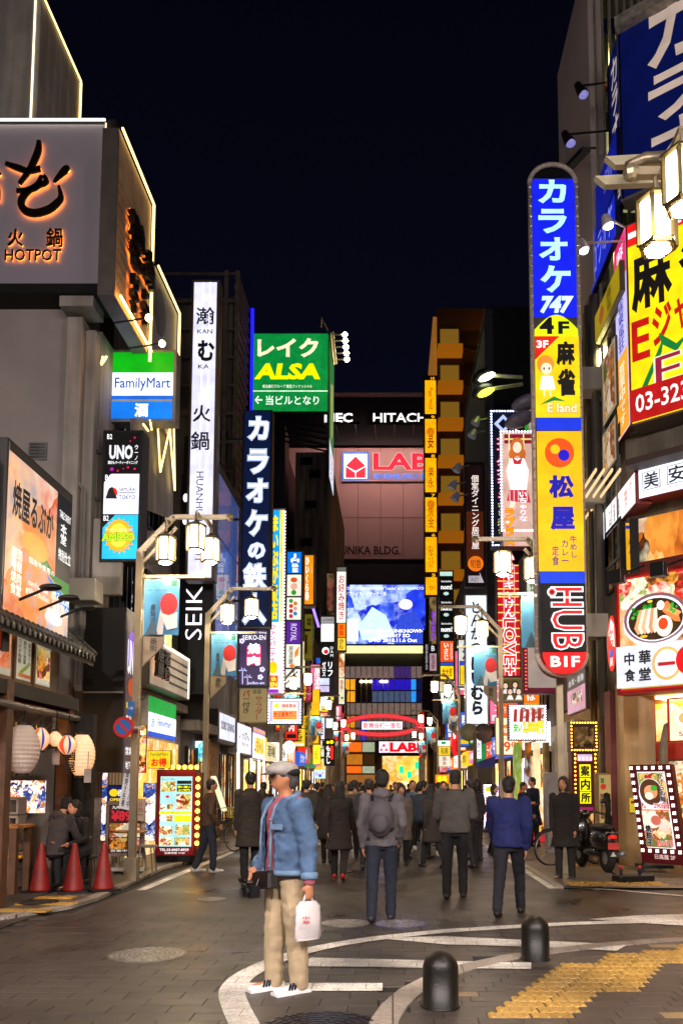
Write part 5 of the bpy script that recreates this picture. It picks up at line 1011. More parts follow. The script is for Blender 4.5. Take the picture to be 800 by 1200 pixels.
# facade signs on the left, seen edge-on
f = side(-5.0, 256, 276, 832, 868)
sign('facade_sign', 'dark framed white fascia sign over the stone pier on the left', 'sign', f, [R(4, 6, 96, 92, '#d8dcf0', 1.0), T('SO8O DINING', 14, 30, 90, 60, '#707078', .3, .05)], .6, '#383430', .04)
f = side(-4.95, 278, 294, 847, 881)
sign('facade_sign', 'white facade sign with black brush kana beyond the dark framed one', 'sign', f, [R(0, 0, 100, 100, '#f0ecff', 1.1), T('いっぴん', 10, 22, 88, 52, '#302838', 0, .03), T('魚貝 刺身', 30, 62, 80, 75, '#80788a', 0)], .3, '#a0a0a0', .03)
f = side(-4.9, 296, 310, 858, 888)
sign('facade_sign', 'white and yellow facade sign with striped top farther down on the left', 'sign', f, [R(0, 0, 100, 100, '#e8f0ff', 1.1), R(20, 14, 88, 80, '#f0d060', 1), T('山ちゃん', 8, 20, 92, 76, '#c89820', .7, .04), R(0, -22, 100, -2, '#c888d8', .9), R(0, -16, 100, -8, '#f0b040', 1)], .3, '#a0a8b0', .03)
for i, (px, y0_, y1_) in enumerate(((279, 880, 945), (294.5, 884, 930), (303, 888, 935), (309, 888, 938), (244, 884, 0))):
    if y1_:
        Y = 4.95 / (460 - px) * 1000; t = thing('light_tube', ['brightest white light tube upright on the left shopfront', 'second white light tube along the left shopfront', 'third white light tube along the left shopfront', 'farthest white light tube along the left shopfront'][i], 'light', P(px, y1_, Y), 'white light tubes on the left shopfronts')
        q = MB(); q.bar(P(px, y0_, Y), P(px, y1_, Y), .07, .07, glow('#fff8f0', 4 if i == 0 else 2.2, 0)); q.build('tube', t)
t = thing('leaning_board', 'yellow topped white board leaning against the stone pier', 'board', P(264, 948, 23)); q = MB(); q.bar(P(250, 910, 23), P(263, 950, 22.5), .14, .05, glow('#f8f0c0', 1.0)); q.build('board', t)
# ================================================================ right side
f = front(625.5, 210, 679, 766, 14.95)
kx = [R(626, 210, 678.5, 378, '#1420e8', .9, p=1)]
kx += [T(c, *b, '#a8e8ff', 1.25, .05) for c, b in (('カ', (634, 211, 668, 240)), ('ラ', (634, 247, 668, 277)), ('オ', (634, 282, 668, 310)), ('ケ', (635, 316, 671, 349)))]
kx += [T('747', 633, 353, 670, 374, '#c8f0ff', 1.2, .07, skew=.2), PG([(627, 402)] + [(627 + 52 * i / 12, 402 - 8 - 18 * sin(pi * i / 12)) for i in range(13)] + [(679, 402)], '#d8e810', 1), T('4', 633, 379, 650, 399, '#101010', 0, .06), T('F', 655, 384, 668, 399, '#101010', 0, .05),
    R(627, 402, 679, 498, '#f8cc10', 1.05, p=1), PG([(627, 402), (656, 402), (627, 430)], '#d82018', 1), T('3F', 629, 407, 643, 416, '#ffffff', 1.1, .04), T('麻', 652, 408, 674, 437, '#141008', 0, .07), T('雀', 652, 441, 674, 473, '#141008', 0, .07),
    D(639, 436, 10, '#f09030', 1, 11), D(640, 441, 6.5, '#fbe0c0', 1.1, 7), D(637, 441, 1, '#301810', 0, 1.6), D(643, 441, 1, '#301810', 0, 1.6), PG([(634, 450), (647, 450), (650, 466), (632, 466)], '#f8f8f8', 1.1), R(636, 466, 638, 474, '#fbe0c0', 1), R(643, 466, 645, 474, '#fbe0c0', 1), PG([(631, 484), (648, 474), (662, 480), (648, 479)], '#208030', .9), T('E land', 640, 482, 674, 493, '#fff0c0', 1, .03, o='#a02040', ob=.06),
    R(627, 499, 679, 514, '#1838e0', .9, p=1), R(627, 515, 679, 675, '#f8b408', 1.05, p=1), D(653, 540, 17, '#f05010', 1.05, 17), D(648, 536, 5.5, '#f8c010', 1), D(658, 543, 6.5, '#1818c8', .9), T('松', 640, 566, 669, 592, '#1818b8', .7, .06), T('屋', 641, 602, 669, 629, '#1818b8', .7, .06), V('牛めし', 663, 635, 671, 660, '#181898', .5), V('カレー', 653, 640, 661, 664, '#181898', .5), V('定食', 642, 647, 650, 669, '#181898', .5),
    R(628, 676, 679, 689, '#1040d8', .9, p=1), R(628, 689, 679, 765, '#141210', .3, p=1), T('HUB', 641, 694, 675, 762, '#e81818', 1, .0, rot=1, o='#ffffff', ob=.05), D(641, 699, 5.5, '#f8f8f8', 1.1), D(641, 699, 3.5, '#e81818', 1), D(641, 699, 1.5, '#141210', .3), R(639, 704, 676, 706, '#f8f8f8', 1),
    PG([(629, 766), (679, 766), (678, 773), (673, 782), (664, 788), (653, 790), (642, 788), (634, 782), (630, 773)], '#f01818', 1.05), T('B1F', 638, 770, 671, 782, '#fff8f0', 1.2, .04)]
ks = sign('blade_sign', 'tall rounded blade sign with karaoke 747, mahjong, beef bowl and HUB panels', 'sign', f, kx, .2, '#5a5450', .015, GR)
q = MB(); fm = mat('#c0b4a6', .45, .1, .2, 20, .2)
def arc(c, r, a0, a1, n=12): return [f.pt(c[0] + r * cos(a0 + (a1 - a0) * i / n), c[1] - r * sin(a0 + (a1 - a0) * i / n) * .85, .01) for i in range(n + 1)]
q.tube(arc((652, 216), 27.8, 0, pi, 18), .045, fm, 8); q.tube([f.pt(624.3, 216, .01), f.pt(624.3, 766, .01)], .04, fm, 8); q.tube([f.pt(680.2, 216, .01), f.pt(680.2, 766, .01)], .04, fm, 8)
q.tube(arc((652.5, 766), 27.8, pi, 2 * pi, 18), .05, fm, 8); q.build('rounded_frame', ks, smooth=True)
q = MB(); top_ = [f.pt(652 + 26 * cos(pi * i / 16), 211 - 19 * sin(pi * i / 16), -.03) for i in range(17)]; q.prism(top_, (0, 0, 0), f.N * -.25, black); q.build('rounded_cap', ks)
q = MB(); bt = [f.pt(653.5 + 26 * cos(pi * i / 16), 766 + 25 * sin(pi * i / 16), -.0) for i in range(17)]; q.prism(bt, (0, 0, 0), f.N * -.4, mat('#7a1414', .5)); q.build('rounded_base', ks)
q = MB(); q.tube([(3.02, 15.25, 5.5), (3.02, 15.25, 12)], .06, mat('#a89878', .3, .7, .2, 2), 10); q.build('pole', ks, smooth=True)
q = MB()
for side_ in (624.5, 680):
    for k in range(46): q.ell(f.pt(side_, 222 + k * 12, .05), (.03, .03, .03), mat('#c8c0b8', .2, .2), 6, 4)
q.build('light_bulbs', ks, kind='stuff')
# mahjong sign on the chamfer + blue karaoke billboard above it
f = oblique(737, 266, 497, 16.0, 815, 15.15, (0, 0, 100, 100))
mj = sign('billboard', 'yellow mahjong billboard with red band and phone number on the chamfered corner', 'billboard', f, [R(0, 0, 100, 100, '#f8dc10', 1.0), R(0, 0, 100, 11, '#e01818', 1), T('一', 2, 4, 20, 7, '#ffffff', 1, .04), V('荘', 70, 1, 84, 10, '#ffffff', 1), T('麻', 5, 15, 68, 46, '#2a2628', 0, .045), T('雀', 78, 15, 140, 46, '#2a2628', 0, .04), T('E', 4, 50, 32, 70, '#c81810', .8, .03), T('ジ', 36, 46, 66, 66, '#c81810', .8, .04), T('ャン', 70, 44, 120, 62, '#c81810', .8, .04),
    PG([(8, 90), (48, 66), (54, 62), (50, 70), (14, 92)], '#188038', .8), PG([(46, 60), (72, 68), (94, 64), (72, 72), (50, 66)], '#188038', .8), T('E', 40, 72, 78, 86, '#a02040', .8, .0, o='#fff8d0', ob=.04), R(0, 84, 100, 100, '#b81818', .9), T('03-3232-0', 8, 87, 128, 96, '#f8f4f0', 1, .02)], .5, '#6a6058', .04)
fs2 = Face(f.A + f.N * .0 + Vector((-.02, 0, 0)), Vector((.0, .9, 0)), f.D, (100, 0, 0, 100))
fs2 = Face(f.A + Vector((-.03, .85, 0)), Vector((0, -.85, 0)), f.D, (0, 0, 100, 100))
sign('side_sign', 'narrow lit return face of the mahjong billboard in violet, blue and orange', 'sign', fs2, [R(0, 0, 100, 100, '#c8c0f8', .9), R(0, 0, 100, 22, '#d82868', .9), V('麻雀', 20, 4, 80, 20, '#f8e8ff'), V('麻雀東風荘', 25, 25, 75, 58, '#3a48b8', .6, .02), R(0, 60, 100, 100, '#f8a830', .9), V('営業中です', 25, 64, 75, 96, '#f8f0d8', .9)], .1, '#6a1828', .01)
f = oblique(728, 40, 232, 16.0, 815, 15.1, (0, 0, 100, 100))
kb2 = sign('billboard', 'navy karaoke billboard with cream katakana high on the right corner', 'billboard', f, [R(0, 0, 100, 100, '#0c1a68', .32), T('カ', 38, -8, 112, 33, '#d8c0b0', .55, .04), T('ラ', 38, 37, 112, 66, '#d8c0b0', .55, .04), T('オ', 36, 67, 112, 97, '#d8c0b0', .55, .04)], .4, '#8a8078', .06)
q = MB(); q.bar(f.pt(-1, -3, .1), f.pt(101, -3, .1), .25, .22, mat('#a09a90', .7, 0, .4, 8)); q.build('top_ledge', kb2)
q = MB()
for k in range(5): q.bar(f.pt(10 + k * 20, -4, -.4), f.pt(22 + k * 20, -30, -1.2), .09, .09, steel); q.bar(f.pt(30 + k * 20, -4, -.4), f.pt(12 + k * 20, -30, -1.2), .09, .09, steel)
q.build('lattice', kb2)
fs3 = Face(f.A + Vector((-.03, .9, 0)), Vector((0, -.9, 0)), f.D, (0, 0, 100, 100))
sign('side_sign', 'narrow return face of the navy karaoke billboard', 'sign', fs3, [R(20, 0, 100, 100, '#0c1a68', .3), V('カラオケ館', 30, 6, 90, 96, '#d8c8c0', .5, .03)], .1, '#181210', .01)
f = side(4.5, 692, 722, 285, 345); sign('facade_sign', 'upper blue strip sign seen edge-on between the pole sign and the navy billboard', 'sign', f, [R(0, 0, 100, 100, '#1828c0', .8), T('カラオケ', 10, 20, 90, 80, '#8a90f0', .8)], .1, '#101840', .02)
f = side(4.48, 698, 724, 222, 278); sign('facade_sign', 'dark blue upper facade strip rising behind the navy billboard', 'sign', f, [R(0, 0, 100, 100, '#1420a0', .5), V('館', 40, 20, 80, 60, '#6a70d8', .6)], .1, '#101840', .02)
f = side(4.45, 697, 727, 372, 402); sign('facade_sign', 'dull yellow facade strip left of the mahjong billboard', 'sign', f, [R(0, 0, 100, 100, '#b8a010', .55), V('麻雀', 50, 10, 70, 90, '#604010', 0), D(30, 50, 10, '#c06030', .4, 30)], .1, '#6a6048', .02)
for i, (ya_, yb_) in enumerate(((420, 500), (508, 560))):
    f = side(4.44, 706, 722, ya_ + 4, yb_); sign('poster', ['upper', 'lower'][i] + ' faded picture poster in the facade window left of the mahjong billboard', 'poster', f, [R(0, 0, 100, 100, '#c8b898', .4), PI(10, 6, 90, 94, 'dish', .35, 2)], .04, '#4a4640', .01)
for i, (x, y, lab) in enumerate(((683, 293, 'lower white clamp lamp lit above the mahjong billboard'), (712, 264, 'upper white clamp lamp on a short arm above the mahjong billboard'))):
    t = thing('clamp_lamp', lab, 'lamp', P(x, y, 16.2), 'white clamp lamps on arms'); p = P(x, y, 16.2); e_ = P(738, 282 - i * 12, 16.2)
    q = MB(); q.bar(p + Vector((0, 0, .15)), e_, .03, .03, pale); q.build('arm', t); q = MB(); q.lathe([(.06, .22), (.08, .2), (.13, 0), (.12, -.01)], p, mat('#d8d0d0', .4), 14, Matrix.Rotation(-.3, 3, 'Y')); q.build('shade', t); q = MB(); q.ell(p - Vector((0, 0, .02)), (.1, .1, .045), glow('#fff4ff', 14, 0), 12, 6); q.build('bulb', t)
for i, (x, y, ex) in enumerate(((683, 111, 716), (668, 168, 714))):
    t = thing('spot_lamp', ['upper', 'lower'][i] + ' unlit black spot lamp on a long arm beside the grey slab', 'lamp', P(x, y, 17), 'unlit spot lamps beside the slab'); p = P(x, y, 17); e_ = P(ex, y - 15, 17)
    q = MB(); q.bar(p + Vector((-.08, 0, .2)), e_, .03, .03, black); q.build('arm', t); q = MB(); q.lathe([(.05, .3), (.07, .28), (.12, .02)], p, black, 12, Matrix.Rotation(-.5, 3, 'Y')); q.build('shade', t); q = MB(); q.ell(p, (.11, .11, .06), mat('#a8a8d8', .3, em='#8080d0', es=.5), 10, 6); q.build('glass', t)  # lamp is off; faint light is put into the glass colour
# white sushi-ya style box around the corner
f = oblique(746, 552, 585, 15.9, 830, 15.0, (0, 0, 100, 100))
bx1 = sign('fascia_sign', 'white lit fascia with two boxed black kanji facing the street corner', 'sign', f, [R(0, 0, 100, 100, '#eef4ff', 1.2), R(8, 12, 34, 76, '#1a1a1a', 0), R(9, 14, 33, 74, '#eef4ff', 1.2), T('美', 10, 16, 32, 72, '#141414', 0, .02), R(44, 12, 72, 76, '#1a1a1a', 0), R(45, 14, 71, 74, '#eef4ff', 1.2), T('安', 46, 16, 70, 72, '#141414', 0, .02), T('おいしい', 9, 80, 30, 92, '#c09090', .6), T('やすい', 47, 80, 66, 92, '#c09090', .6)], .35, '#7a2024', .04)
q = MB(); q.bar(f.pt(-4, -10, .15), f.pt(100, -10, .15), .5, .12, mat('#4a3a34', .6)); q.build('eave', bx1)
Yc = 15.9; X_ = P(745, 570, Yc).x - .02; f = side(X_, 707, 745, 601, 632)
sign('fascia_sign', 'white lit side fascia with small red and black print receding up the street', 'sign', f, [R(0, 0, 100, 100, '#f4f0f0', 1.15), V('赤から', 84, 14, 92, 54, '#e83020', .9), V('鍋焼き', 70, 22, 78, 80, '#e83020', .9), V('居酒屋', 48, 22, 56, 78, '#302020', 0, .02), V('完全個室', 36, 22, 43, 84, '#302020', 0, .02), V('飲み放題', 22, 26, 29, 84, '#50381a', 0), V('営業', 8, 34, 14, 80, '#a07030', 0)], .3, '#7a2024', .03)
f = side(X_ + .1, 729, 743, 645, 668); 
sign('banner', 'painted reflection of a yellow beef bowl banner in the upper window of the corner restaurant', 'banner', front(733, 613, 746, 668, 16.6), [R(733, 613, 746, 668, '#f0b010', .8), R(733, 616, 746, 620, '#2830b0', .7), V('牛めし', 736, 632, 743, 660, '#382080', .3)], .03, '#a07810', .0)  # glowing panel that paints a reflection in the window
# noodle restaurant sign with the big bowl
f = oblique(724, 679, 811, 15.0, 812, 14.1, (0, 0, 100, 100))
ch = [R(0, 0, 100, 100, '#c02018', .8), R(3, 2, 100, 98, '#d0c060', .7), PI(3, 2, 100, 30, 'food', .9, 3.2), PI(3, 28, 100, 62, 'dish', .35, 1.5), D(52, 41, 44, '#e8f0ff', 1.1, 23), D(52, 39, 43, '#90606a', .8, 21.5), D(52, 39.5, 39, '#e8f0ff', 1.1, 19.5), D(52, 40, 36.5, '#4a3018', .5, 18)]
rnd = random.Random(5)
ch += [D(24 + rnd.random() * 24, 28 + rnd.random() * 12, 2.6, rnd.choice(['#18a028', '#30c040', '#108020']), .9, 1.5, n=7) for i in range(26)]
ch += [PG([(26 + k * 5, 47), (34 + k * 4, 32), (38 + k * 4, 31), (36 + k * 4.5, 51), (31 + k * 4.5, 53)], c, .95) for k, c in enumerate(('#e8a878', '#f8e0c8', '#e8b088', '#fbe8d8', '#d89870', '#f8e0c8'))]
ch += [PG([(60, 30), (72, 27), (86, 40), (88, 46), (80, 45), (66, 36)], '#e88040', 1), PG([(66, 34), (78, 33), (90, 38), (84, 41)], '#f0a060', 1), D(63, 30, 5, '#f4f8e8', 1.1, 4), D(67, 48, 11, '#f4e4c8', 1.1, 9), D(67, 47, 10, '#fff8e8', 1.1, 8), D(66, 46, 6.4, '#e84818', 1, 5), D(40, 55, 5, '#f0c020', .9, 1.2)] + [D(76 + rnd.random() * 10, 29 + rnd.random() * 9, 1.8, '#28b038', .9, 1, n=7) for i in range(12)]
ch += [R(3, 62, 100, 98, '#d8dcec', 1.0), T('中', 14, 68, 28, 79, '#141414', 0, .04), T('華', 34, 67, 50, 79, '#141414', 0, .04), T('食', 14, 82, 29, 93, '#141414', 0, .04), T('堂', 34, 82, 50, 93, '#141414', 0, .04)]
ch += [D(71, 80, 19, '#e0b860', .9, 14), D(71, 80, 15.5, '#dfe4f4', 1, 11.6), R(60, 79, 82, 82, '#c02020', .9), D(98, 79, 15, '#e01818', 1, 12), D(52, 26.5, 8, '#2a2030', .2, 1.8, n=10), D(52, 26.5, 4, '#f0d050', 1, 1.3, n=6)]
cz = sign('billboard', 'red framed noodle restaurant billboard with a big ramen bowl and black kanji', 'billboard', f, ch, .35, '#a01c18', .05)
for i, u in enumerate((20, 76)):
    p = f.pt(u, 4, .55); t = thing('floodlight', ['left', 'right'][i] + ' black clip floodlight over the ramen bowl billboard', 'floodlight', p, 'black floodlights over the ramen billboard')
    q = MB(); q.bar(p, f.pt(u + 18, -8, .0), .03, .03, black); q.bar(p + Vector((0, 0, .02)), f.pt(u - 6, -3, 0), .02, .02, black); q.build('arm', t); q = MB(); q.box(-.13, -.09, -.14, .13, .09, .1, black, Matrix.Rotation(-.75, 3, 'Z'), p); q.build('head', t, bevel=.02); q = MB(); q.box(-.1, -.1, -.12, .1, -.092, .0, mat('#c8d0e0', .1, .1), Matrix.Rotation(-.75, 3, 'Z') @ Matrix.Rotation(2.6, 3, 'Z'), p); q.build('glass', t)
f = oblique(783, 820, 868, 14.6, 835, 14.0, (0, 0, 100, 100)); sign('poster_sign', 'bright ramen price poster under the noodle billboard at the right edge', 'sign', f, [R(0, 0, 100, 100, '#f8e8b8', 1.2), R(0, 0, 3, 100, '#c82018', 1), PI(5, 4, 100, 26, 'gold', 1, 4), D(52, 48, 34, '#fff4e0', 1.2, 22), D(52, 47, 28, '#e8a860', 1, 17), D(45, 47, 10, '#f8e8d0', 1, 9), D(44, 48, 5, '#e05818', 1, 5), T('500円', 24, 78, 80, 92, '#e03830', 1, .03, o='#ffffff', ob=.06)], .15, '#b02018', .03)
# round red sign and others between the pole sign and the noodle shop
f = side(4.0, 711, 722, 725, 790)
rs = thing('round_sign', 'red oval sign seen nearly edge-on left of the ramen billboard', 'sign', f.pt(50, 100)); q = MB(); ov = [f.pt(50 + 50 * cos(2 * pi * i / 24), 50 + 50 * sin(2 * pi * i / 24)) for i in range(24)]; q.prism(ov, (0, 0, 0), (.35, 0, 0), mat('#8a1414', .4)); q.build('casing', rs)
draw(f, [D(50, 50, 47, '#f02818', 1, 49), PG([(20, 30), (50, 6), (80, 20), (85, 60), (60, 55)], '#f8e8e8', 1), V('かつや', 25, 25, 75, 75, '#d82018', 1, .05), R(30, 62, 70, 74, '#3048c8', .8), T('屋', 35, 76, 70, 90, '#f8f0f0', 1)], rs)
f = side(4.15, 665, 686, 795, 838)
sign('hanging_board', 'pink and grey notice board hanging behind the pole of the tall blade sign', 'board', f, [R(0, 0, 100, 36, '#6a6460', .4), T('台湾・香港', 8, 10, 92, 28, '#e8e8e8', .7, .02), R(0, 38, 100, 100, '#e8b0c8', .6), PI(20, 50, 85, 80, 'people', .5, 4)], .08, '#5a5450', .02)
# information centre booth with amber bulbs
f = front(668, 846, 699, 880, 19.0)
ab = sign('marquee_sign', 'upper amber bulb framed grey sign over the information booth', 'sign', f, [R(669, 847, 698, 879, '#4a3c34', .2), PI(672, 852, 695, 875, 'wall', .5, 2), BL(669, 847, 698, 879, 9, 8, .9, '#ff9a28', 14)], .3, '#3a2418', .02)
f = front(671, 882, 699, 998, 18.8)
sign('marquee_sign', 'tall amber bulb framed sign with yellow information centre kanji', 'sign', f, [R(672, 882, 698, 998, '#5a2818', .2), R(677, 884, 694, 892, '#c8b0d8', .9), R(679, 896, 692, 911, '#f0e810', 1.1), R(679, 912, 692, 927, '#f0e810', 1.1), R(679, 928, 692, 942, '#f0e810', 1.1), T('案', 680, 897, 691, 910, '#181008', 0, .05), T('内', 680, 913, 691, 926, '#181008', 0, .05), T('所', 680, 929, 691, 941, '#181008', 0, .05), R(677, 946, 694, 950, '#a02868', .7), PI(677, 952, 694, 975, 'shop', .4, 5), BL(674, 884, 698, 994, 1, 22, .95, '#ff9a28', 14), BL(674.5, 888, 697.5, 890, 5, 1, .7, '#ff9a28', 10)], .35, '#4a1c10', .02)
sign('menu_stand', 'beige paper covered column with food pictures beside the marble pier', 'board', front(701, 907, 717, 1008, 17.3), [R(702, 908, 716, 1007, '#c8a868', .45), D(707, 922, 3.5, '#c03820', .6), R(704, 912, 708, 918, '#388038', .5), PI(703, 930, 715, 960, 'wall', .6, 6), R(703, 964, 713, 975, '#8a7048', .3)], .25, '#8a7040', .02)
sign('notice', 'small yellow notice taped to the marble pier', 'notice', front(737, 935, 745, 952, 16.5, (0, 0, 100, 100)), [R(0, 0, 100, 100, '#e8c830', .6), R(20, 20, 80, 40, '#a04020', .4)], .02, '#c0a030', 0)
# twin girls-bar style signs: LED framed
els = [R(575, 481, 606, 640, '#101428', .5), PG([(590, 486), (601, 497), (590, 508), (579, 497)], '#a8b8f8', 1.2), PG([(590, 491), (596, 497), (590, 503), (584, 497)], '#101428', .5), V('ガールズカフェ', 582, 512, 597, 584, '#e8eaff', 1.1, .02, o='#d02858', ob=.09), V('CB BE COMICS', 582, 590, 588, 626, '#d0d880', 1), BL(576, 482, 605, 639, 9, 48, 1.0, '#c8d0ff', 7)]
sign('marquee_sign', 'navy sign rimmed with white bulbs behind the schoolgirl picture sign', 'sign', front(575, 481, 606, 640, 27.5), els, .4, '#141830', .03, GR)
els = [R(588, 507, 626, 640, '#e0b8a8', .8), R(591, 509, 623, 520, '#981838', .7), R(596, 508, 597.5, 560, '#e8e0a0', 1), R(613, 508, 614.5, 560, '#e8e0a0', 1), R(591, 514, 623, 516, '#e8d080', 1),
    D(606, 524, 8, '#c86828', 1, 11), D(600, 533, 4, '#c86828', 1, 7), D(612, 533, 4, '#c86828', 1, 7), D(606, 525, 5, '#fbd8c0', 1.15, 6.5), PG([(598, 538), (614, 538), (619, 552), (616, 576), (598, 576), (593, 552)], '#ffffff', 1.15), PG([(600, 537), (606, 541), (612, 537), (610, 545), (602, 545)], '#c82838', 1), PG([(596, 575), (617, 575), (621, 590), (593, 588)], '#c83848', .9)]
els += [R(596 + k * 5, 576, 597 + k * 5, 588, '#f8c8c8', 1) for k in range(5)] + [PG([(597, 588), (603, 589), (600, 604), (594, 616), (591, 612), (596, 602)], '#fbd8c0', 1.1), V('いちゃりな', 607, 578, 617, 612, '#ffffff', 1.1, .04, o='#d83858', ob=.09), V('ラブラス', 590, 597, 602, 640, '#f8a010', 1.1, .07, o='#c01808', ob=.12), BL(587, 506, 626, 622, 11, 33, 1.05, '#f0e8ff', 7)]
sign('marquee_sign', 'picture sign of a figure in white sweater and tartan skirt rimmed with white bulbs', 'sign', front(588, 507, 626, 640, 26.4), els, .4, '#6a1430', .03, GR)
els = [R(583, 662, 608, 792, '#c01018', .8)] + [R(583, 662 + k * 9.3, 608, 663.3 + k * 9.3, '#f8c860', 1.1) for k in range(14)] + [R(589.5, 662, 590.5, 792, '#f0b0b0', .9), R(602, 662, 603, 792, '#f0b0b0', .9), V('いちゃキャけん', 590, 650, 603, 724, '#fff4f4', 1.1, .03, o='#e03058', ob=.10), T('LOVE+', 589, 726, 603, 791, '#f02018', 1.1, .02, rot=1, o='#ffffff', ob=.08)]
sign('blade_sign', 'red glowing sign with white LOVE+ letters reading downward', 'sign', front(583, 662, 608, 792, 24.6), els, .35, '#5a1010', .03, GR)
sign('blade_sign', 'picture sign of four dark haired figures under the red LOVE+ sign', 'sign', front(586, 794, 612, 822, 24.8), [R(586, 794, 612, 822, '#8a7858', .6), R(588, 796, 610, 820, '#6a5a28', .5)] + [e for x, y in ((592, 804), (603, 803), (597, 811), (607, 811)) for e in (D(x, y, 4, '#301c14', .4, 5), D(x, y, 2.6, '#f0c8b0', .9, 3.2), PG([(x - 4, y + 9), (x - 2, y + 4), (x + 2, y + 4), (x + 4, y + 9)], '#f0e8e8', .9))], .25, '#3a2c1c', .03, GR)
els = [R(597, 827, 639, 866, '#f8f0f0', 1), PI(600, 829, 637, 842, 'people', 1, 3)] + [PG([(602 + k * 7, 831), (606 + k * 7, 831), (605 + k * 7, 846), (601 + k * 7, 846)], '#a83030', .8) for k in range(5)] + [T('2,000円', 612, 845, 636, 860, '#e8e020', 1.1, .05, o='#887000', ob=.1), T('安い', 601, 848, 611, 858, '#30c040', 1, .05), BL(597, 827, 639, 866, 15, 13, .75, '#f0e8ff', 3)]
sign('marquee_sign', 'small bulb framed sign with five small figures and 2,000 yen in yellow', 'sign', front(597, 827, 639, 866, 22.5), els, .35, '#4a1838', .03, GR)
sign('blade_sign', 'white back of a dark red framed sign between LOVE+ and the pole sign', 'sign', front(613, 739, 652, 812, 22.8), [R(613, 739, 652, 812, '#6a1c30', .5), R(618, 740, 650, 806, '#b8a8a0', .5), BL(615, 742, 616, 808, 1, 16, .6, '#ff5a3a', 3)], .3, '#4a1424', .02, GR)
sign('blade_sign', 'small white sign with green kanji high above the lantern arm', 'sign', front(617, 672, 630, 700, 24.2), [R(617, 672, 630, 700, '#d8e0c8', .8), V('ラ特盛', 620, 674, 628, 698, '#287838', .3, .03)], .2, '#6a7068', .02, GR)
sign('blade_sign', 'faded green and pink picture sign tucked above the white bulb frames', 'sign', front(613, 470, 626, 520, 28.6), [PG([(613, 472), (626, 468), (626, 520), (617, 520)], '#d8a8b0', .7), PG([(613, 474), (619, 472), (619, 505), (615, 515)], '#28a038', .8)], .2, '#2a3a2a', .0, GR)
sign('blade_sign', 'tall white sign with dark hiragana behind the second right lamp post', 'sign', front(546, 698, 570, 848, 31), [R(546, 698, 570, 848, '#e0f0ff', 1.15), V('とんかつ', 551.5, 705, 563.5, 765, '#202028', 0, .04), V('にいむら', 551, 770, 566, 838, '#202028', 0, .07)], .45, '#9aa4b0', .04, GR)
sign('blade_sign', 'dark brown sign with white vertical writing and an orange disc', 'sign', front(545.5, 543, 566.5, 686, 34), [R(546, 545, 566, 685, '#2a1418', .35), R(546, 600, 566, 665, '#7a3418', .3), V('個室ダイニング居酒屋', 552, 557, 561, 644, '#f0e0d8', 1, .02), D(556.5, 661, 9, '#f07818', .9, 9), T('旬香', 550, 656, 563, 666, '#5a2010', 0, .0), PG([(548, 675), (561, 675), (561, 671), (566, 683), (548, 683)], '#b8b0b8', .8), T('入口', 550, 677, 559, 682, '#282030', 0)], .4, '#181014', .05, GR)
els = [R(515.5, 670, 530, 675, '#b8e0d0', .9)]
for k in range(3): y = 678 + k * 25; els += [R(515.5, y, 530, y + 23, '#141818', .2, p=1), T('karaoke', 517, y + 2, 529, y + 4.5, '#f0f0f0'), T('nom!', 516.5, y + 7, 529.5, y + 13, '#ffffff', 1.1, .04), D(522.5, y + 18, 3.2, '#b8d8d0', .9, 2)]
els += [R(515.5, 752, 530.5, 776, '#f05018', 1, p=1), V('いさじ', 519.5, 754, 525, 774, '#fff0d8', 1, .05), T('PREMIUM', 527, 755, 529.5, 773, '#fff0d8', 1, 0, rot=1), R(515.5, 777, 530.5, 780, '#2050c8', .9), R(515.5, 781, 530.5, 796, '#f8d010', 1.1, p=1), T('金太郎', 517, 783, 529, 794, '#c03818', .7, .02)]
sign('blade_sign', 'three black panels over an orange and a yellow one right of the plaza screen', 'sign', front(515, 669, 531, 797, 45), els, .45, '#28302c', .03, GR)
els = []
TXT = ['Piano and', '宴', '楽永', '魚金', 'ちがすけバル', '旬す']
for k in range(6):
    y = 446 + k * 46.3; yb = y + (40 if k < 5 else 20)
    els += [R(498, y - 4, 511, y, '#281008', .2), T(str(10 - k), 505, y - 4.2, 509.5, y - .6, '#f8b020', 1, .03), R(498, y, 511, yb, '#f8a808', 1.1, p=1), V(TXT[k] if k else TXT[k][:0] + 'Piano', 501, y + 10 if k else y + 12, 508, yb - 5, '#b83808', .6, .01) if k else T('Piano mood', 502.5, y + 9, 507.5, yb - 6, '#b83808', .6, 0, rot=1)]
    if k in (1, 3): els.append(D(504.5, y + (15 if k == 1 else 8), 4.5, '#d87808', .9, 5))
sign('blade_sign', 'tall amber sign of numbered floor panels from 10 down to 5', 'sign', front(497.5, 441, 511.5, 698, 84), els, .8, '#381808', .1, GR)
sign('blade_sign', 'violet and black strip sign below the amber floor sign', 'sign', front(503, 700, 512, 786, 70), [PI(503, 700, 511, 755, 'wall', .5, .7), V('まるまさ', 505, 716, 510, 750, '#8840d8', 1, .05), R(503, 755, 511, 765, '#181818', .2), T('B', 505, 757, 509, 763, '#e0e0e0'), R(503, 766, 511, 786, '#c8a8b0', .6), V('居酒屋', 505, 768, 509, 784, '#a02050', .5)], .5, '#382838', .03, GR)
sign('blade_sign', 'dark strip sign with small white print beside the plaza curtain wall', 'sign', front(495.5, 738, 502.5, 788, 76), [R(496, 738, 502, 788, '#141014', .2), V('個室宴会', 498, 755, 501, 785, '#c8c0c8', .6)], .4, '#181418', .02, GR)
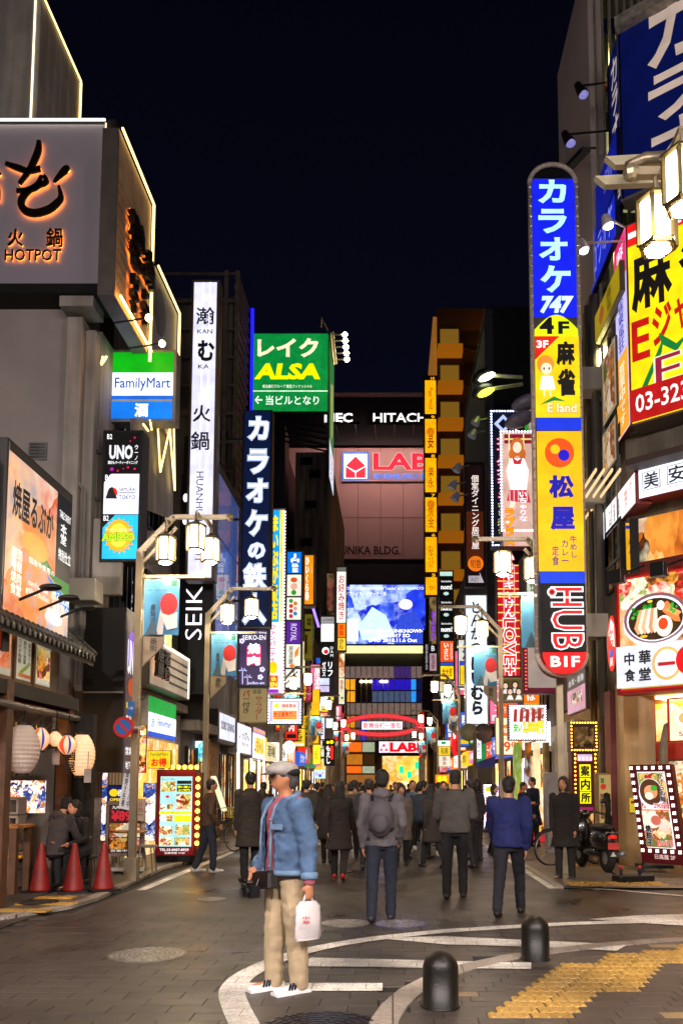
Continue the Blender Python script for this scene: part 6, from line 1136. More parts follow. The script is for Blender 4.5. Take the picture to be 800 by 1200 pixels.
sign('blade_sign', 'small slanted white sign reading BIZ over the right lamps', 'sign', front(515, 810, 532, 824, 40), [PG([(516, 812), (531, 809), (532, 821), (517, 824)], '#f0fff0', 1.1), T('BIZ', 519, 812, 530, 821, '#283028', 0, .04, skew=.1)], .2, '#283028', -.02, GR)
sign('blade_sign', 'small red and white oval sign behind the right name boards', 'sign', front(528, 856, 539, 886, 37, (0, 0, 100, 100)), [D(45, 50, 40, '#e81820', 1, 50), PG([(20, 8), (55, 0), (50, 30), (30, 35)], '#f8f0f0', 1), V('居酒屋', 50, 40, 78, 85, '#3a1010', 0)], .2, '#8a1418', -.04, GR)
sign('blade_sign', 'yellow and white sign with green top low on the right', 'sign', front(513, 868, 527, 898, 42), [R(513, 868, 527, 874, '#e8ffe8', 1.1), R(517, 869, 522, 872, '#18a050', .9), R(514, 875, 527, 885, '#f0c828', 1), T('和美', 516, 876, 525, 884, '#302010', 0), R(514, 886, 527, 898, '#f0e8d0', .9), V('ああ', 518, 887, 523, 897, '#b04020', .6)], .25, '#c8b898', .02, GR)
sign('blade_sign', 'glowing orange sign with yellow brush strokes low over the crowd on the right', 'sign', front(510, 908, 525, 918, 34), [R(510, 908, 525, 918, '#f88a10', 1.3), T('焼鳥', 512, 909, 523, 917, '#ffe020', 1.3, .06)], .2, '#a04810', .02, GR)
sign('blade_sign', 'slim white vertical sign under the tall hiragana sign', 'sign', front(558, 849, 563.5, 889, 31.2), [R(558, 849, 563.5, 889, '#e8f0f8', 1.1), V('とんかつ', 559.4, 853, 562, 885, '#404048', 0)], .2, '#9098a0', .02, GR)
sign('blade_sign', 'yellow and blue sliver sign behind the tall hiragana sign', 'sign', front(539, 775, 546, 802, 38), [R(539, 775, 546, 780, '#2848c8', .9), R(539, 780, 546, 802, '#f0c810', 1)], .2, '#5a5020', .02, GR)
sign('facade_sign', 'orange shop band over the 199 yen poster on the right', 'sign', front(583, 823, 606, 840, 26), [R(583, 823, 606, 840, '#f05818', 1), T('地下居酒屋', 585, 828, 605, 836, '#fff4e8', 1, .03)], .2, '#8a2c10', .02)
sign('poster_sign', 'cream lit poster with orange fruit mascot blob and 199 in red', 'sign', front(581, 841, 606, 884, 26.2), [R(581, 841, 606, 884, '#fbe8b8', 1.1), D(592, 856, 6, '#f07020', 1, 6.5), PG([(592, 850), (597, 843), (599, 845), (595, 851)], '#f07020', 1), T('塩', 589, 853, 595, 859, '#fff0d0', 1), T('ビールも', 584, 864, 604, 867, '#d89050', .8), T('199', 584, 869, 606, 881, '#e84018', 1, .03)], .2, '#a08060', .02)
# dark facade lamps and unlit little spots on the right
for i, (x, y, ex, lit) in enumerate(((568, 445, 612, '#f0ffc8'), (567, 463, 612, '#e0f020'))):
    t = thing('floodlight', ['upper white', 'lower yellow green'][i] + ' floodlight on a long pale arm over the dark sign', 'floodlight', P(x, y, 33), 'twin floodlights on long arms'); p = P(x, y, 33); q = MB(); q.tube([p + Vector((0, 0, .2)), P(ex, y - 3 if i == 0 else y - 13, 33)], .08, pale, 8); q.build('arm', t)
    q = MB(); q.ell(p + Vector((-.05, .1, .18)), (.5, .3, .3), mat('#4a4a4e', .5, .5), 12, 8, Matrix.Rotation(-.45, 3, 'Y')); q.build('head', t, smooth=True); q = MB(); q.ell(p + Vector((.05, -.2, .02)), (.36, .12, .13), glow(lit, 12, 0), 14, 8, Matrix.Rotation(-.45, 3, 'Y')); q.build('lens', t, smooth=True)
for i, (x, y) in enumerate(((558, 493), (554, 508), (536, 548), (531, 568), (534, 582))):
    t = thing('spot_lamp', ['unlit grey spot lamp highest over the brown blade sign', 'unlit grey spot lamp with a reddish cap over the brown blade sign', 'upper small unlit spot on the orange building', 'middle small unlit spot on the orange building', 'lowest small unlit spot on the orange building'][i], 'lamp', P(x, y, 33.6), 'unlit small spot lamps'); p = P(x, y, 33.6); q = MB(); q.bar(p, P(x + 14, y - 3, 33.6), .05, .05, steel); q.build('arm', t); q = MB(); q.lathe([(.06, .2), (.1, .15), (.2, -.15), (.18, -.17)], p, mat('#8a8890', .4, .4, em='#606878', es=.15), 10, Matrix.Rotation(.5, 3, 'Y')); q.build('shade', t)  # lamps are off; a weak glow is painted into the shades
for i, (x, y) in enumerate(((616, 472), (608, 492))):
    t = thing('shade_lamp', ['upper', 'lower'][i] + ' grey half dome lamp shade left of the pole sign', 'lamp', P(x, y, 22), 'grey dome shades left of the pole sign'); q = MB(); q.ell(P(x, y, 22), (.42, .3, .2), mat('#8a88a0', .4, .2), 14, 8, Matrix.Rotation(-.35, 3, 'Y')); q.build('shade', t, smooth=True); q = MB(); q.bar(P(x, y, 22), P(x + 16, y - 2, 22), .06, .06, steel); q.build('arm', t)
t = thing('round_mirror', 'pair of round convex traffic mirrors seen from behind under the white sign', 'mirror', P(550, 900, 30)); p = P(549, 858, 30)
for px in (549, 566): q = MB(); q.lathe([(.02, .06), (.3, .0), (.32, -.05)], P(px, 858, 30), mat('#8a9070' if px < 560 else '#5a5450', .5), 20, Matrix.Rotation(pi / 2, 3, 'X')); q.build('mirror_back', t, smooth=True)
q = MB(); pm = P(556, 858, 30); q.tube([(pm.x, 30, 0), (pm.x, 30, pm.z)], .07, mat('#6a6450', .5), 8); q.bar(P(549, 858, 30), P(566, 858, 30), .05, .05, steel); q.build('pole', t)
# ================================================================ street lamps with lanterns
lm = mat('#a89a80', .35, .6, .15, 3, .1); lmd = mat('#7a6a48', .35, .8, .2, 3, .1)
def lantern(parent, c, s=1.0, glowm=None):
    """hexagonal lantern: cap, frame of bars, six panes, bottom ring; c = centre"""
    c = Vector(c); q = MB(); r = .17 * s; h = .21 * s
    q.lathe([(.03 * s, h + .13 * s), (.06 * s, h + .09 * s), (r * 1.12, h + .03 * s), (r * 1.18, h), (r, h - .01)], c, lmd, 6); q.lathe([(r * .95, -h + .01), (r * 1.05, -h), (r * .98, -h - .03 * s), (r * .8, -h - .035 * s)], c, lmd, 6)
    for k in range(6): a = pi / 3 * k; p = c + Vector((r * cos(a), r * sin(a), 0)); q.bar(p - Vector((0, 0, h)), p + Vector((0, 0, h)), .034 * s, .034 * s, lmd)
    o = q.build('lantern', parent)
    for k in range(6):
        a0, a1 = pi / 3 * k, pi / 3 * (k + 1); w = MB(); rr = r * .93; a_, b_ = c + Vector((rr * cos(a0), rr * sin(a0), 0)), c + Vector((rr * cos(a1), rr * sin(a1), 0)); z = Vector((0, 0, h * .93))
        w.add([a_ - z, b_ - z, b_ + z, a_ + z], [(0, 1, 2, 3)], glowm); w.build('glass_pane', o)
    w = MB(); w.lathe([(r * .75, -h - .03 * s), (r * .6, -h - .05 * s), (.01, -h - .055 * s)], c, LB, 6); w.build('glass_base', o)
LG = glow('#fff0cc', 13, 0); LB = glow('#ffe4b8', 330, 0)
def street_lamp(X, Y, s, label, lab2, group, banner_label, nlan=((.48, -.25), (1.0, 0), (1.12, .4)), decor=False, banner=True, zt=6.1, kb_=None):
    """s=+1: arm toward +X; built in place"""
    root = thing('street_lamp', label, 'street lamp', (X, Y, .03), group)
    q = MB(); q.prism([(X - .055, Y - .055, .03), (X + .055, Y - .055, .03), (X + .055, Y + .055, .03), (X - .055, Y + .055, .03)], (0, 0, 0), (0, 0, 5.5), lm); q.box(X - .1, Y - .1, .03, X + .1, Y + .1, .4, lm); q.build('pole', root)
    q = MB(); q.bar((X, Y, 5.5), (X + s * .55, Y, zt), .07, .09, lm); q.bar((X + s * .05, Y, 5.32), (X + s * .6, Y, zt - .18), .04, .05, lm); q.bar((X + s * .53, Y, zt), (X + s * 1.5, Y, zt), .07, .07, lm); q.bar((X + s * .02, Y, 5.07), (X + s * 1.1, Y, 5.07), .05, .05, lm); q.ell((X + s * 1.5, Y, zt), (.07, .07, .07), lm, 8, 6); q.build('arm', root)
    for dx, dy in nlan:
        zl = zt - .45 if dx > .6 else zt - .62
        q = MB(); 
        if dy: q.bar((X + s * dx, Y, zt - .02 if dx > .6 else zt - .1), (X + s * dx, Y + dy, zt - .02 if dx > .6 else zt - .1), .05, .05, lm)
        q.tube([(X + s * dx, Y + dy, zt - .02 if dx > .6 else zt - .1), (X + s * dx, Y + dy, zl + .28)], .02, lm, 6); q.build('hanger', root)
        lantern(root, (X + s * dx, Y + dy, zl), .9, LG)
    # beige name board with cut corners, standing out from the pole
    q = MB(); z0 = 3.55; w = .34
    pts = [(X + s * .09, Y - .02, z0), (X + s * .09 + s * w, Y - .02, z0 + .35), (X + s * .09 + s * w, Y - .02, z0 + 1.0), (X + s * .09, Y - .02, z0 + 1.3)]
    nb = q; q.prism(pts, (0, 0, 0), (0, .05, 0), mat('#a8957a', .5, .2, .1, 3)); q.build('name_board', root)
    fx = X + s * .09 + s * w / 2
    draw(Face((fx - .06, Y - .022, z0 + 1.05), (.13, 0, 0), (0, 0, -.8), (0, 0, 100, 100)), [V('劇場通り一番街', 0, 0, 100, 100, '#3a2c20', 0, .01)], root)
    if banner:
        t = thing('banner', banner_label, 'banner', (X + s * .6, Y, 4.2), 'light blue rugby banners on the lamp posts'); b0, b1 = (X + .1, X + .68) if s > 0 else (X - .68, X - .1)
        q = MB(); n_ = 8; vs = []
        for i in range(n_ + 1):
            for j in range(2): vs.append((b0 + (b1 - b0) * i / n_, Y + .03 * sin(i * .9) - .05, 5.02 - j * .95))
        q.add(vs, [(2 * i, 2 * i + 1, 2 * i + 3, 2 * i + 2) for i in range(n_)], mat('#4a94c8', .7, 0, .1, 3, .05)); q.build('cloth', t, smooth=True)
        fb = Face((b0, Y - .09, 5.02), (b1 - b0, 0, 0), (0, 0, -.95), (0, 0, 100, 100))
        draw(fb, [T('RUGBY\nWORLD CUP\n2019 JAPAN', 8, 6, 76, 24, '#28343c', 0, .02), R(80, 3, 96, 14, '#185838', 0), PG([(38, 100), (50, 55), (62, 70), (58, 100)], '#d8d8dc', 0), D(74, 46, 25, '#d02028', 0, 20), PG([(50, 62), (74, 66), (99, 60), (99, 88), (70, 92)], '#e8e8ea', 0), PG([(8, 100), (30, 70), (44, 100)], '#4a6878', 0)], t)
    return root
GLp = 'lantern street lamps along the street'
ords = ['nearest', 'second', 'third', 'fourth', 'fifth', 'sixth']
for i, Y in enumerate((14.1, 19.4, 32.5, 43, 56, 70)):
    street_lamp(-4.25, Y, 1, ords[i] + ' lantern street lamp on the left pavement counted from the camera', '', GLp, 'blue rugby banner with red ball on the ' + ords[i] + ' left lamp post', ((.48, -.2), (1.0, 0)) if i else ((.48, -.2), (1.0, -.3), (1.08, .45)))
for i, Y in enumerate((6.6, 15.4, 21.4, 35, 52, 68)):
    street_lamp(3.46 if i == 0 else (3.02 if i == 1 else 2.72), Y, -1, ords[i] + ' lantern street lamp on the right side counted from the camera', '', GLp, 'blue rugby banner on the ' + ords[i] + ' right lamp post', ((1.3, 0), (1.25, -.5)) if i == 0 else ((.48, -.2), (1.0, 0)), banner=i > 0 , zt=6.6 if i == 0 else 6.1)
r_ = thing('ornament', 'pale wedge shaped metal wings pointing left beside the near hanging lanterns', 'lamp ornament', P(765, 200, 8.2))
for y in (183, 206):
    a = P(697 + (y < 190) * 12, y, 8.2)
    q = MB(); q.prism([a, P(709 + (y < 190) * 12, y + 10, 8.2), P(790, y + 7, 8.2), P(790, y - 5, 8.2)], (0, 0, 0), (0, .08, 0), mat('#c8c0a0', .4, .2, .1)); q.build('wing', r_)
q = MB(); q.tube([P(735, 196, 8.0), P(755, 186, 8.0), P(785, 184, 8.0)], .06, lm, 8); q.build('curved_arm', r_, smooth=True)

for i, (x, y) in enumerate(((-9.5, -8.5), (-3.2, -9.5), (3.6, -9.5), (10, -8.5))):  # unseen lamps added as fill, standing in for the crossing's street lighting
    t = thing('added_fill_lamp', ['leftmost', 'second', 'third', 'rightmost'][i] + ' tall added fill lamp standing behind the camera at the crossing', 'street lamp', (x, y, 0), 'added fill lamps behind the camera')
    q = MB(); q.tube([(x, y, 0), (x, y, 7), (x, y + .2, 9.2), (x, y + 1.2, 9.8)], [.1, .08, .06, .05], lm, 10); q.build('pole', t, smooth=True)
    q = MB(); q.ell((x, y + 1.6, 9.85), (.3, .55, .14), lmd, 14, 8); q.build('head', t, smooth=True); q = MB(); q.ell((x, y + 1.6, 9.76), (.26, .48, .12), glow('#fff0ea', 2300, 0), 14, 8); q.build('lens', t, smooth=True)

# ---------------------------------------------------------------- small shopfronts and cluttered facades farther up both sides
rnd = random.Random(21)
FC = [('white', '#f4f0e8'), ('red', '#d82818'), ('yellow', '#f0c020'), ('orange', '#f07818'), ('green', '#188a48'), ('cream', '#e8d8a8'), ('blue', '#2858c8'), ('pink', '#e86890')]
NM = ['居酒屋', 'ラーメン', '焼肉', '焼鳥', '寿司', 'カフェ', '薬', 'バー', '酒場', 'カラオケ', '牛丼', '中華', 'そば', '喫茶']
ORD = ['first', 'second', 'third', 'fourth', 'fifth', 'sixth', 'seventh', 'eighth', 'ninth', 'tenth', 'eleventh', 'twelfth', 'thirteenth', 'fourteenth']
for s_, X, y0, n, sd in ((1, -5.42, 30, 13, 'left'), (-1, 4.56, 24.6, 14, 'right')):
    for k in range(n):
        ya = y0 + k * 3.7; yb = ya + 3.4; cn, cc = FC[(k * 3 + (s_ > 0) * 2) % 8]; nm = NM[(k * 5 + (s_ > 0) * 3) % 14]
        t = thing('shopfront', 'shopfront with a ' + cn + ' fascia, ' + ORD[k] + ' in the ' + sd + ' row beyond the ' + ('stone pier' if s_ > 0 else 'tall karaoke blade sign'), 'shop', (X, ya, 0), 'small shopfronts up the street')
        q = MB(); q.box(X, ya, .03, X + s_ * .08, yb, 2.5, pic(rnd.choice(['shop', 'gold', 'menu', 'shop']), rnd.uniform(1.1, 2.0), 1.8, stretch=(1, 1, .7))); q.build('window', t)
        q = MB()
        for y in (ya, (ya + yb) / 2, yb): q.box(X, y - .06, .03, X + s_ * .16, y + .06, 2.55, black)
        q.box(X, ya, .03, X + s_ * .14, yb, .35, conc); q.build('frame', t)
        z0 = 2.6 + rnd.random() * .3; z1 = z0 + rnd.uniform(.6, .9); dp = rnd.uniform(.25, .55)
        q = MB(); q.box(X, ya + .05, z0, X + s_ * dp, yb - .05, z1, glow(cc, rnd.uniform(.8, 1.3))); q.build('fascia', t)
        fc = Face((X + s_ * dp, ya if s_ > 0 else yb, z1), (0, (yb - ya) * s_, 0), (0, 0, z0 - z1), (0, 0, 100, 100)); draw(fc, [T(nm, 15, 18, 80, 82, '#301810' if cn in ('white', 'yellow', 'cream') else '#fff8f0', 0 if cn in ('white', 'yellow', 'cream') else 1, .02)], t)
        # blade facing the camera, above the shop
        if rnd.random() < .85:
            w = rnd.uniform(.5, .85); hh = rnd.uniform(.8, 2.6); zb = z1 + .25 + rnd.random() * .4; xa = X + s_ * .1; xb = xa + s_ * w; cn2, c2 = rnd.choice(FC); nm2 = rnd.choice(NM)
            f = Face((min(xa, xb), ya + 1.2, zb + hh), (w, 0, 0), (0, 0, -hh), (0, 0, 100, 100)); dk = cn2 in ('white', 'yellow', 'cream')
            sign('blade_sign', 'small ' + cn2 + ' blade sign over the ' + ORD[k] + ' shopfront of the ' + sd + ' row', 'sign', f, [R(3, 2, 97, 98, c2, rnd.uniform(.8, 1.2)), V(nm2, 25, 8, 75, 72, '#281810' if dk else '#fffaf0', 0 if dk else 1, .03), R(12, 80, 88, 92, rnd.choice(['#f8f8f0', '#201818', '#f0d020']), .8)], .2, '#30302e', .02, 'small blade signs over the shopfronts')
        if rnd.random() < .6:
            zb = z1 + 3.2 + rnd.random() * 2; hh = rnd.uniform(1.2, 3); w = rnd.uniform(.6, 1.0); xa = X + s_ * .1; xb = xa + s_ * w; cn2, c2 = rnd.choice(FC); nm2 = rnd.choice(NM); dk = cn2 in ('white', 'yellow', 'cream')
            f = Face((min(xa, xb), ya + 2.6, zb + hh), (w, 0, 0), (0, 0, -hh), (0, 0, 100, 100))
            sign('blade_sign', 'upper ' + cn2 + ' blade sign high over the ' + ORD[k] + ' shopfront of the ' + sd + ' row', 'sign', f, [R(3, 2, 97, 98, c2, rnd.uniform(.6, 1.1)), V(nm2, 25, 8, 75, 88, '#281810' if dk else '#fffaf0', 0 if dk else 1, .03)], .2, '#30302e', .02, 'small blade signs over the shopfronts')
# ================================================================ street things
def bollard(px, py, label):
    p = G(px, py); t = thing('bollard', label, 'bollard', (p.x, p.y, 0), 'black dome topped bollards'); r = .128
    pr = [(r + .012, 0), (r + .012, .012), (r, .016), (r, .27)] + [(r * cos(a), .27 + .125 * sin(a)) for a in [i * pi / 16 for i in range(1, 8)]] + [(.004, .396)]
    q = MB(); q.lathe(pr, p, mat('#15130f', .42, .1, .3, 5, .25), 28); q.build('body', t, smooth=True)
bollard(516, 1180, 'black dome topped bollard nearest the camera at the edging stones')
bollard(627, 1124, 'black dome topped bollard farther back beside the yellow tactile tiles')
conem = mat('#86140f', .55, 0, .3, 5, .2)
for i, px in enumerate((47, 86, 121)):
    Y = (12.3, 12.3, 12.5)[i]; p = G(px, 920 + 1580 / Y); p = Vector((p.x, p.y, .035)); t = thing('traffic_cone', ['leftmost of the three red traffic cones in front of the izakaya', 'middle red traffic cone in front of the sitting couple', 'rightmost darker red traffic cone by the menu board'][i], 'traffic cone', p, 'red traffic cones in front of the izakaya')
    q = MB(); q.lathe([(.15, .03), (.145, .05), (.035, .68), (.03, .7), (.01, .705)], p, conem, 20); q.build('cone', t, smooth=True); q = MB(); q.box(-.2, -.2, 0, .2, .2, .03, black, Matrix.Rotation(.3 * i, 3, 'Z'), p); q.build('base', t)
# tables and stools
def round_table(px, Y, h, label, r=.3, top='#b8823c'):
    p = G(px, 920 + 1580 / Y); p.z = .035; t = thing('table', label, 'table', p); q = MB(); q.lathe([(r - .01, h - .03), (r, h - .02), (r, h), (.01, h)], p, mat(top, .4, 0, .2, 3), 24); q.build('tabletop', t); q = MB(); q.lathe([(.03, .02), (.03, h - .03)], p, black, 10); q.build('leg', t); q = MB(); q.box(-.24, -.04, 0, .24, .04, .025, black, None, p); q.box(-.04, -.24, 0, .04, .24, .024, black, None, p); q.build('base', t)
round_table(150, 15.0, .74, 'small round table with black pedestal in front of the menu boards', .33)
def square_table(px, Y, label):
    p = G(px, 920 + 1580 / Y); p.z = .05; t = thing('table', label, 'table', p); q = MB(); q.box(-.4, -.3, .92, .4, .3, .96, mat('#a06a30', .4, 0, .3, 3), None, p); q.build('tabletop', t)
    for dx, dy in ((-.33, -.24), (.33, -.24), (.33, .24), (-.33, .24)): q = MB(); q.box(dx - .05, dy - .05, 0, dx + .05, dy + .05, .92, wood, None, p); q.build('leg', t)
square_table(-4, 12.2, 'tall wooden table at the left edge under the paper lanterns')
def stool(px, Y, h, label, top, leg, r=.17):
    p = G(px, 920 + 1580 / Y); p.z = .04; t = thing('stool', label, 'stool', p); q = MB(); q.lathe([(r, h - .04), (r + .01, h - .02), (r, h), (.01, h + .005)], p, mat(top, .5, 0, .1, 4), 20); q.build('seat', t)
    for k in range(4): a = pi / 4 + pi / 2 * k; q = MB(); q.tube([p + Vector((r * .75 * cos(a), r * .75 * sin(a), h - .04)), p + Vector((r * 1.15 * cos(a), r * 1.15 * sin(a), 0))], .012, leg, 6); q.build('leg', t)
stool(172, 15.2, .47, 'silver legged stool right of the small round table', '#8a8078', steel)
stool(13, 12.6, .5, 'yellow topped wooden stool at the left edge', '#e8a828', wood, .2)
stool(70, 12.75, .46, 'dark stool under the man sitting in the grey hoodie', '#2a2420', wood)
stool(100, 13.05, .46, 'dark stool under the sitting woman', '#2a2420', wood)
q = thing('drinks_crate', 'stack of pale grey lattice crates inside the izakaya entrance', 'crate', P(18, 1010, 12.9))
p = Vector((G(18, 1042).x, 12.9, .05))
for k in range(5):
    w = MB(); gm = mat('#8a8078', .6)
    z = .02 + k * .27
    for dx in (-.18, -.06, .06, .18): w.box(dx - .015, -.15, z, dx + .015, .15, z + .24, gm, None, p)
    w.box(-.2, -.16, z, .2, .16, z + .03, gm, None, p); w.box(-.2, -.16, z + .21, .2, .16, z + .25, gm, None, p); w.build('crate_tier', q)
# paper lanterns
def paper_lantern(px, py, Y, rx, rz, label, kind):
    p = P(px, py, Y); t = thing('paper_lantern', label, 'lantern', p, 'paper lanterns hanging under the izakaya awning'); q = MB(); n = 24; m = {'w': pic('izaka', .0, 1) if False else mat('#e8dcc8', .8, 0, .06, 4, .1, em='#ffb468', es=.42), 'b': mat('#c0b0a4', .8, 0, .06, 4, .1, em='#d8a080', es=.08), 'r': mat('#d8402c', .8, em='#f05030', es=.5)}
    K = 22; vs = []
    for i in range(K + 1):
        v = i / K; th = -pi / 2 * .86 + pi * .86 * v; r = rx * (cos(th) ** .55 if kind == 'tall' or kind == 'big' else cos(th) ** .9) * (1 + (.022 if i % 2 else -.022)); z = rz * (2 * v - 1)
        for j in range(n): a = 2 * pi * j / n; vs.append(p + Vector((r * cos(a), r * sin(a), z)))
    base = m['b'] if kind == 'big' else m['w']
    fs = [(i * n + j, i * n + (j + 1) % n, (i + 1) * n + (j + 1) % n, (i + 1) * n + j) for i in range(K) for j in range(n)]
    k0 = len(q.v); q.add(vs, fs, base)
    if kind == 'rw':
        q = MB()
        blue = mat('#2a3a9a', .8, em='#3848c0', es=.3)
        for j in range(n):
            mt = (m['r'] if j % 8 in (0, 1) else (blue if j % 8 == 4 and rx < .14 else base)); q.add([vs[i * n + jj] for i in range(K + 1) for jj in (j, (j + 1) % n)], [(2 * i, 2 * i + 1, 2 * i + 3, 2 * i + 2) for i in range(K)], mt)
    q.build('paper_shade', t, smooth=False)
    c = MB(); rr = rx * .5; c.lathe([(rr, rz), (rr, rz + .03), (.01, rz + .03)], p, black, 16); c.build('rim', t); c = MB(); c.lathe([(rr, -rz - .03), (rr, -rz), (.01, -rz)], p, black, 16); c.build('rim', t); c = MB(); c.tube([p + Vector((0, 0, rz)), p + Vector((.0, .05, rz + .3))], .008, black, 5); c.build('cord', t)
    return t, p
paper_lantern(27, 878, 11.4, .22, .32, 'largest greyish ribbed paper lantern on the left', 'big')
paper_lantern(48, 866, 12.0, .13, .16, 'red and white striped paper lantern beside the largest one', 'rw')
paper_lantern(65, 866, 12.3, .1, .11, 'small plain white round paper lantern in the middle', 'w')
paper_lantern(79, 873, 12.3, .135, .14, 'red white and blue ball lantern left of the sake lantern', 'rw')
t, p = paper_lantern(96, 885, 12.6, .19, .3, 'tall white paper lantern with black sake shop writing', 'tall')
draw(Face(p + Vector((-.17, -.205, .24)), Vector((.16, -.0, 0)), Vector((0, 0, -.5)), (0, 0, 100, 100)), [V('居酒屋', 0, 0, 100, 100, '#181010', 0, .03)], t)
paper_lantern(15, 868, 12.0, .12, .12, 'small red rimmed lantern half hidden behind the largest one', 'rw')
for i, (px, py) in enumerate(((66, 888), (103, 909))):
    t = thing('tag', ['pale paper tag under the small round lantern', 'pale paper tag under the tall sake lantern'][i], 'paper tag', P(px, py, 12.4)); q = MB(); p = P(px, py, 12.4); q.box(-.05, -.005, -.1, .05, .005, .1, mat('#a89c94', .8), None, p); q.tube([p + Vector((0, 0, .1)), p + Vector((0, 0, .35))], .005, black, 5); q.build('paper', t)
# no parking sign and arrow plate, faint light put into their colours
p = P(145, 852, 13.8); t = thing('no_parking_sign', 'round blue and red no parking sign on the left lamp post', 'traffic sign', p)
q = MB(); q.lathe([(.165, -.012), (.168, 0), (.165, .01)], p, mat('#c8201c', .35, .0, .08, 3, em='#c8201c', es=.1), 28, Matrix.Rotation(pi / 2, 3, 'X')); q.build('disc', t)
fs_ = Face(p + Vector((-.165, -.014, .165)), (.33, 0, 0), (0, 0, -.33), (-50, -50, 50, 50)); mb_ = mat('#2060a8', .35, 0, .08, 3, em='#2060b0', es=.12); mr_ = mat('#c8201c', .35, 0, .08, 3, em='#c8201c', es=.1)
draw(fs_, [D(0, 0, 37, mb_, 0), PG([(-31, -22), (-22, -31), (31, 22), (22, 31)], mr_, 0)], t)
q = MB(); q.bar(p + Vector((.1, .02, 0)), p + Vector((.3, .1, 0)), .03, .03, steel); q.build('clamp', t)
f = front(150, 822, 158, 838, 13.8, (0, 0, 100, 100)); sign('arrow_plate', 'small blue plate with white arrow above the no parking sign', 'traffic sign', f, [R(0, 0, 100, 100, mb_, 0), T('→', 12, 35, 88, 65, '#c8c8d0', 0, .05)], .02, '#6a6a70', 0)
# menu boards on the left
els = [R(0, 0, 100, 100, '#8a1418', .35), R(8, 7, 92, 90, '#a8e0e8', 1.0), T('テッコフダイ', 12, 9, 46, 12, '#303030', 0), PI(10, 13, 48, 25, 'food', 1, 9), R(52, 12, 90, 16, '#202020', 0), R(52, 17, 90, 25, '#282018', .2), T('安い旨い', 54, 18, 88, 21, '#f8f020', 1.1, .05), T('2178円', 56, 22, 86, 24.6, '#f8f020', 1.1, .04), D(28, 31, 5, '#d82020', 1, 1.5), PI(10, 40, 24, 46, 'food', 1, 10), PI(28, 40, 44, 46, 'food', 1, 10), PI(52, 28, 90, 46, 'food', .8, 8), R(8, 48, 92, 52, '#f0f020', 1), T('クーポン', 12, 48.8, 60, 51.2, '#d03010', .8, .02), PI(10, 53, 44, 60, 'dish', 1, 8), R(48, 53, 92, 61, '#e8f020', 1), PI(10, 66, 44, 76, 'dish', 1, 8), PI(52, 64, 90, 76, 'food', .8, 8), PI(10, 79, 44, 88, 'dish', 1, 8), PI(50, 79, 90, 88, 'food', .9, 8), T('TEL.03-8457-8929', 12, 92, 88, 95, '#f0f0f0', 1, .03), T('営業時間 17:00', 25, 96, 78, 98.5, '#f0e8e0', 1)]
f = front(184, 903, 228.5, 1002, 17.6, (0, 0, 100, 100))
mbd = sign('menu_board', 'tall red framed lit menu board with food photos and amber bulbs', 'menu board', f, els, .3, '#3a0c0e', .02)
q = MB(); q.box(f.pt(5, 100).x, 17.45, .03, f.pt(95, 100).x, 17.95, f.pt(0, 100).z, black); q.build('base', mbd)
q = MB()
for k in range(6): q.ell(f.pt(4 + k * 16 + 20, -4, .05), (.045, .045, .045), glow('#ffb030', 12, 0), 8, 6)
for k in range(9): q.ell(f.pt(108, 10 + k * 9.5, .05), (.045, .045, .045), glow('#ffb030', 12, 0), 8, 6)
q.build('amber_bulbs', mbd, kind='stuff')
q = MB(); q.box(f.pt(103, 0).x, 17.6, .03, f.pt(113, 0).x, 17.9, f.pt(0, 2).z, mat('#4a1c14', .5)); q.build('side_post', mbd); q = MB(); q.prism([f.pt(2, -2), f.pt(18, -14), f.pt(28, -14), f.pt(30, -6), f.pt(100, -6), f.pt(100, -1)], (0, 0, 0), (0, .2, 0), mat('#6a3a20', .5)); q.build('top_rail', mbd)
f = front(125, 940, 168, 1002, 15.6, (0, 0, 100, 100))
ab_ = sign('menu_board', 'pale framed standing board with red yen price and grilled meat pictures', 'menu board', f, [R(6, 5, 94, 96, '#5a3028', .3), T('九州コトホ', 14, 7, 70, 13, '#f0f0f0', .8), T('¥890', 12, 16, 84, 36, '#c82838', .8, .05), PI(10, 40, 92, 66, 'dish', .6, 6), PG([(24, 62), (60, 38), (76, 44), (40, 68)], '#d8c8b0', .7), PI(10, 68, 92, 88, 'food', .5, 7), T('営業中です', 14, 89, 90, 94, '#e8e8e0', .7)], .06, '#a8988a', .02)
for x in (10, 90): q = MB(); a = f.pt(x, 100); q.bar(a, (a.x, a.y - .1, .03), .05, .05, pale); q.bar(a + Vector((0, .1, .5)), (a.x, a.y + .5, .03), .04, .04, pale); q.build('leg', ab_)
q = MB(); q.bar((f.pt(-10, 0).x, f.Y - .12, .08), (f.pt(110, 0).x, f.Y - .12, .08), .05, .06, pale); q.build('foot_rail', ab_)
f = front(127, 921, 146, 941, 15.9, (0, 0, 100, 100)); sign('poster_sign', 'small blue lit sign with a yellow oval above the pale standing board', 'poster', f, [R(0, 0, 100, 100, '#182860', .6), D(36, 40, 28, '#f8c818', 1, 22), T('昼営業', 62, 20, 96, 60, '#f8f8f0', 1, .03), T('OPEN', 12, 72, 90, 88, '#f8d820', 1, .03)], .08, '#101828', .02)
f = Face(P(147, 900, 15.5), P(161, 903, 15.5) - P(147, 900, 15.5), Vector((-.1, 0, -.72)), (0, 0, 100, 100)); sign('banner', 'narrow white tilted paper banner with black vertical writing', 'banner', f, [R(0, 0, 100, 100, '#c8c0c0', .7), V('串焼き各種', 15, 6, 42, 94, '#202020', 0, .02), V('生ビール中', 58, 6, 88, 94, '#202020', 0, .02)], .015, '#a8a0a0', 0)
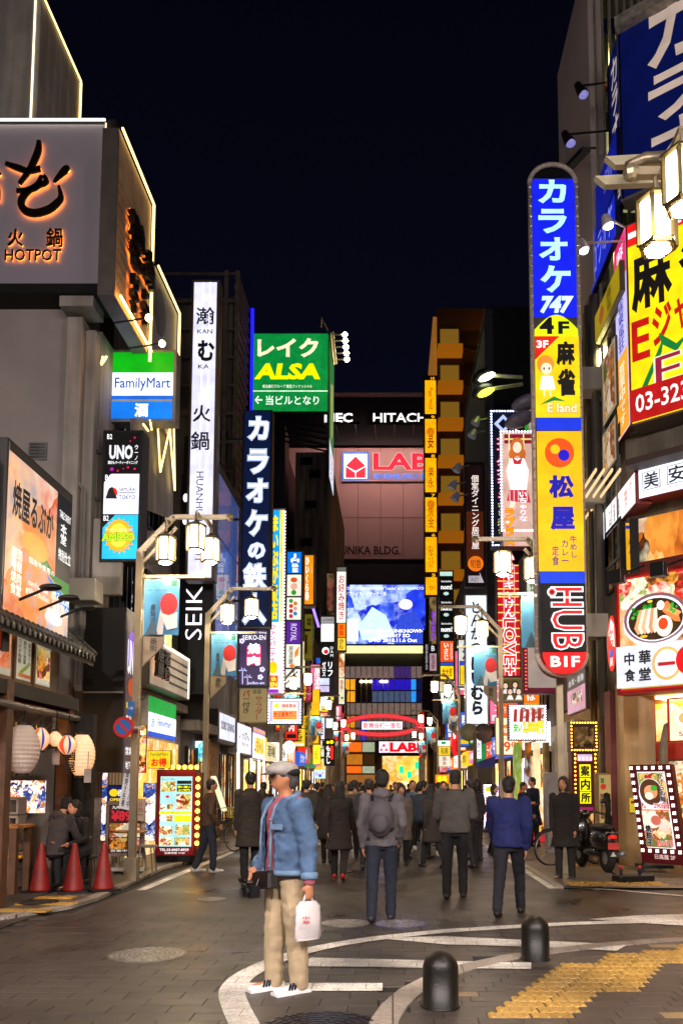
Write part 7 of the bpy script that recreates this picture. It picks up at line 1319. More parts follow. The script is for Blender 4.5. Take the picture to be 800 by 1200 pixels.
f = front(156, 936, 170, 962, 15.45, (0, 0, 100, 100)); sign('notice', 'pinkish notice card taped on the pale standing board', 'notice', f, [R(0, 0, 100, 100, '#a88c78', .5), T('本日\nOPEN', 14, 12, 86, 60, '#7a2820', 0), R(14, 70, 86, 74, '#705040', 0)], .02, '#988070', 0)
for (x0, y0, x1, y1, kind, lab) in ((157, 812, 164, 850, 'tv', 'narrow blue lit strip sign left of the convenience store band'), (164, 850, 171, 905, 'food', 'narrow red and white strip poster left of the convenience store'), (120, 865, 126, 985, 'menu', 'tall narrow column of lit food pictures beside the black wall'), (168, 918, 182, 985, 'menu', 'bright food poster panel behind the stool'), (174, 880, 200, 900, 'menu', 'yellow bargain notice under the convenience store band')):
    f = front(x0, y0, x1, y1, 16.2, (0, 0, 100, 100)); sign('poster', lab, 'poster', f, [PI(0, 0, 100, 100, kind, .9, 6)] if x0 != 174 else [R(0, 0, 100, 100, '#f0c818', .9), T('FamilyMart', 10, 10, 90, 35, '#188038', .5), T('お得', 14, 42, 84, 92, '#e83010', .8, .05)], .04, '#3a3028', .01)
# LED picture stand on the right
A = P(737, 897, 15.6); U = P(785, 896, 15.0) - A; B_ = P(755, 1021, 15.3); Dv = Vector((B_.x - A.x - .02, -.25, B_.z - A.z + .16)); f = Face(A, U, Dv, (0, 0, 100, 100))
ld = sign('led_stand', 'leaning dark red stand with ramen and dumpling pictures framed by white LED clusters', 'stand sign', f, [R(0, 0, 100, 100, '#5a0c14', .3), R(17, 7, 84, 85, '#f0ecec', 1), PI(18, 8, 83, 45, 'food', .5, 6), D(45, 30, 30, '#e8e8f8', 1.1, 16), D(45, 28, 27, '#5a3820', .7, 13.5), D(45, 28, 16, '#e89068', 1, 7), D(40, 32, 10, '#f0e8c8', 1, 4), D(54, 24, 8, '#40a030', .9, 3), V('かけらぬ麺', 66, 9, 80, 38, '#20203a', 0, .03, o='#ffffff', ob=.08), T('290円', 48, 39, 80, 45, '#d82848', 1, .05, o='#ffffff', ob=.10), R(17, 46, 84, 47, '#c82828', 1), PI(18, 47, 83, 84, 'dish', .5, 5), D(42, 57, 18, '#f8d8c8', 1.05, 8), D(68, 62, 14, '#f0c8b8', 1.05, 7), D(50, 57, 12, '#c86858', .9, 5), V('焼餃子', 22, 62, 36, 83, '#18203a', 0, .05, o='#e8f0ff', ob=.10), T('150円', 48, 77, 82, 83, '#d82040', 1, .05, o='#fff', ob=.08) if False else T('150円', 48, 77, 82, 83, '#d82040', 1, .05, o='#ffffff', ob=.08), T('日高屋 2F', 36, 91, 84, 96, '#d8b0a8', .8, .03)], .12, '#4a0c12', .01)
lmesh = MB(); lg = glow('#fff6ee', 3, 0)
for dx in (-.016, .016):
    for dz in (-.016, .016): lmesh.ell((dx, 0, dz), (.014, .014, .014), lg, 6, 4)
lme = mesh_of(lmesh, 'led_cluster')
pos = [(5 + 18 * k, 3) for k in range(6)] + [(6 + 17.6 * k, 88) for k in range(6)] + [(x, 3 + 7.7 * k) for k in range(1, 11) for x in (6, 94)]
for x, y in pos:
    o = bpy.data.objects.new('led_cluster', lme); col.objects.link(o); o.parent = ld; o.location = f.pt(x, y, .03) - ORG[ld.name]
q = MB(); a = f.pt(0, 100); b = f.pt(100, 100)
for p in (a, b): q.tube([p, (p.x, p.y + .02, .09)], .02, black, 6); q.lathe([(.04, -.02), (.04, .02)], (p.x, p.y, .075), black, 12, Matrix.Rotation(pi / 2, 3, 'X'))
q.box(a.x, a.y, .1, b.x, a.y + .5, .16, black); q.build('wheeled_base', ld)
t = thing('sign_weight', 'black clamp weight lying on the paving left of the LED stand', 'weight', G(742, 1033)); p = G(742, 1033, .03); q = MB(); q.box(-.32, -.14, 0, .3, .14, .1, black, Matrix.Rotation(.3, 3, 'Z'), p); q.tube([p + Vector((-.2, 0, .1)), p + Vector((-.2, 0, .2))], .03, black, 8); q.tube([p + Vector((.1, 0, .1)), p + Vector((.1, 0, .2))], .03, black, 8); q.build('body', t, bevel=.02)
q = MB(); q.ell(p + Vector((-.2, 0, .23)), (.035, .035, .03), mat('#b01818', .4), 8, 6); q.ell(p + Vector((.1, 0, .23)), (.035, .035, .03), mat('#b01818', .4), 8, 6); q.build('red_cap', t)
t = thing('cable', 'thin black cable lying across the right pavement', 'cable', G(700, 1024, .04)); q = MB(); q.tube([G(690, 1005, .05), G(705, 1014, .045), G(722, 1026, .045), G(738, 1034, .05)], .018, black, 6); q.build('cord', t)
f = front(567, 920, 583, 972, 23, (0, 0, 100, 100)); sign('led_stand', 'small standing sign of girls pictures with violet bulbs in the crowd on the right', 'stand sign', f, [R(0, 0, 100, 100, '#e8d8c0', .9), PI(10, 16, 90, 60, 'people', 1, 3), R(8, 3, 92, 14, '#d8d020', .9), T('LOVE+', 10, 64, 90, 76, '#e82040', 1, .05), PI(8, 80, 92, 96, 'sumo', .8, 4), BL(3, 1, 97, 99, 6, 16, 3.4, '#e8d0ff', 6)], .2, '#4a2858', .02)
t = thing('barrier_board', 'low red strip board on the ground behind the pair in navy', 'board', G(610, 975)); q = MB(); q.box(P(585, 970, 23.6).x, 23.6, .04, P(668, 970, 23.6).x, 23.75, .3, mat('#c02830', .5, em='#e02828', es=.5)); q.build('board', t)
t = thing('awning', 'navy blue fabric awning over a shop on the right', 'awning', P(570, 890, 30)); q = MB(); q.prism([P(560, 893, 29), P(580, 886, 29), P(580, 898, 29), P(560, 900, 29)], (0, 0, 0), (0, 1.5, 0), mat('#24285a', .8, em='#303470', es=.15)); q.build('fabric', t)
t = thing('shopfront', 'row of narrow shopfront columns with bright posters low on the right', 'shop', P(625, 930, 25)); 
for k, (xa, xb, c) in enumerate(((602, 612, 'food'), (616, 624, 'menu'), (626, 634, 'gold'), (637, 645, 'wall'))):
    q = MB(); a = P(xa, 870, 25 - k * .3); b = P(xb, 985, 25 - k * .3); q.box(a.x, a.y, .03, b.x, a.y + .3, a.z, pic(c, .6, 1.2, stretch=(1, 1, .4))); q.build('poster_column', t)
t = thing('cabinet', 'pale grey electric cabinet behind the bicycle', 'cabinet', P(650, 990, 19.6)); q = MB(); a = P(640, 905, 19.6); b = P(657, 1000, 19.6); q.box(a.x, 19.6, .03, b.x, 20.0, a.z, mat('#8a8480', .5)); q.build('body', t, bevel=.02)
# ---------------------------------------------------------------- bicycles and scooter (built once along local x, then set in place)
def place(root, loc, rz): root.location = loc; root.rotation_euler = (0, 0, rz)
def local(name, label, cat, group=None):
    o = thing(name, label, cat, (0, 0, 0), group); return o
def bicycle(label, loc, rz, fc, basket=True, bc='#b8b020'):
    t = local('bicycle', label, 'bicycle', 'bicycles at the kerb'); fm_ = mat(fc, .35, .5, .2, 5); R_ = .33
    for x in (-.52, .52):
        q = MB(); n = 32; q.tube([(x + R_ * cos(2 * pi * k / n), 0, R_ + R_ * sin(2 * pi * k / n)) for k in range(n + 1)], .017, black, 8, False); w = q.build('wheel', t, smooth=True)
        q = MB(); q.tube([(x + (R_ - .025) * cos(2 * pi * k / n), 0, R_ + (R_ - .025) * sin(2 * pi * k / n)) for k in range(n + 1)], .01, steel, 6, False); q.build('rim', w)
        q = MB()
        for k in range(18): a = 2 * pi * k / 18; q.bar((x, .02 * (-1) ** k, R_), (x + (R_ - .03) * cos(a), 0, R_ + (R_ - .03) * sin(a)), .004, .004, steel)
        q.lathe([(.025, -.035), (.025, .035)], (x, 0, R_), steel, 10, Matrix.Rotation(pi / 2, 3, 'X')); q.build('spokes', w)
        q = MB(); q.tube([(x + (R_ + .04) * cos(a), 0, R_ + (R_ + .04) * sin(a)) for a in [pi * (.05 + .07 * k) + (0 if x < 0 else .15) for k in range(11)]], .018, fm_, 5); q.build('mudguard', t, smooth=True)
    q = MB(); bb = Vector((-.08, 0, .3)); st = Vector((-.2, 0, .78)); hd = Vector((.36, 0, .82)); hl = Vector((.4, 0, .62))
    for a, b in ((bb, st), (bb, hl), (st * .75 + bb * .25, hd), (bb, Vector((-.52, 0, R_))), (st * .8 + bb * .2, Vector((-.52, 0, R_))), (hd + Vector((-.03, 0, .12)), hl), (hl, Vector((.52, 0, R_)))): q.tube([a, b], .016, fm_, 7)
    q.build('frame', t, smooth=True)
    q = MB(); q.tube([(.34, 0, .93), (.36, 0, 1.0), (.38, .08, 1.03), (.26, .26, 1.0), (.14, .28, .98)], .012, steel, 6); q.tube([(.36, 0, 1.0), (.38, -.08, 1.03), (.26, -.26, 1.0), (.14, -.28, .98)], .012, steel, 6); q.build('handlebar', t, smooth=True)
    q = MB(); q.ell((-.22, 0, .86), (.13, .075, .035), black, 12, 6); q.tube([(-.2, 0, .78), (-.21, 0, .84)], .014, steel, 6); q.build('saddle', t, smooth=True)
    q = MB(); q.lathe([(.09, -.01), (.09, .01)], bb + Vector((0, .04, 0)), steel, 16, Matrix.Rotation(pi / 2, 3, 'X')); q.bar(bb + Vector((0, .06, 0)), bb + Vector((.12, .06, -.1)), .02, .015, steel); q.bar(bb + Vector((0, -.06, 0)), bb + Vector((-.12, -.06, .1)), .02, .015, steel); q.box(.08, .06, .17, .18, .14, .2, black); q.box(-.18, -.14, .4, -.08, -.06, .43, black); q.build('crank', t)
    q = MB(); q.tube([(-.5, -.06, .3), (-.42, -.2, .0)], .01, steel, 6); q.build('kickstand', t)
    if basket:
        q = MB(); m = mat(bc, .6, .1)
        for k in range(9):
            u = -.16 + k * .04
            for s in (-1, 1): q.bar((.56 + s * .13, u, .8), (.56 + s * .16, u * 1.15, 1.02), .006, .006, m)
        for z in (.8, .87, .94, 1.02):
            w = .13 + (z - .8) * .14
            for a, b in (((-w, -w - .03), (w, -w - .03)), ((w, -w - .03), (w, w + .03)), ((w, w + .03), (-w, w + .03)), ((-w, w + .03), (-w, -w - .03))): q.bar((.56 + a[0], a[1], z), (.56 + b[0], b[1], z), .008, .008, m)
        q.build('basket', t)
    place(t, loc, rz)
    return t
bicycle('black bicycle leaning at the kerb in front of the grey cabinet', (3.55, 16.9, .03), radians(197), '#1a1a1c', False)
bicycle('bicycle with a yellow green basket parked at the left kerb behind the man in denim', (-4.15, 20.6, .03), radians(-35), '#3a3a3a', True)
def scooter(loc, rz):
    t = local('scooter', 'dark motor scooter seen from behind with a red number plate', 'scooter'); bm_ = mat('#14100e', .25, .1, .2, 4, .02, coat=.6)
    for x in (-.6, .6):
        q = MB(); q.lathe([(.1, -.05), (.22, -.06), (.25, -.03), (.255, 0), (.25, .03), (.22, .06), (.1, .05)], (x, 0, .25), mat('#0c0b0a', .8), 24, Matrix.Rotation(pi / 2, 3, 'X')); w = q.build('wheel', t, smooth=True); q = MB(); q.lathe([(.02, -.055), (.13, -.05), (.13, .05), (.02, .055)], (x, 0, .25), steel, 12, Matrix.Rotation(pi / 2, 3, 'X')); q.build('hub', w)
    q = MB(); q.ell((-.42, 0, .58), (.42, .2, .22), bm_, 18, 10); q.ell((-.1, 0, .33), (.42, .19, .09), bm_, 14, 8); q.ell((.46, 0, .62), (.12, .22, .36), bm_, 14, 10); q.ell((.6, 0, .4), (.22, .1, .13), bm_, 12, 8); q.build('body', t, smooth=True)
    q = MB(); q.ell((-.36, 0, .79), (.4, .15, .07), mat('#1a1614', .5), 16, 8); q.build('seat', t, smooth=True)
    q = MB(); q.tube([(-.62, .1, .62), (-.85, .12, .72), (-.85, -.12, .72), (-.62, -.1, .62)], .013, steel, 6); q.build('grab_rail', t)
    q = MB(); q.tube([(.42, 0, .85), (.38, 0, 1.0), (.34, .2, 1.04), (.26, .34, 1.0)], .02, black, 8); q.tube([(.38, 0, 1.0), (.34, -.2, 1.04), (.26, -.34, 1.0)], .02, black, 8); q.ell((.4, 0, 1.0), (.1, .12, .09), bm_, 12, 8); q.build('handlebar', t, smooth=True)
    for s in (-1, 1): q = MB(); q.tube([(.3, s * .28, 1.02), (.3, s * .33, 1.2)], .007, black, 5); q.ell((.3, s * .34, 1.24), (.02, .07, .045), black, 10, 6); q.build('mirror', t)
    q = MB(); q.box(-.87, -.1, .42, -.86, .1, .54, mat('#c83a32', .5)); q.build('number_plate', t)
    q = MB(); q.ell((-.84, 0, .64), (.04, .09, .035), mat('#a01010', .2, em='#ff2010', es=.5), 12, 6); q.build('tail_light', t); q = MB(); q.prism([(-.87, -.05, .3), (-.87, .05, .3), (-.87, 0, .38)], (0, 0, 0), (.03, 0, 0), mat('#c8c8b8', .3)); q.build('reflector', t)
    q = MB(); q.tube([(-.1, -.15, .25), (-.5, -.19, .28), (-.82, -.2, .34)], [.03, .05, .055], steel, 10); q.build('exhaust', t, smooth=True)
    place(t, loc, rz)
scooter((3.72, 16.0, .03), radians(100))
# ================================================================ people
def remesh(mb, voxel, smooth=4, nz=0.0, cut=None, seed=0):
    me = bpy.data.meshes.new('tmp'); me.from_pydata(mb.v, [], mb.f); o = bpy.data.objects.new('tmp', me); col.objects.link(o)
    r = o.modifiers.new('r', 'REMESH'); r.mode = 'VOXEL'; r.voxel_size = voxel
    s = o.modifiers.new('s', 'SMOOTH'); s.factor = .5; s.iterations = smooth
    dg = bpy.context.evaluated_depsgraph_get(); m2 = bpy.data.meshes.new_from_object(o.evaluated_get(dg)); bpy.data.objects.remove(o)
    if nz:
        vs = m2.vertices; no = [v.normal.copy() for v in vs]
        for v, n in zip(vs, no):
            c = v.co; k = noise.noise(Vector((c.x * 9 + seed, c.y * 9, c.z * 16))) + .5 * noise.noise(Vector((c.x * 22, c.y * 22 + seed, c.z * 26)))
            v.co = c + n * k * nz
    if cut:
        b = bmesh.new(); b.from_mesh(m2); bmesh.ops.delete(b, geom=[f for f in b.faces if cut(f.calc_center_median())], context='FACES'); b.to_mesh(m2); b.free()
    m2.polygons.foreach_set('use_smooth', [True] * len(m2.polygons)); m2.update(); return m2
def add(me, name, parent, m, solid=0):
    me.name = name; me.materials.clear(); me.materials.append(m); o = bpy.data.objects.new(name, me); col.objects.link(o); o.parent = parent; ORG[o.name] = Vector((0, 0, 0))
    if solid: s = o.modifiers.new('s', 'SOLIDIFY'); s.thickness = solid
    return o
def rings(mb, rs, m=None, n=18):
    vs = []
    for (x, y, z, rx, ry) in rs:
        for k in range(n): a = 2 * pi * k / n; vs.append((x + rx * cos(a), y + ry * sin(a), z))
    fs = [(i * n + k, i * n + (k + 1) % n, (i + 1) * n + (k + 1) % n, (i + 1) * n + k) for i in range(len(rs) - 1) for k in range(n)] + [tuple(range(n))[::-1], tuple(range((len(rs) - 1) * n, len(rs) * n))]
    mb.add(vs, fs, m)
def limb(mb, pts, rs, n=10):
    mb.tube(pts, rs, None, n)
    for p, r in zip(pts, rs): mb.ell(p, (r, r, r), None, n, 6)
SK = mat('#c08a68', .5, 0, .08, 8, .1); HAIR = mat('#120d0b', .45, 0, .3, 30, .6); 
POSES = {
 'stand': dict(legs=((2, 2), (-3, -3)), arms=(((.03, .02, -.30), (.02, -.02, -.56)), ((.03, .02, -.30), (.02, -.05, -.56))), lean=1),
 'walk': dict(legs=((24, 14), (-18, -34)), arms=(((.04, .12, -.28), (.02, .06, -.54)), ((.04, -.13, -.27), (.02, -.27, -.49))), lean=3),
 'walk2': dict(legs=((-15, -38), (20, 12)), arms=(((.04, -.12, -.28), (.02, -.24, -.5)), ((.04, .13, -.27), (.02, .12, -.53))), lean=4),
 'stride': dict(legs=((10, 2), (-8, -20)), arms=(((.05, .04, -.3), (.0, -.12, -.5)), ((.05, .05, -.29), (.03, .0, -.55))), lean=3),
 'phone': dict(legs=((3, 2), (-2, -3)), arms=(((.03, .0, -.29), (-.06, -.24, -.22)), ((.03, .02, -.30), (-.05, -.22, -.25))), lean=3),
 'bag': dict(legs=((2, 0), (8, 6)), arms=(((.06, .03, -.28), (-.06, -.22, -.34)), ((.05, .05, -.30), (.06, .0, -.56))), lean=2),
 'sit': dict(legs=((84, -4), (78, 2)), arms=(((.04, -.1, -.27), (-.04, -.34, -.30)), ((.04, -.08, -.28), (-.04, -.32, -.34))), lean=12, drop=.47),
 'hunch': dict(legs=((8, 4), (-8, -14)), arms=(((.05, -.02, -.29), (-.04, -.2, -.42)), ((.05, -.02, -.29), (-.04, -.2, -.42))), lean=13),
}
def person(label, X, Y, face, h=1.72, pose='walk', top='#2a2a2e', bottom='#1c1c22', shoe='#1a1816', hair='short', style='jacket', vx=.022, skin=None, hairm=None, z=0.0, group=None, head=0, fem=False, hat=None, hood=False, wide=1.0, leg=1.0):
    t = thing('person', label, 'person', (0, 0, 0), group); s = h / 1.72; p = POSES[pose]; skin = skin or SK; hairm = hairm or HAIR
    drop = p.get('drop', 0); L = radians(p['lean']); hipz = .90
    legs = []
    for sd, (a, b) in zip((-1, 1), p['legs']):
        a, b = radians(a), radians(b); hp = Vector((sd * .088, 0, hipz)); kn = hp + Vector((sd * .012, -sin(a) * .43, -cos(a) * .43)); an = kn + Vector((0, -sin(b) * .40, -cos(b) * .40)); legs.append((hp, kn, an, b))
    low = min(l[2].z for l in legs); dz = .075 - low
    up = Vector((0, 0, dz)); legs = [(a + up, b + up, c + up, d) for a, b, c, d in legs]; hz = hipz + dz
    def spine(k, off=0): return Vector((0, -sin(L) * k, hz + cos(L) * k)) + Vector((0, off, 0))
    sw = .165 if fem else .19; sh = [spine(.485) + Vector((sd * sw, 0, 0)) for sd in (-1, 1)]
    arms = []
    for sd, sp_, (e, w) in zip((-1, 1), sh, p['arms']):
        e = sp_ + Vector((sd * e[0], e[1], e[2])); w = sp_ + Vector((sd * w[0], w[1], w[2])); arms.append((sp_, e, w))
    hd = spine(.70) + Vector((0, -.02 - (.03 if p['lean'] > 8 else 0), 0))
    Rh = Matrix.Rotation(radians(head), 3, 'Z')
    def TR(k, y, rx, ry): c = spine(k); return (c.x, c.y + y, c.z, rx, ry)
    # body: one continuous surface from head to toes
    q = MB(); rings(q, [TR(-.08, 0, .12, .085), TR(0, 0, .155, .10), TR(.12, 0, .145, .092), TR(.24, 0, .14, .09), TR(.38, 0, .165, .10), TR(.47, 0, .15, .08), TR(.52, .005, .075, .06), TR(.56, 0, .05, .052), TR(.62, -.01, .05, .054)])
    q.ell(hd, (.075, .092, .112), None, 14, 12); q.ell(hd + Rh @ Vector((0, -.022, -.052)), (.052, .062, .058), None, 12, 8)
    q.ell(hd + Rh @ Vector((0, -.098, -.012)), (.013, .02, .022), None, 8, 6)
    q.ell(hd + Rh @ Vector((0, -.08, .03)), (.05, .016, .012), None, 8, 6); q.ell(hd + Rh @ Vector((0, -.085, -.062)), (.024, .012, .010), None, 8, 6)
    for sd in (-1, 1): q.ell(hd + Rh @ Vector((sd * .076, .01, -.01)), (.012, .022, .032), None, 8, 6)
    for (a, b, c, d) in legs:
        limb(q, [a, (a + b) / 2, b, (b * .7 + c * .3), c], [.08, .068, .05, .052, .034]); fd = Vector((0, -cos(d) if d > -.5 else -cos(d), -sin(max(-.6, min(d, .3))) * -.6)).normalized(); limb(q, [c + Vector((0, .03, -.03)), c + fd * .15 + Vector((0, 0, -.045))], [.036, .028])
    for sd, (a, b, c) in zip((-1, 1), arms):
        limb(q, [a, (a + b) / 2, b, (b + c) / 2, c], [.048, .042, .036, .034, .025]); d = (c - b).normalized(); side_ = Vector((sd, 0, 0)); fw = Vector((0, -1, 0)) - d * Vector((0, -1, 0)).dot(d); fw.normalize()
        pc = c + d * .045; q.ell(pc, (.017, .034, .045), None, 10, 8)
        for k, ln in enumerate((.062, .072, .068, .052)):
            st = c + d * .085 + fw * (.026 - .017 * k); m_ = st + d * ln * .5 - side_ * .008; e_ = st + d * ln * .8 - side_ * .026; q.tube([st - d * .02, st, m_, e_], [.010, .0095, .009, .0075], None, 7)
        th = c + d * .03 + fw * .03; q.tube([th - fw * .012, th + d * .02 + fw * .018 - side_ * .006, th + d * .045 + fw * .02 - side_ * .02], [.012, .011, .009], None, 7)
    add(remesh(q, min(vx, .012) if vx < .015 else vx * .8, 2), 'body', t, skin)
    # face details
    q = MB(); dk = mat('#1a1210', .3)
    for sd in (-1, 1): q.ell(hd + Rh @ Vector((sd * .03, -.083, .008)), (.012, .007, .006), dk, 8, 6); q.bar(hd + Rh @ Vector((sd * .018, -.092, .03)), hd + Rh @ Vector((sd * .045, -.084, .031)), .006, .006, dk)
    q.build('eyes', t)
    q = MB(); q.ell(hd + Rh @ Vector((0, -.093, -.058)), (.022, .008, .006), mat('#8a4038', .5), 8, 6); q.build('mouth', t)
    # hair
    q = MB()
    if hair == 'short': q.ell(hd + Rh @ Vector((0, .02, .03)), (.087, .095, .10), None, 14, 10); q.ell(hd + Rh @ Vector((0, .05, -.03)), (.075, .06, .07), None, 12, 8); cutf = lambda c: False
    elif hair == 'long': q.ell(hd + Rh @ Vector((0, .02, .03)), (.092, .10, .105), None, 14, 10); rings(q, [(hd.x, hd.y + .05, hd.z - .36, .08, .03), (hd.x, hd.y + .065, hd.z - .22, .11, .05), (hd.x, hd.y + .055, hd.z - .08, .10, .065), (hd.x, hd.y + .03, hd.z + .04, .09, .09)])
    elif hair == 'bob': q.ell(hd + Rh @ Vector((0, .02, .03)), (.095, .10, .105), None, 14, 10); rings(q, [(hd.x, hd.y + .03, hd.z - .14, .085, .06), (hd.x, hd.y + .035, hd.z - .05, .10, .075), (hd.x, hd.y + .03, hd.z + .04, .09, .09)])
    add(remesh(q, .012, 2, .006), 'hair', t, hairm)
    if hat: 
        q = MB(); q.ell(hd + Vector((0, .01, .06)), (.098, .108, .075), None, 16, 10); q.ell(hd + Rh @ Vector((0, -.10, .035)), (.07, .07, .012), None, 12, 6); add(remesh(q, .011, 2, .003), 'hat', t, mat(hat, .8))
    # trousers / skirt / tights
    q = MB()
    if bottom:
        rings(q, [TR(-.10, 0, .13, .10), TR(-.02, 0, .175, .12), TR(.06, 0, .17, .118), TR(.13, 0, .155, .105)])
        for (a, b, c, d) in legs: limb(q, [a + Vector((0, 0, .02)), (a + b) / 2, b, (b + c) / 2, c + Vector((0, .01, -.005))], [.100 * leg, .088 * leg, .074 * leg, .067 * leg, .062 * leg])
        add(remesh(q, vx, 3, .007 if leg == 1 else .008, seed=X), 'trousers', t, mat(bottom, .85, 0, .15, 9, .35))
    if style == 'coat' or style == 'longcoat':
        k0 = -.30 if style == 'coat' else -.42
    q = MB(); e = .035
    hem = {'jacket': [TR(-.06, 0, .19, .135), TR(.02, 0, .185, .135)], 'coat': [TR(-.36, .02, .25, .20), TR(-.2, .01, .225, .17), TR(.0, 0, .195, .145)], 'puffer': [TR(-.04, 0, .205, .16), TR(.05, 0, .215, .165)], 'dress': [TR(-.42, 0, .24, .2), TR(-.2, 0, .21, .16), TR(0, 0, .18, .13)]}[style]
    fat = .02 if style == 'puffer' else 0
    rings(q, hem + [TR(.14, 0, .175 + fat, .125 + fat), TR(.26, 0, .175 + fat, .122 + fat), TR(.38, 0, .195 + fat, .128 + fat), TR(.46, 0, .18, .112), TR(.515, .0, .11, .085), TR(.555, .0, .072, .07)])
    for (a, b, c) in arms: limb(q, [a + Vector((0, 0, -.005)), (a + b) / 2, b, (b + c) / 2, c * .97 + b * .03], [.072 + fat, .064 + fat, .056 + fat, .052 + fat * .6, .045])
    if hood: c = spine(.54); q.ell(c + Vector((0, .085, 0)), (.11, .065, .075), None, 12, 8)
    add(remesh(q, vx, 3, .010, seed=Y), 'coat' if style == 'coat' else ('dress' if style == 'dress' else 'jacket'), t, mat(top, .85, 0, .18, 8, .4))
    for (a, b, c, d) in legs:
        q = MB(); fz = max(.03, c.z - .045); tip = c + Vector((0, -.17, 0)); tip.z = fz - (.005 if d > -.3 else -.0); hl_ = c + Vector((0, .05, -.045))
        if d < -.3: tip.z = max(.03, c.z - .13); 
        q.ell(hl_, (.045, .05, .035), None, 10, 6); q.ell((hl_ + tip) / 2, (.047, .10, .038), None, 10, 6); q.ell(tip + Vector((0, .03, 0)), (.048, .065, .032), None, 10, 6); limb(q, [hl_, (hl_ + tip) / 2], [.044, .044]); q.ell(c, (.052, .055, .05), None, 10, 6)
        add(remesh(q, .014, 2), 'shoe', t, mat(shoe, .5, 0, .1, 10, .1))
    t.scale = (s * wide, s * wide, s); place(t, (X, Y, z), radians(face))
    t['hand'] = 0
    return t, arms, spine, hd, s
def at_feet(px, fy): p = G(px, fy); return p.x, p.y
def wpos(t, v):      # world position of a local point before the first depsgraph update
    M = Matrix.Translation(t.location) @ Matrix.Rotation(t.rotation_euler.z, 4, 'Z') @ Matrix.Diagonal(t.scale.to_4d()); return M @ Vector(v)
def wtag(q, t, name, label, cat, mt, smooth=True, group=None):   # q in the person's local coordinates -> own thing in the world
    w = MB(); w.v = [wpos(t, v) for v in q.v]; w.f = q.f; w.m = q.m; w.mats = q.mats
    zz = min(v.z for v in w.v); c = sum(w.v, Vector()) / len(w.v); r = thing(name, label, cat, (c.x, c.y, zz), group)
    w.build(mt, r, smooth=smooth); return r
# ---- the man in the denim jacket
mx, my = G(336, 1157).x, 6.75
POSES['man'] = dict(legs=((4, 2), (-4, -3)), arms=(((.04, .02, -.29), (-.02, -.13, -.47)), ((.06, .04, -.28), (.10, .03, -.55))), lean=1)
man, arms, spine, hd, s_ = person('man in open denim jacket, pink shirt, khaki trousers and flat cap holding a white bag', mx, my, -54, 1.76, 'man', '#a85868', '#b09c7c', '#e8e4e0', 'short', 'jacket', .012, hairm=mat('#4a4644', .6), skin=mat('#b87c58', .5, 0, .08, 8, .1), wide=1.06, leg=1.12, head=-14)
den = mat('#4a6486', .85, 0, .35, 7, .5); den2 = mat('#6a86a4', .8, 0, .2, 12, .4); 
for ch in man.children:
    if ch.name.startswith('jacket'): ch.name = 'shirt'; ch['label'] = 'dusty pink shirt showing between the jacket fronts'
def TR(k, y, rx, ry): c = spine(k); return (c.x, c.y + y, c.z, rx, ry)
q = MB(); rings(q, [TR(-.03, 0, .22, .165), TR(.03, 0, .2, .148), TR(.14, 0, .21, .148), TR(.26, 0, .212, .146), TR(.38, 0, .222, .148), TR(.46, 0, .205, .135), TR(.515, .0, .13, .105), TR(.56, .0, .09, .088)], n=28)
for (a, b, c) in arms: limb(q, [a, (a + b) / 2, b, (b + c) / 2, c * .94 + b * .06], [.088, .080, .070, .064, .056], 14)
zc = spine(0).z
jk = add(remesh(q, .011, 3, .014, cut=lambda c: (c.y < -.03 and -.105 + (c.z - zc) * .06 < c.x < .07 and c.z < zc + .56) or c.z < zc - .022 or (c.z > zc + .545)), 'denim_jacket', man, den, .008)
q = MB()
for sd, x0 in ((-1, -.088), (1, .058)): q.tube([(x0, -.162, zc), (x0, -.162, zc + .2), (x0 * .98, -.155, zc + .38), (x0 * .9, -.12, zc + .48), (x0 * 1.15, -.03, zc + .545)], [.010, .010, .010, .014, .016], den2, 8)
q.tube([(.095, -.06, zc + .53), (.105, .02, zc + .56), (.0, .10, zc + .575), (-.105, .02, zc + .56), (-.095, -.06, zc + .53)], [.018, .024, .026, .024, .018], den2, 10); q.build('collar', jk, smooth=True)
q = MB(); n = 26; q.tube([(.215 * cos(a), .165 * sin(a), zc - .01) for a in [-pi / 2 + .42 + (2 * pi - .85) * k / n for k in range(n + 1)]], .022, den2, 8); q.build('waistband', jk, smooth=True)
for x in (.12,): q = MB(); q.box(-.055, -.006, -.02, .055, .006, .02, den2, Matrix.Rotation(.28, 3, 'Z'), (x + .02, -.158, zc + .33)); q.build('pocket_flap', jk, bevel=.004)
q = MB()
for k in range(5): q.lathe([(.009, 0), (.007, .006)], (.064, -.172, zc + .04 + k * .085), steel, 8, Matrix.Rotation(pi / 2, 3, 'X'))
q.build('buttons', jk)
for i, (a, b, c) in enumerate(arms): q = MB(); e = c * .95 + b * .05; d = (c - b).normalized(); q.tube([e - d * .05, e + d * .0], [.062, .060], den2, 14); q.build('cuff', jk, smooth=True)
q = MB(); q.ell(hd + Vector((0, .0, .062)), (.102, .118, .066), None, 18, 10); q.ell(hd + Vector((0, -.055, .058)), (.085, .08, .05), None, 14, 8)
cap = add(remesh(q, .009, 3, .003), 'flat_cap', man, mat('#a8a29c', .85, 0, .15, 20, .4))
q = MB(); q.ell(hd + Vector((0, .03, .038)), (.108, .098, .052), None, 16, 10); add(remesh(q, .009, 2), 'cap_back', man, mat('#16161a', .8)); q = MB(); q.ell(hd + Vector((0, -.125, .028)), (.062, .055, .010), mat('#5a5654', .7), 14, 6, Matrix.Rotation(.15, 3, 'X')); q.build('cap_peak', man, smooth=True)
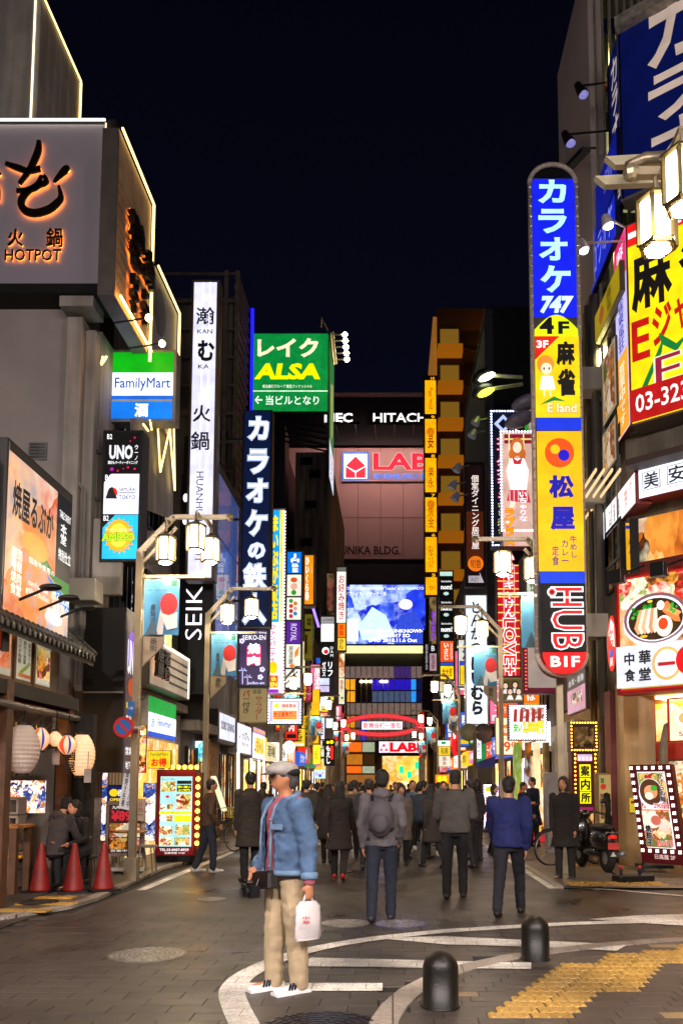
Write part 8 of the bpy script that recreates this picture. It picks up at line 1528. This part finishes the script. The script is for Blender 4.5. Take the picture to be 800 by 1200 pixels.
q = MB(); q.tube([(hd.x + .078, hd.y + .0, hd.z + .012), (hd.x + .074, hd.y - .07, hd.z + .01)], .003, black, 5); q.tube([(hd.x - .078, hd.y + .0, hd.z + .012), (hd.x - .074, hd.y - .07, hd.z + .01)], .003, black, 5)
for sd in (-1, 1): q.tube([(hd.x + sd * (.034 + .024 * cos(a)), hd.y - .098 + abs(cos(a)) * .008, hd.z + .006 + .017 * sin(a)) for a in [2 * pi * k / 12 for k in range(13)]], .0028, black, 5)
q.build('glasses', man)
# his bag, camera and carrier bag
q = MB(); bm1 = mat('#160e0b', .55, 0, .2, 6)
Rb = Matrix.Rotation(-.10, 3, 'Y')
for g_, m_ in ((0, bm1),):
    q.add([Rb @ Vector((x * w_ * .72, y * .8, z * .8)) + Vector((.0, -.165, zc - .065)) for z, w_, yy in ((-.085, .85, .04), (-.07, 1, .055), (.06, 1, .05), (.08, .92, .03)) for x, y in ((-.165, -yy * .5), (-.15, -yy), (.15, -yy), (.165, -yy * .5), (.165, yy * .7), (-.165, yy * .7))], [(i * 6 + k, i * 6 + (k + 1) % 6, (i + 1) * 6 + (k + 1) % 6, (i + 1) * 6 + k) for i in range(3) for k in range(6)] + [tuple(range(6))[::-1], tuple(range(18, 24))], m_)
q.add([Rb @ Vector(v) + Vector((.0, -.165, zc - .065)) for v in ((-.11, -.05, -.01), (.11, -.05, -.01), (.11, -.046, .055), (-.11, -.046, .055))], [(0, 1, 2, 3)], mat('#221611', .5)); wb = wtag(q, man, 'waist_bag', 'dark brown waist bag worn in front of the man in denim', 'bag', 'body', False)
q = MB(); n = 24; q.tube([(.20 * cos(a), .155 * sin(a), zc - .035) for a in [2 * pi * k / n for k in range(n + 1)]], .014, mat('#1c1411', .6), 6); w2 = MB(); w2.v = [wpos(man, v) for v in q.v]; w2.f = q.f; w2.m = q.m; w2.mats = q.mats; w2.build('belt', wb)
c = arms[0][2]; cm = mat('#121214', .4, .1)
q = MB(); o_ = Vector((-.05, -.25, zc - .15)); c = Vector((-.06, -.2, zc - .0)); q.box(-.065, -.035, -.045, .065, .035, .045, cm, None, o_); q.box(-.025, -.03, .045, .025, .03, .065, cm, None, o_); q.lathe([(.04, 0), (.042, .05), (.036, .055), (.03, .05)], o_, cm, 16, Matrix.Rotation(pi / 2, 3, 'X')); q.tube([o_ + Vector((.06, 0, .03)), o_ + Vector((.05, .03, .09)), c + Vector((.0, 0, -.02)), o_ + Vector((-.05, .03, .09)), o_ + Vector((-.06, 0, .03))], .006, cm, 5)
wtag(q, man, 'camera', 'small black camera hanging at the waist of the man in denim', 'camera', 'body', False)
c = arms[1][2] + Vector((0, -.01, -.11)); n = 16; vs = []; wm = mat('#d8d0d0', .5, 0, .06, 8, .6)
q = MB(); rs_ = [(-.31, .085, .02), (-.29, .098, .042), (-.17, .102, .036), (-.07, .095, .028), (-.03, .06, .014)]
for z_, rx, ry in rs_:
    for k in range(n): a = 2 * pi * k / n; w_ = 1 + .09 * sin(7 * a + z_ * 20); vs.append(c + Vector((ry * cos(a) * w_, rx * sin(a) * w_, z_)))
q.add(vs, [(i * n + k, i * n + (k + 1) % n, (i + 1) * n + (k + 1) % n, (i + 1) * n + k) for i in range(4) for k in range(n)] + [tuple(range(n))], wm)
for sd in (-1, 1): q.tube([c + Vector((0, sd * .035, -.04)), c + Vector((0, sd * .02, .01)), c + Vector((0, 0, .035))], [.014, .008, .006], wm, 6)
bg_ = wtag(q, man, 'carrier_bag', 'white plastic carrier bag hanging from the left hand of the man in denim', 'bag', 'body')
fb_ = wpos(man, c + Vector((.05, -.03, -.12))); draw(Face(fb_ + Vector((-.03, -.07, 0)), Vector((.055, 0, 0)), Vector((0, 0, -.06)), (0, 0, 100, 100)), [T('中\n華', 0, 0, 100, 100, '#b02838', 0, .02)], bg_)
# sneaker stripes
for ch in list(man.children):
    if ch.name.startswith('shoe'):
        bb_ = [v.co for v in ch.data.vertices]; cx_ = sum(v.x for v in bb_) / len(bb_); mny = min(v.y for v in bb_); q = MB(); xo = max(v.x for v in bb_)
        for k in range(3): q.bar((xo - .004, mny + .10 + k * .022, .035), (xo - .010, mny + .118 + k * .022, .085), .012, .010, mat('#181c30', .5))
        q.box(cx_ - .048, mny + .005, .0, cx_ + .048, mny + .275, .022, mat('#f0eeea', .5)); q.build('sole', ch)
# ---- near pedestrians
def ped(label, px, fy, face, **k):
    x, y = at_feet(px, fy); return person(label, x, y, face, **k)
ped('person in long dark overcoat standing behind the man in denim on his left', 292, 1033, -150, h=1.80, pose='stand', top='#2c231d', bottom='#14110f', style='coat', vx=.017)
a = ped('person with long hair in a dark brown coat and red shoes walking away', 397, 1030, 178, h=1.68, pose='walk2', top='#241a17', bottom='#171112', shoe='#a01818', hair='long', style='coat', vx=.017, fem=True)
b = ped('person in grey and black hooded jacket and navy trousers walking away with a backpack', 447, 1078, 176, h=1.77, pose='stride', top='#5a5458', bottom='#1a1f2e', shoe='#2a2a30', style='jacket', vx=.015, hood=True)
def backpack(pp, label, c, w=.15):
    t, arms, spine, hd, s = pp; q = MB(); cc = spine(.27); q.ell(cc + Vector((0, .20, 0)), (w, .10, .22), mat(c, .7, 0, .2, 6), 18, 12); q.ell(cc + Vector((0, .28, -.06)), (w * .7, .05, .11), mat(c, .7, 0, .2, 6), 14, 8)
    for sd in (-1, 1): q.tube([cc + Vector((sd * .1, .13, .2)), cc + Vector((sd * .12, .0, .26)), cc + Vector((sd * .13, -.15, .12)), cc + Vector((sd * .15, -.05, -.12)), cc + Vector((sd * .12, .13, -.14))], .018, black, 7)
    wtag(q, t, 'backpack', label, 'backpack', 'body')
backpack(b, 'grey backpack on the person in the hooded jacket and navy trousers', '#4a444a')
c = ped('person in grey loose jacket and black trousers walking away with bent head', 533, 1052, 172, h=1.82, pose='hunch', top='#4c4844', bottom='#161416', style='puffer', vx=.016, head=0)
ped('person in bright blue jacket and dark trousers walking away on the right', 597, 1072, 165, h=1.74, pose='walk', top='#111c56', bottom='#15151e', style='puffer', vx=.016)
d = ped('person in blue grey denim top and black trousers walking toward the camera', 483, 997, 8, h=1.74, pose='walk', top='#4a5a70', bottom='#101014', shoe='#d8d4d0', vx=.02)
e = ped('person in black jacket with a yellow bag just right of the grey jacket', 560, 1008, -120, h=1.7, pose='bag', top='#1a1618', bottom='#2a2420', style='jacket', vx=.02, fem=True, hair='bob')
q = MB(); q.ell(e[2](.02) + Vector((.2, -.05, 0)), (.05, .15, .13), mat('#c8a010', .6), 12, 8); q.tube([e[2](.05) + Vector((.2, -.1, .08)), e[2](.45) + Vector((.1, 0, .05)), e[2](.05) + Vector((.2, .05, .08))], .012, mat('#c8a010', .6), 6); wtag(q, e[0], 'shoulder_bag', 'yellow shoulder bag on the person in the black jacket', 'bag', 'body')
ped('person in navy jacket and cap bending toward a companion at the right kerb', 612, 995, 60, h=1.66, pose='phone', top='#181c38', bottom='#1e2850', shoe='#3a3030', vx=.02)
ped('taller person in dark navy coat beside the person in navy at the right kerb', 625, 993, -70, h=1.78, pose='stand', top='#14182c', bottom='#0e0e12', vx=.02, style='coat')
ped('person in black with a pale striped top standing between bicycle and scooter', 662, 1031, -30, h=1.72, pose='stand', top='#1c1614', bottom='#181412', shoe='#2a2624', vx=.017, hair='bob', style='coat')
ped('person in black leaning toward the marble pier left of the LED stand', 716, 1012, -120, h=1.7, pose='bag', top='#14110f', bottom='#100e0d', vx=.018, hair='bob', style='coat')
ped('person in brown jacket and pale shoes walking past the menu board', 243, 1022, 115, h=1.7, pose='stride', top='#4a3222', bottom='#262a38', shoe='#c8c0b8', vx=.018)
# the couple sitting at the izakaya
sx_, sy_ = G(70, 1044).x, 12.75
person('person in dark grey hoodie sitting on a stool with back to the street', sx_, sy_, 150, 1.72, 'sit', '#3a3232', '#181618', '#181412', 'short', 'jacket', .016, z=.05, hood=True)
person('woman in dark clothes sitting opposite the person in the grey hoodie', G(97, 1042).x, 13.1, -20, 1.64, 'sit', '#1c1614', '#141216', '#181412', 'bob', 'jacket', .016, z=.05, fem=True, head=-25, skin=mat('#c88a68', .5))
# ---- crowd farther up the street: a few builds, copied with their own clothes
protos = [person('x', 0, 0, 178, 1.7, 'walk', '#222226', '#18181c', '#1a1816', 'short', 'jacket', .034), person('x', 0, 0, 178, 1.7, 'stride', '#222226', '#18181c', '#1a1816', 'short', 'puffer', .034, hat='#3a3230'), person('x', 0, 0, 178, 1.62, 'walk2', '#222226', '#18181c', '#1a1816', 'long', 'coat', .034, fem=True), person('x', 0, 0, 2, 1.7, 'walk2', '#222226', '#2a3040', '#c8c4c0', 'short', 'jacket', .034, hairm=mat('#3a2418', .5)), person('x', 0, 0, 2, 1.6, 'stride', '#222226', '#18181c', '#1a1816', 'bob', 'coat', .034, fem=True)]
protos = [p[0] for p in protos]; used = set()
CR = [(384, 17.5, 2, '#1e1a1a', 'black coat', 'overlapping the long haired walker on the left'), (411, 18.5, 0, '#4a4038', 'grey brown jacket', 'right behind the long haired walker'), (432, 16.5, 1, '#2a2c34', 'dark padded jacket', 'at the left shoulder of the backpack wearer'), (470, 17, 4, '#5a5048', 'taupe coat', 'at the right elbow of the backpack wearer'), (491, 18.5, 0, '#26303e', 'navy grey jacket', 'overlapping the denim top walker'), (506, 16.5, 2, '#2a2220', 'dark brown coat', 'left behind the stooping grey walker'), (519, 19, 3, '#6a625a', 'stone grey jacket', 'between the denim top and stooping walkers'), (551, 17, 1, '#1a1a20', 'black padded jacket', 'at the right of the stooping walker'), (575, 20, 4, '#32282a', 'maroon black coat', 'just left of the bright blue jacket'), (308, 21, 0, '#201c1c', 'black jacket', 'beyond the dark overcoat'), (361, 19, 1, '#3a342e', 'olive padded jacket', 'between the man in denim and the long haired walker'),
      (372, 24, 0, '#2a2018', 'dark brown jacket', 'just left of the long haired walker'), (415, 21, 1, '#7a6a50', 'khaki padded jacket', 'between the long haired walker and the backpack wearer'), (425, 27, 2, '#3a2a22', 'brown coat', 'behind the backpack wearer'), (463, 25, 3, '#8a8478', 'pale grey jacket', 'behind the right shoulder of the backpack wearer'), (471, 30, 0, '#1a1a1e', 'black jacket', 'left of the denim top walker'), (496, 24, 1, '#1e2630', 'slate padded jacket', 'right of the denim top walker'), (505, 28, 4, '#2e2a2c', 'charcoal coat', 'second to the right of the denim top walker'), (514, 22, 0, '#38302c', 'grey brown jacket', 'left of the stooping grey walker'), (548, 29, 2, '#16161a', 'black coat', 'behind the yellow bag'), (573, 26, 3, '#20242e', 'dark blue jacket', 'in front of the violet bulb stand'), (583, 30, 1, '#3c3430', 'taupe padded jacket', 'behind the bright blue jacket'),
      (364, 33, 3, '#5a4a3a', 'tan jacket', 'under the second left lanterns'), (378, 38, 1, '#24242a', 'black padded jacket', 'under the black and white sign stack'), (386, 44, 0, '#4a3a30', 'russet jacket', 'left of the gate pillar'), (393, 35, 4, '#30262a', 'plum coat', 'in front of the left gate pillar'), (406, 40, 3, '#6a6058', 'beige jacket', 'under the left end of the arch'), (412, 50, 0, '#1c1c20', 'black jacket', 'under the left third of the arch'), (421, 36, 1, '#2c3440', 'blue grey padded jacket', 'left of centre under the arch'), (430, 46, 2, '#44382e', 'brown coat', 'just left of centre under the arch'), (439, 34, 0, '#242024', 'dark plum jacket', 'under the middle of the arch'), (452, 42, 3, '#7a7470', 'light grey jacket', 'just right of centre under the arch'), (458, 52, 4, '#262022', 'black coat', 'under the right half of the arch'), (467, 38, 1, '#1e1e24', 'black padded jacket', 'below the LABI letters'), (478, 45, 0, '#3a2e26', 'brown jacket', 'below the right end of the LABI letters'), (487, 36, 2, '#221c1e', 'dark coat', 'near the right gate pillar'), (498, 41, 3, '#4c525c', 'grey blue jacket', 'in front of the right gate pillar'), (509, 35, 0, '#1a1816', 'black jacket', 'under the glowing orange sign'), (521, 39, 1, '#2e2824', 'dark brown padded jacket', 'right of the glowing orange sign'), (532, 33, 4, '#3a3438', 'mauve grey coat', 'behind the stooping grey walker'), (541, 44, 0, '#181a20', 'black jacket', 'under the tall hiragana sign'), (400, 58, 1, '#2a2420', 'brown padded jacket', 'far back by the left gate pillar'), (425, 62, 0, '#34302c', 'grey jacket', 'far back left of the arch centre'), (445, 60, 2, '#2a2226', 'dark coat', 'far back at the arch centre'), (466, 64, 1, '#3a3632', 'taupe padded jacket', 'far back right of the arch centre'), (482, 58, 0, '#201e22', 'black jacket', 'far back by the right gate pillar'), (354, 27, 2, '#241e1c', 'dark coat', 'right behind the shoulder of the man in denim')]
rnd = random.Random(11)
for px, Y, k, c, cn, where in CR:
    src = protos[k]
    if k in used: t = copy_tree(src)
    else: t = src; used.add(k)
    x = P(px, 915, Y).x; x = max(-3.6, min(3.4, x)); hh = rnd.uniform(.95, 1.05); sc_ = src.scale[0] if k not in used or t is src else src.scale[0]
    place(t, (x, Y + rnd.uniform(-.4, .4), 0), src.rotation_euler.z + rnd.uniform(-.75, .75)) if t is not src else place(t, (x, Y, 0), src.rotation_euler.z)
    t['label'] = 'person in ' + cn + ' ' + where; t['category'] = 'person'; t['group'] = 'crowd up the street'
    for ch in t.children:
        if ch.name.split('.')[0] in ('jacket', 'coat'):
            ch.material_slots[0].link = 'OBJECT'; ch.material_slots[0].material = mat(c, .85, 0, .15, 9, .3)
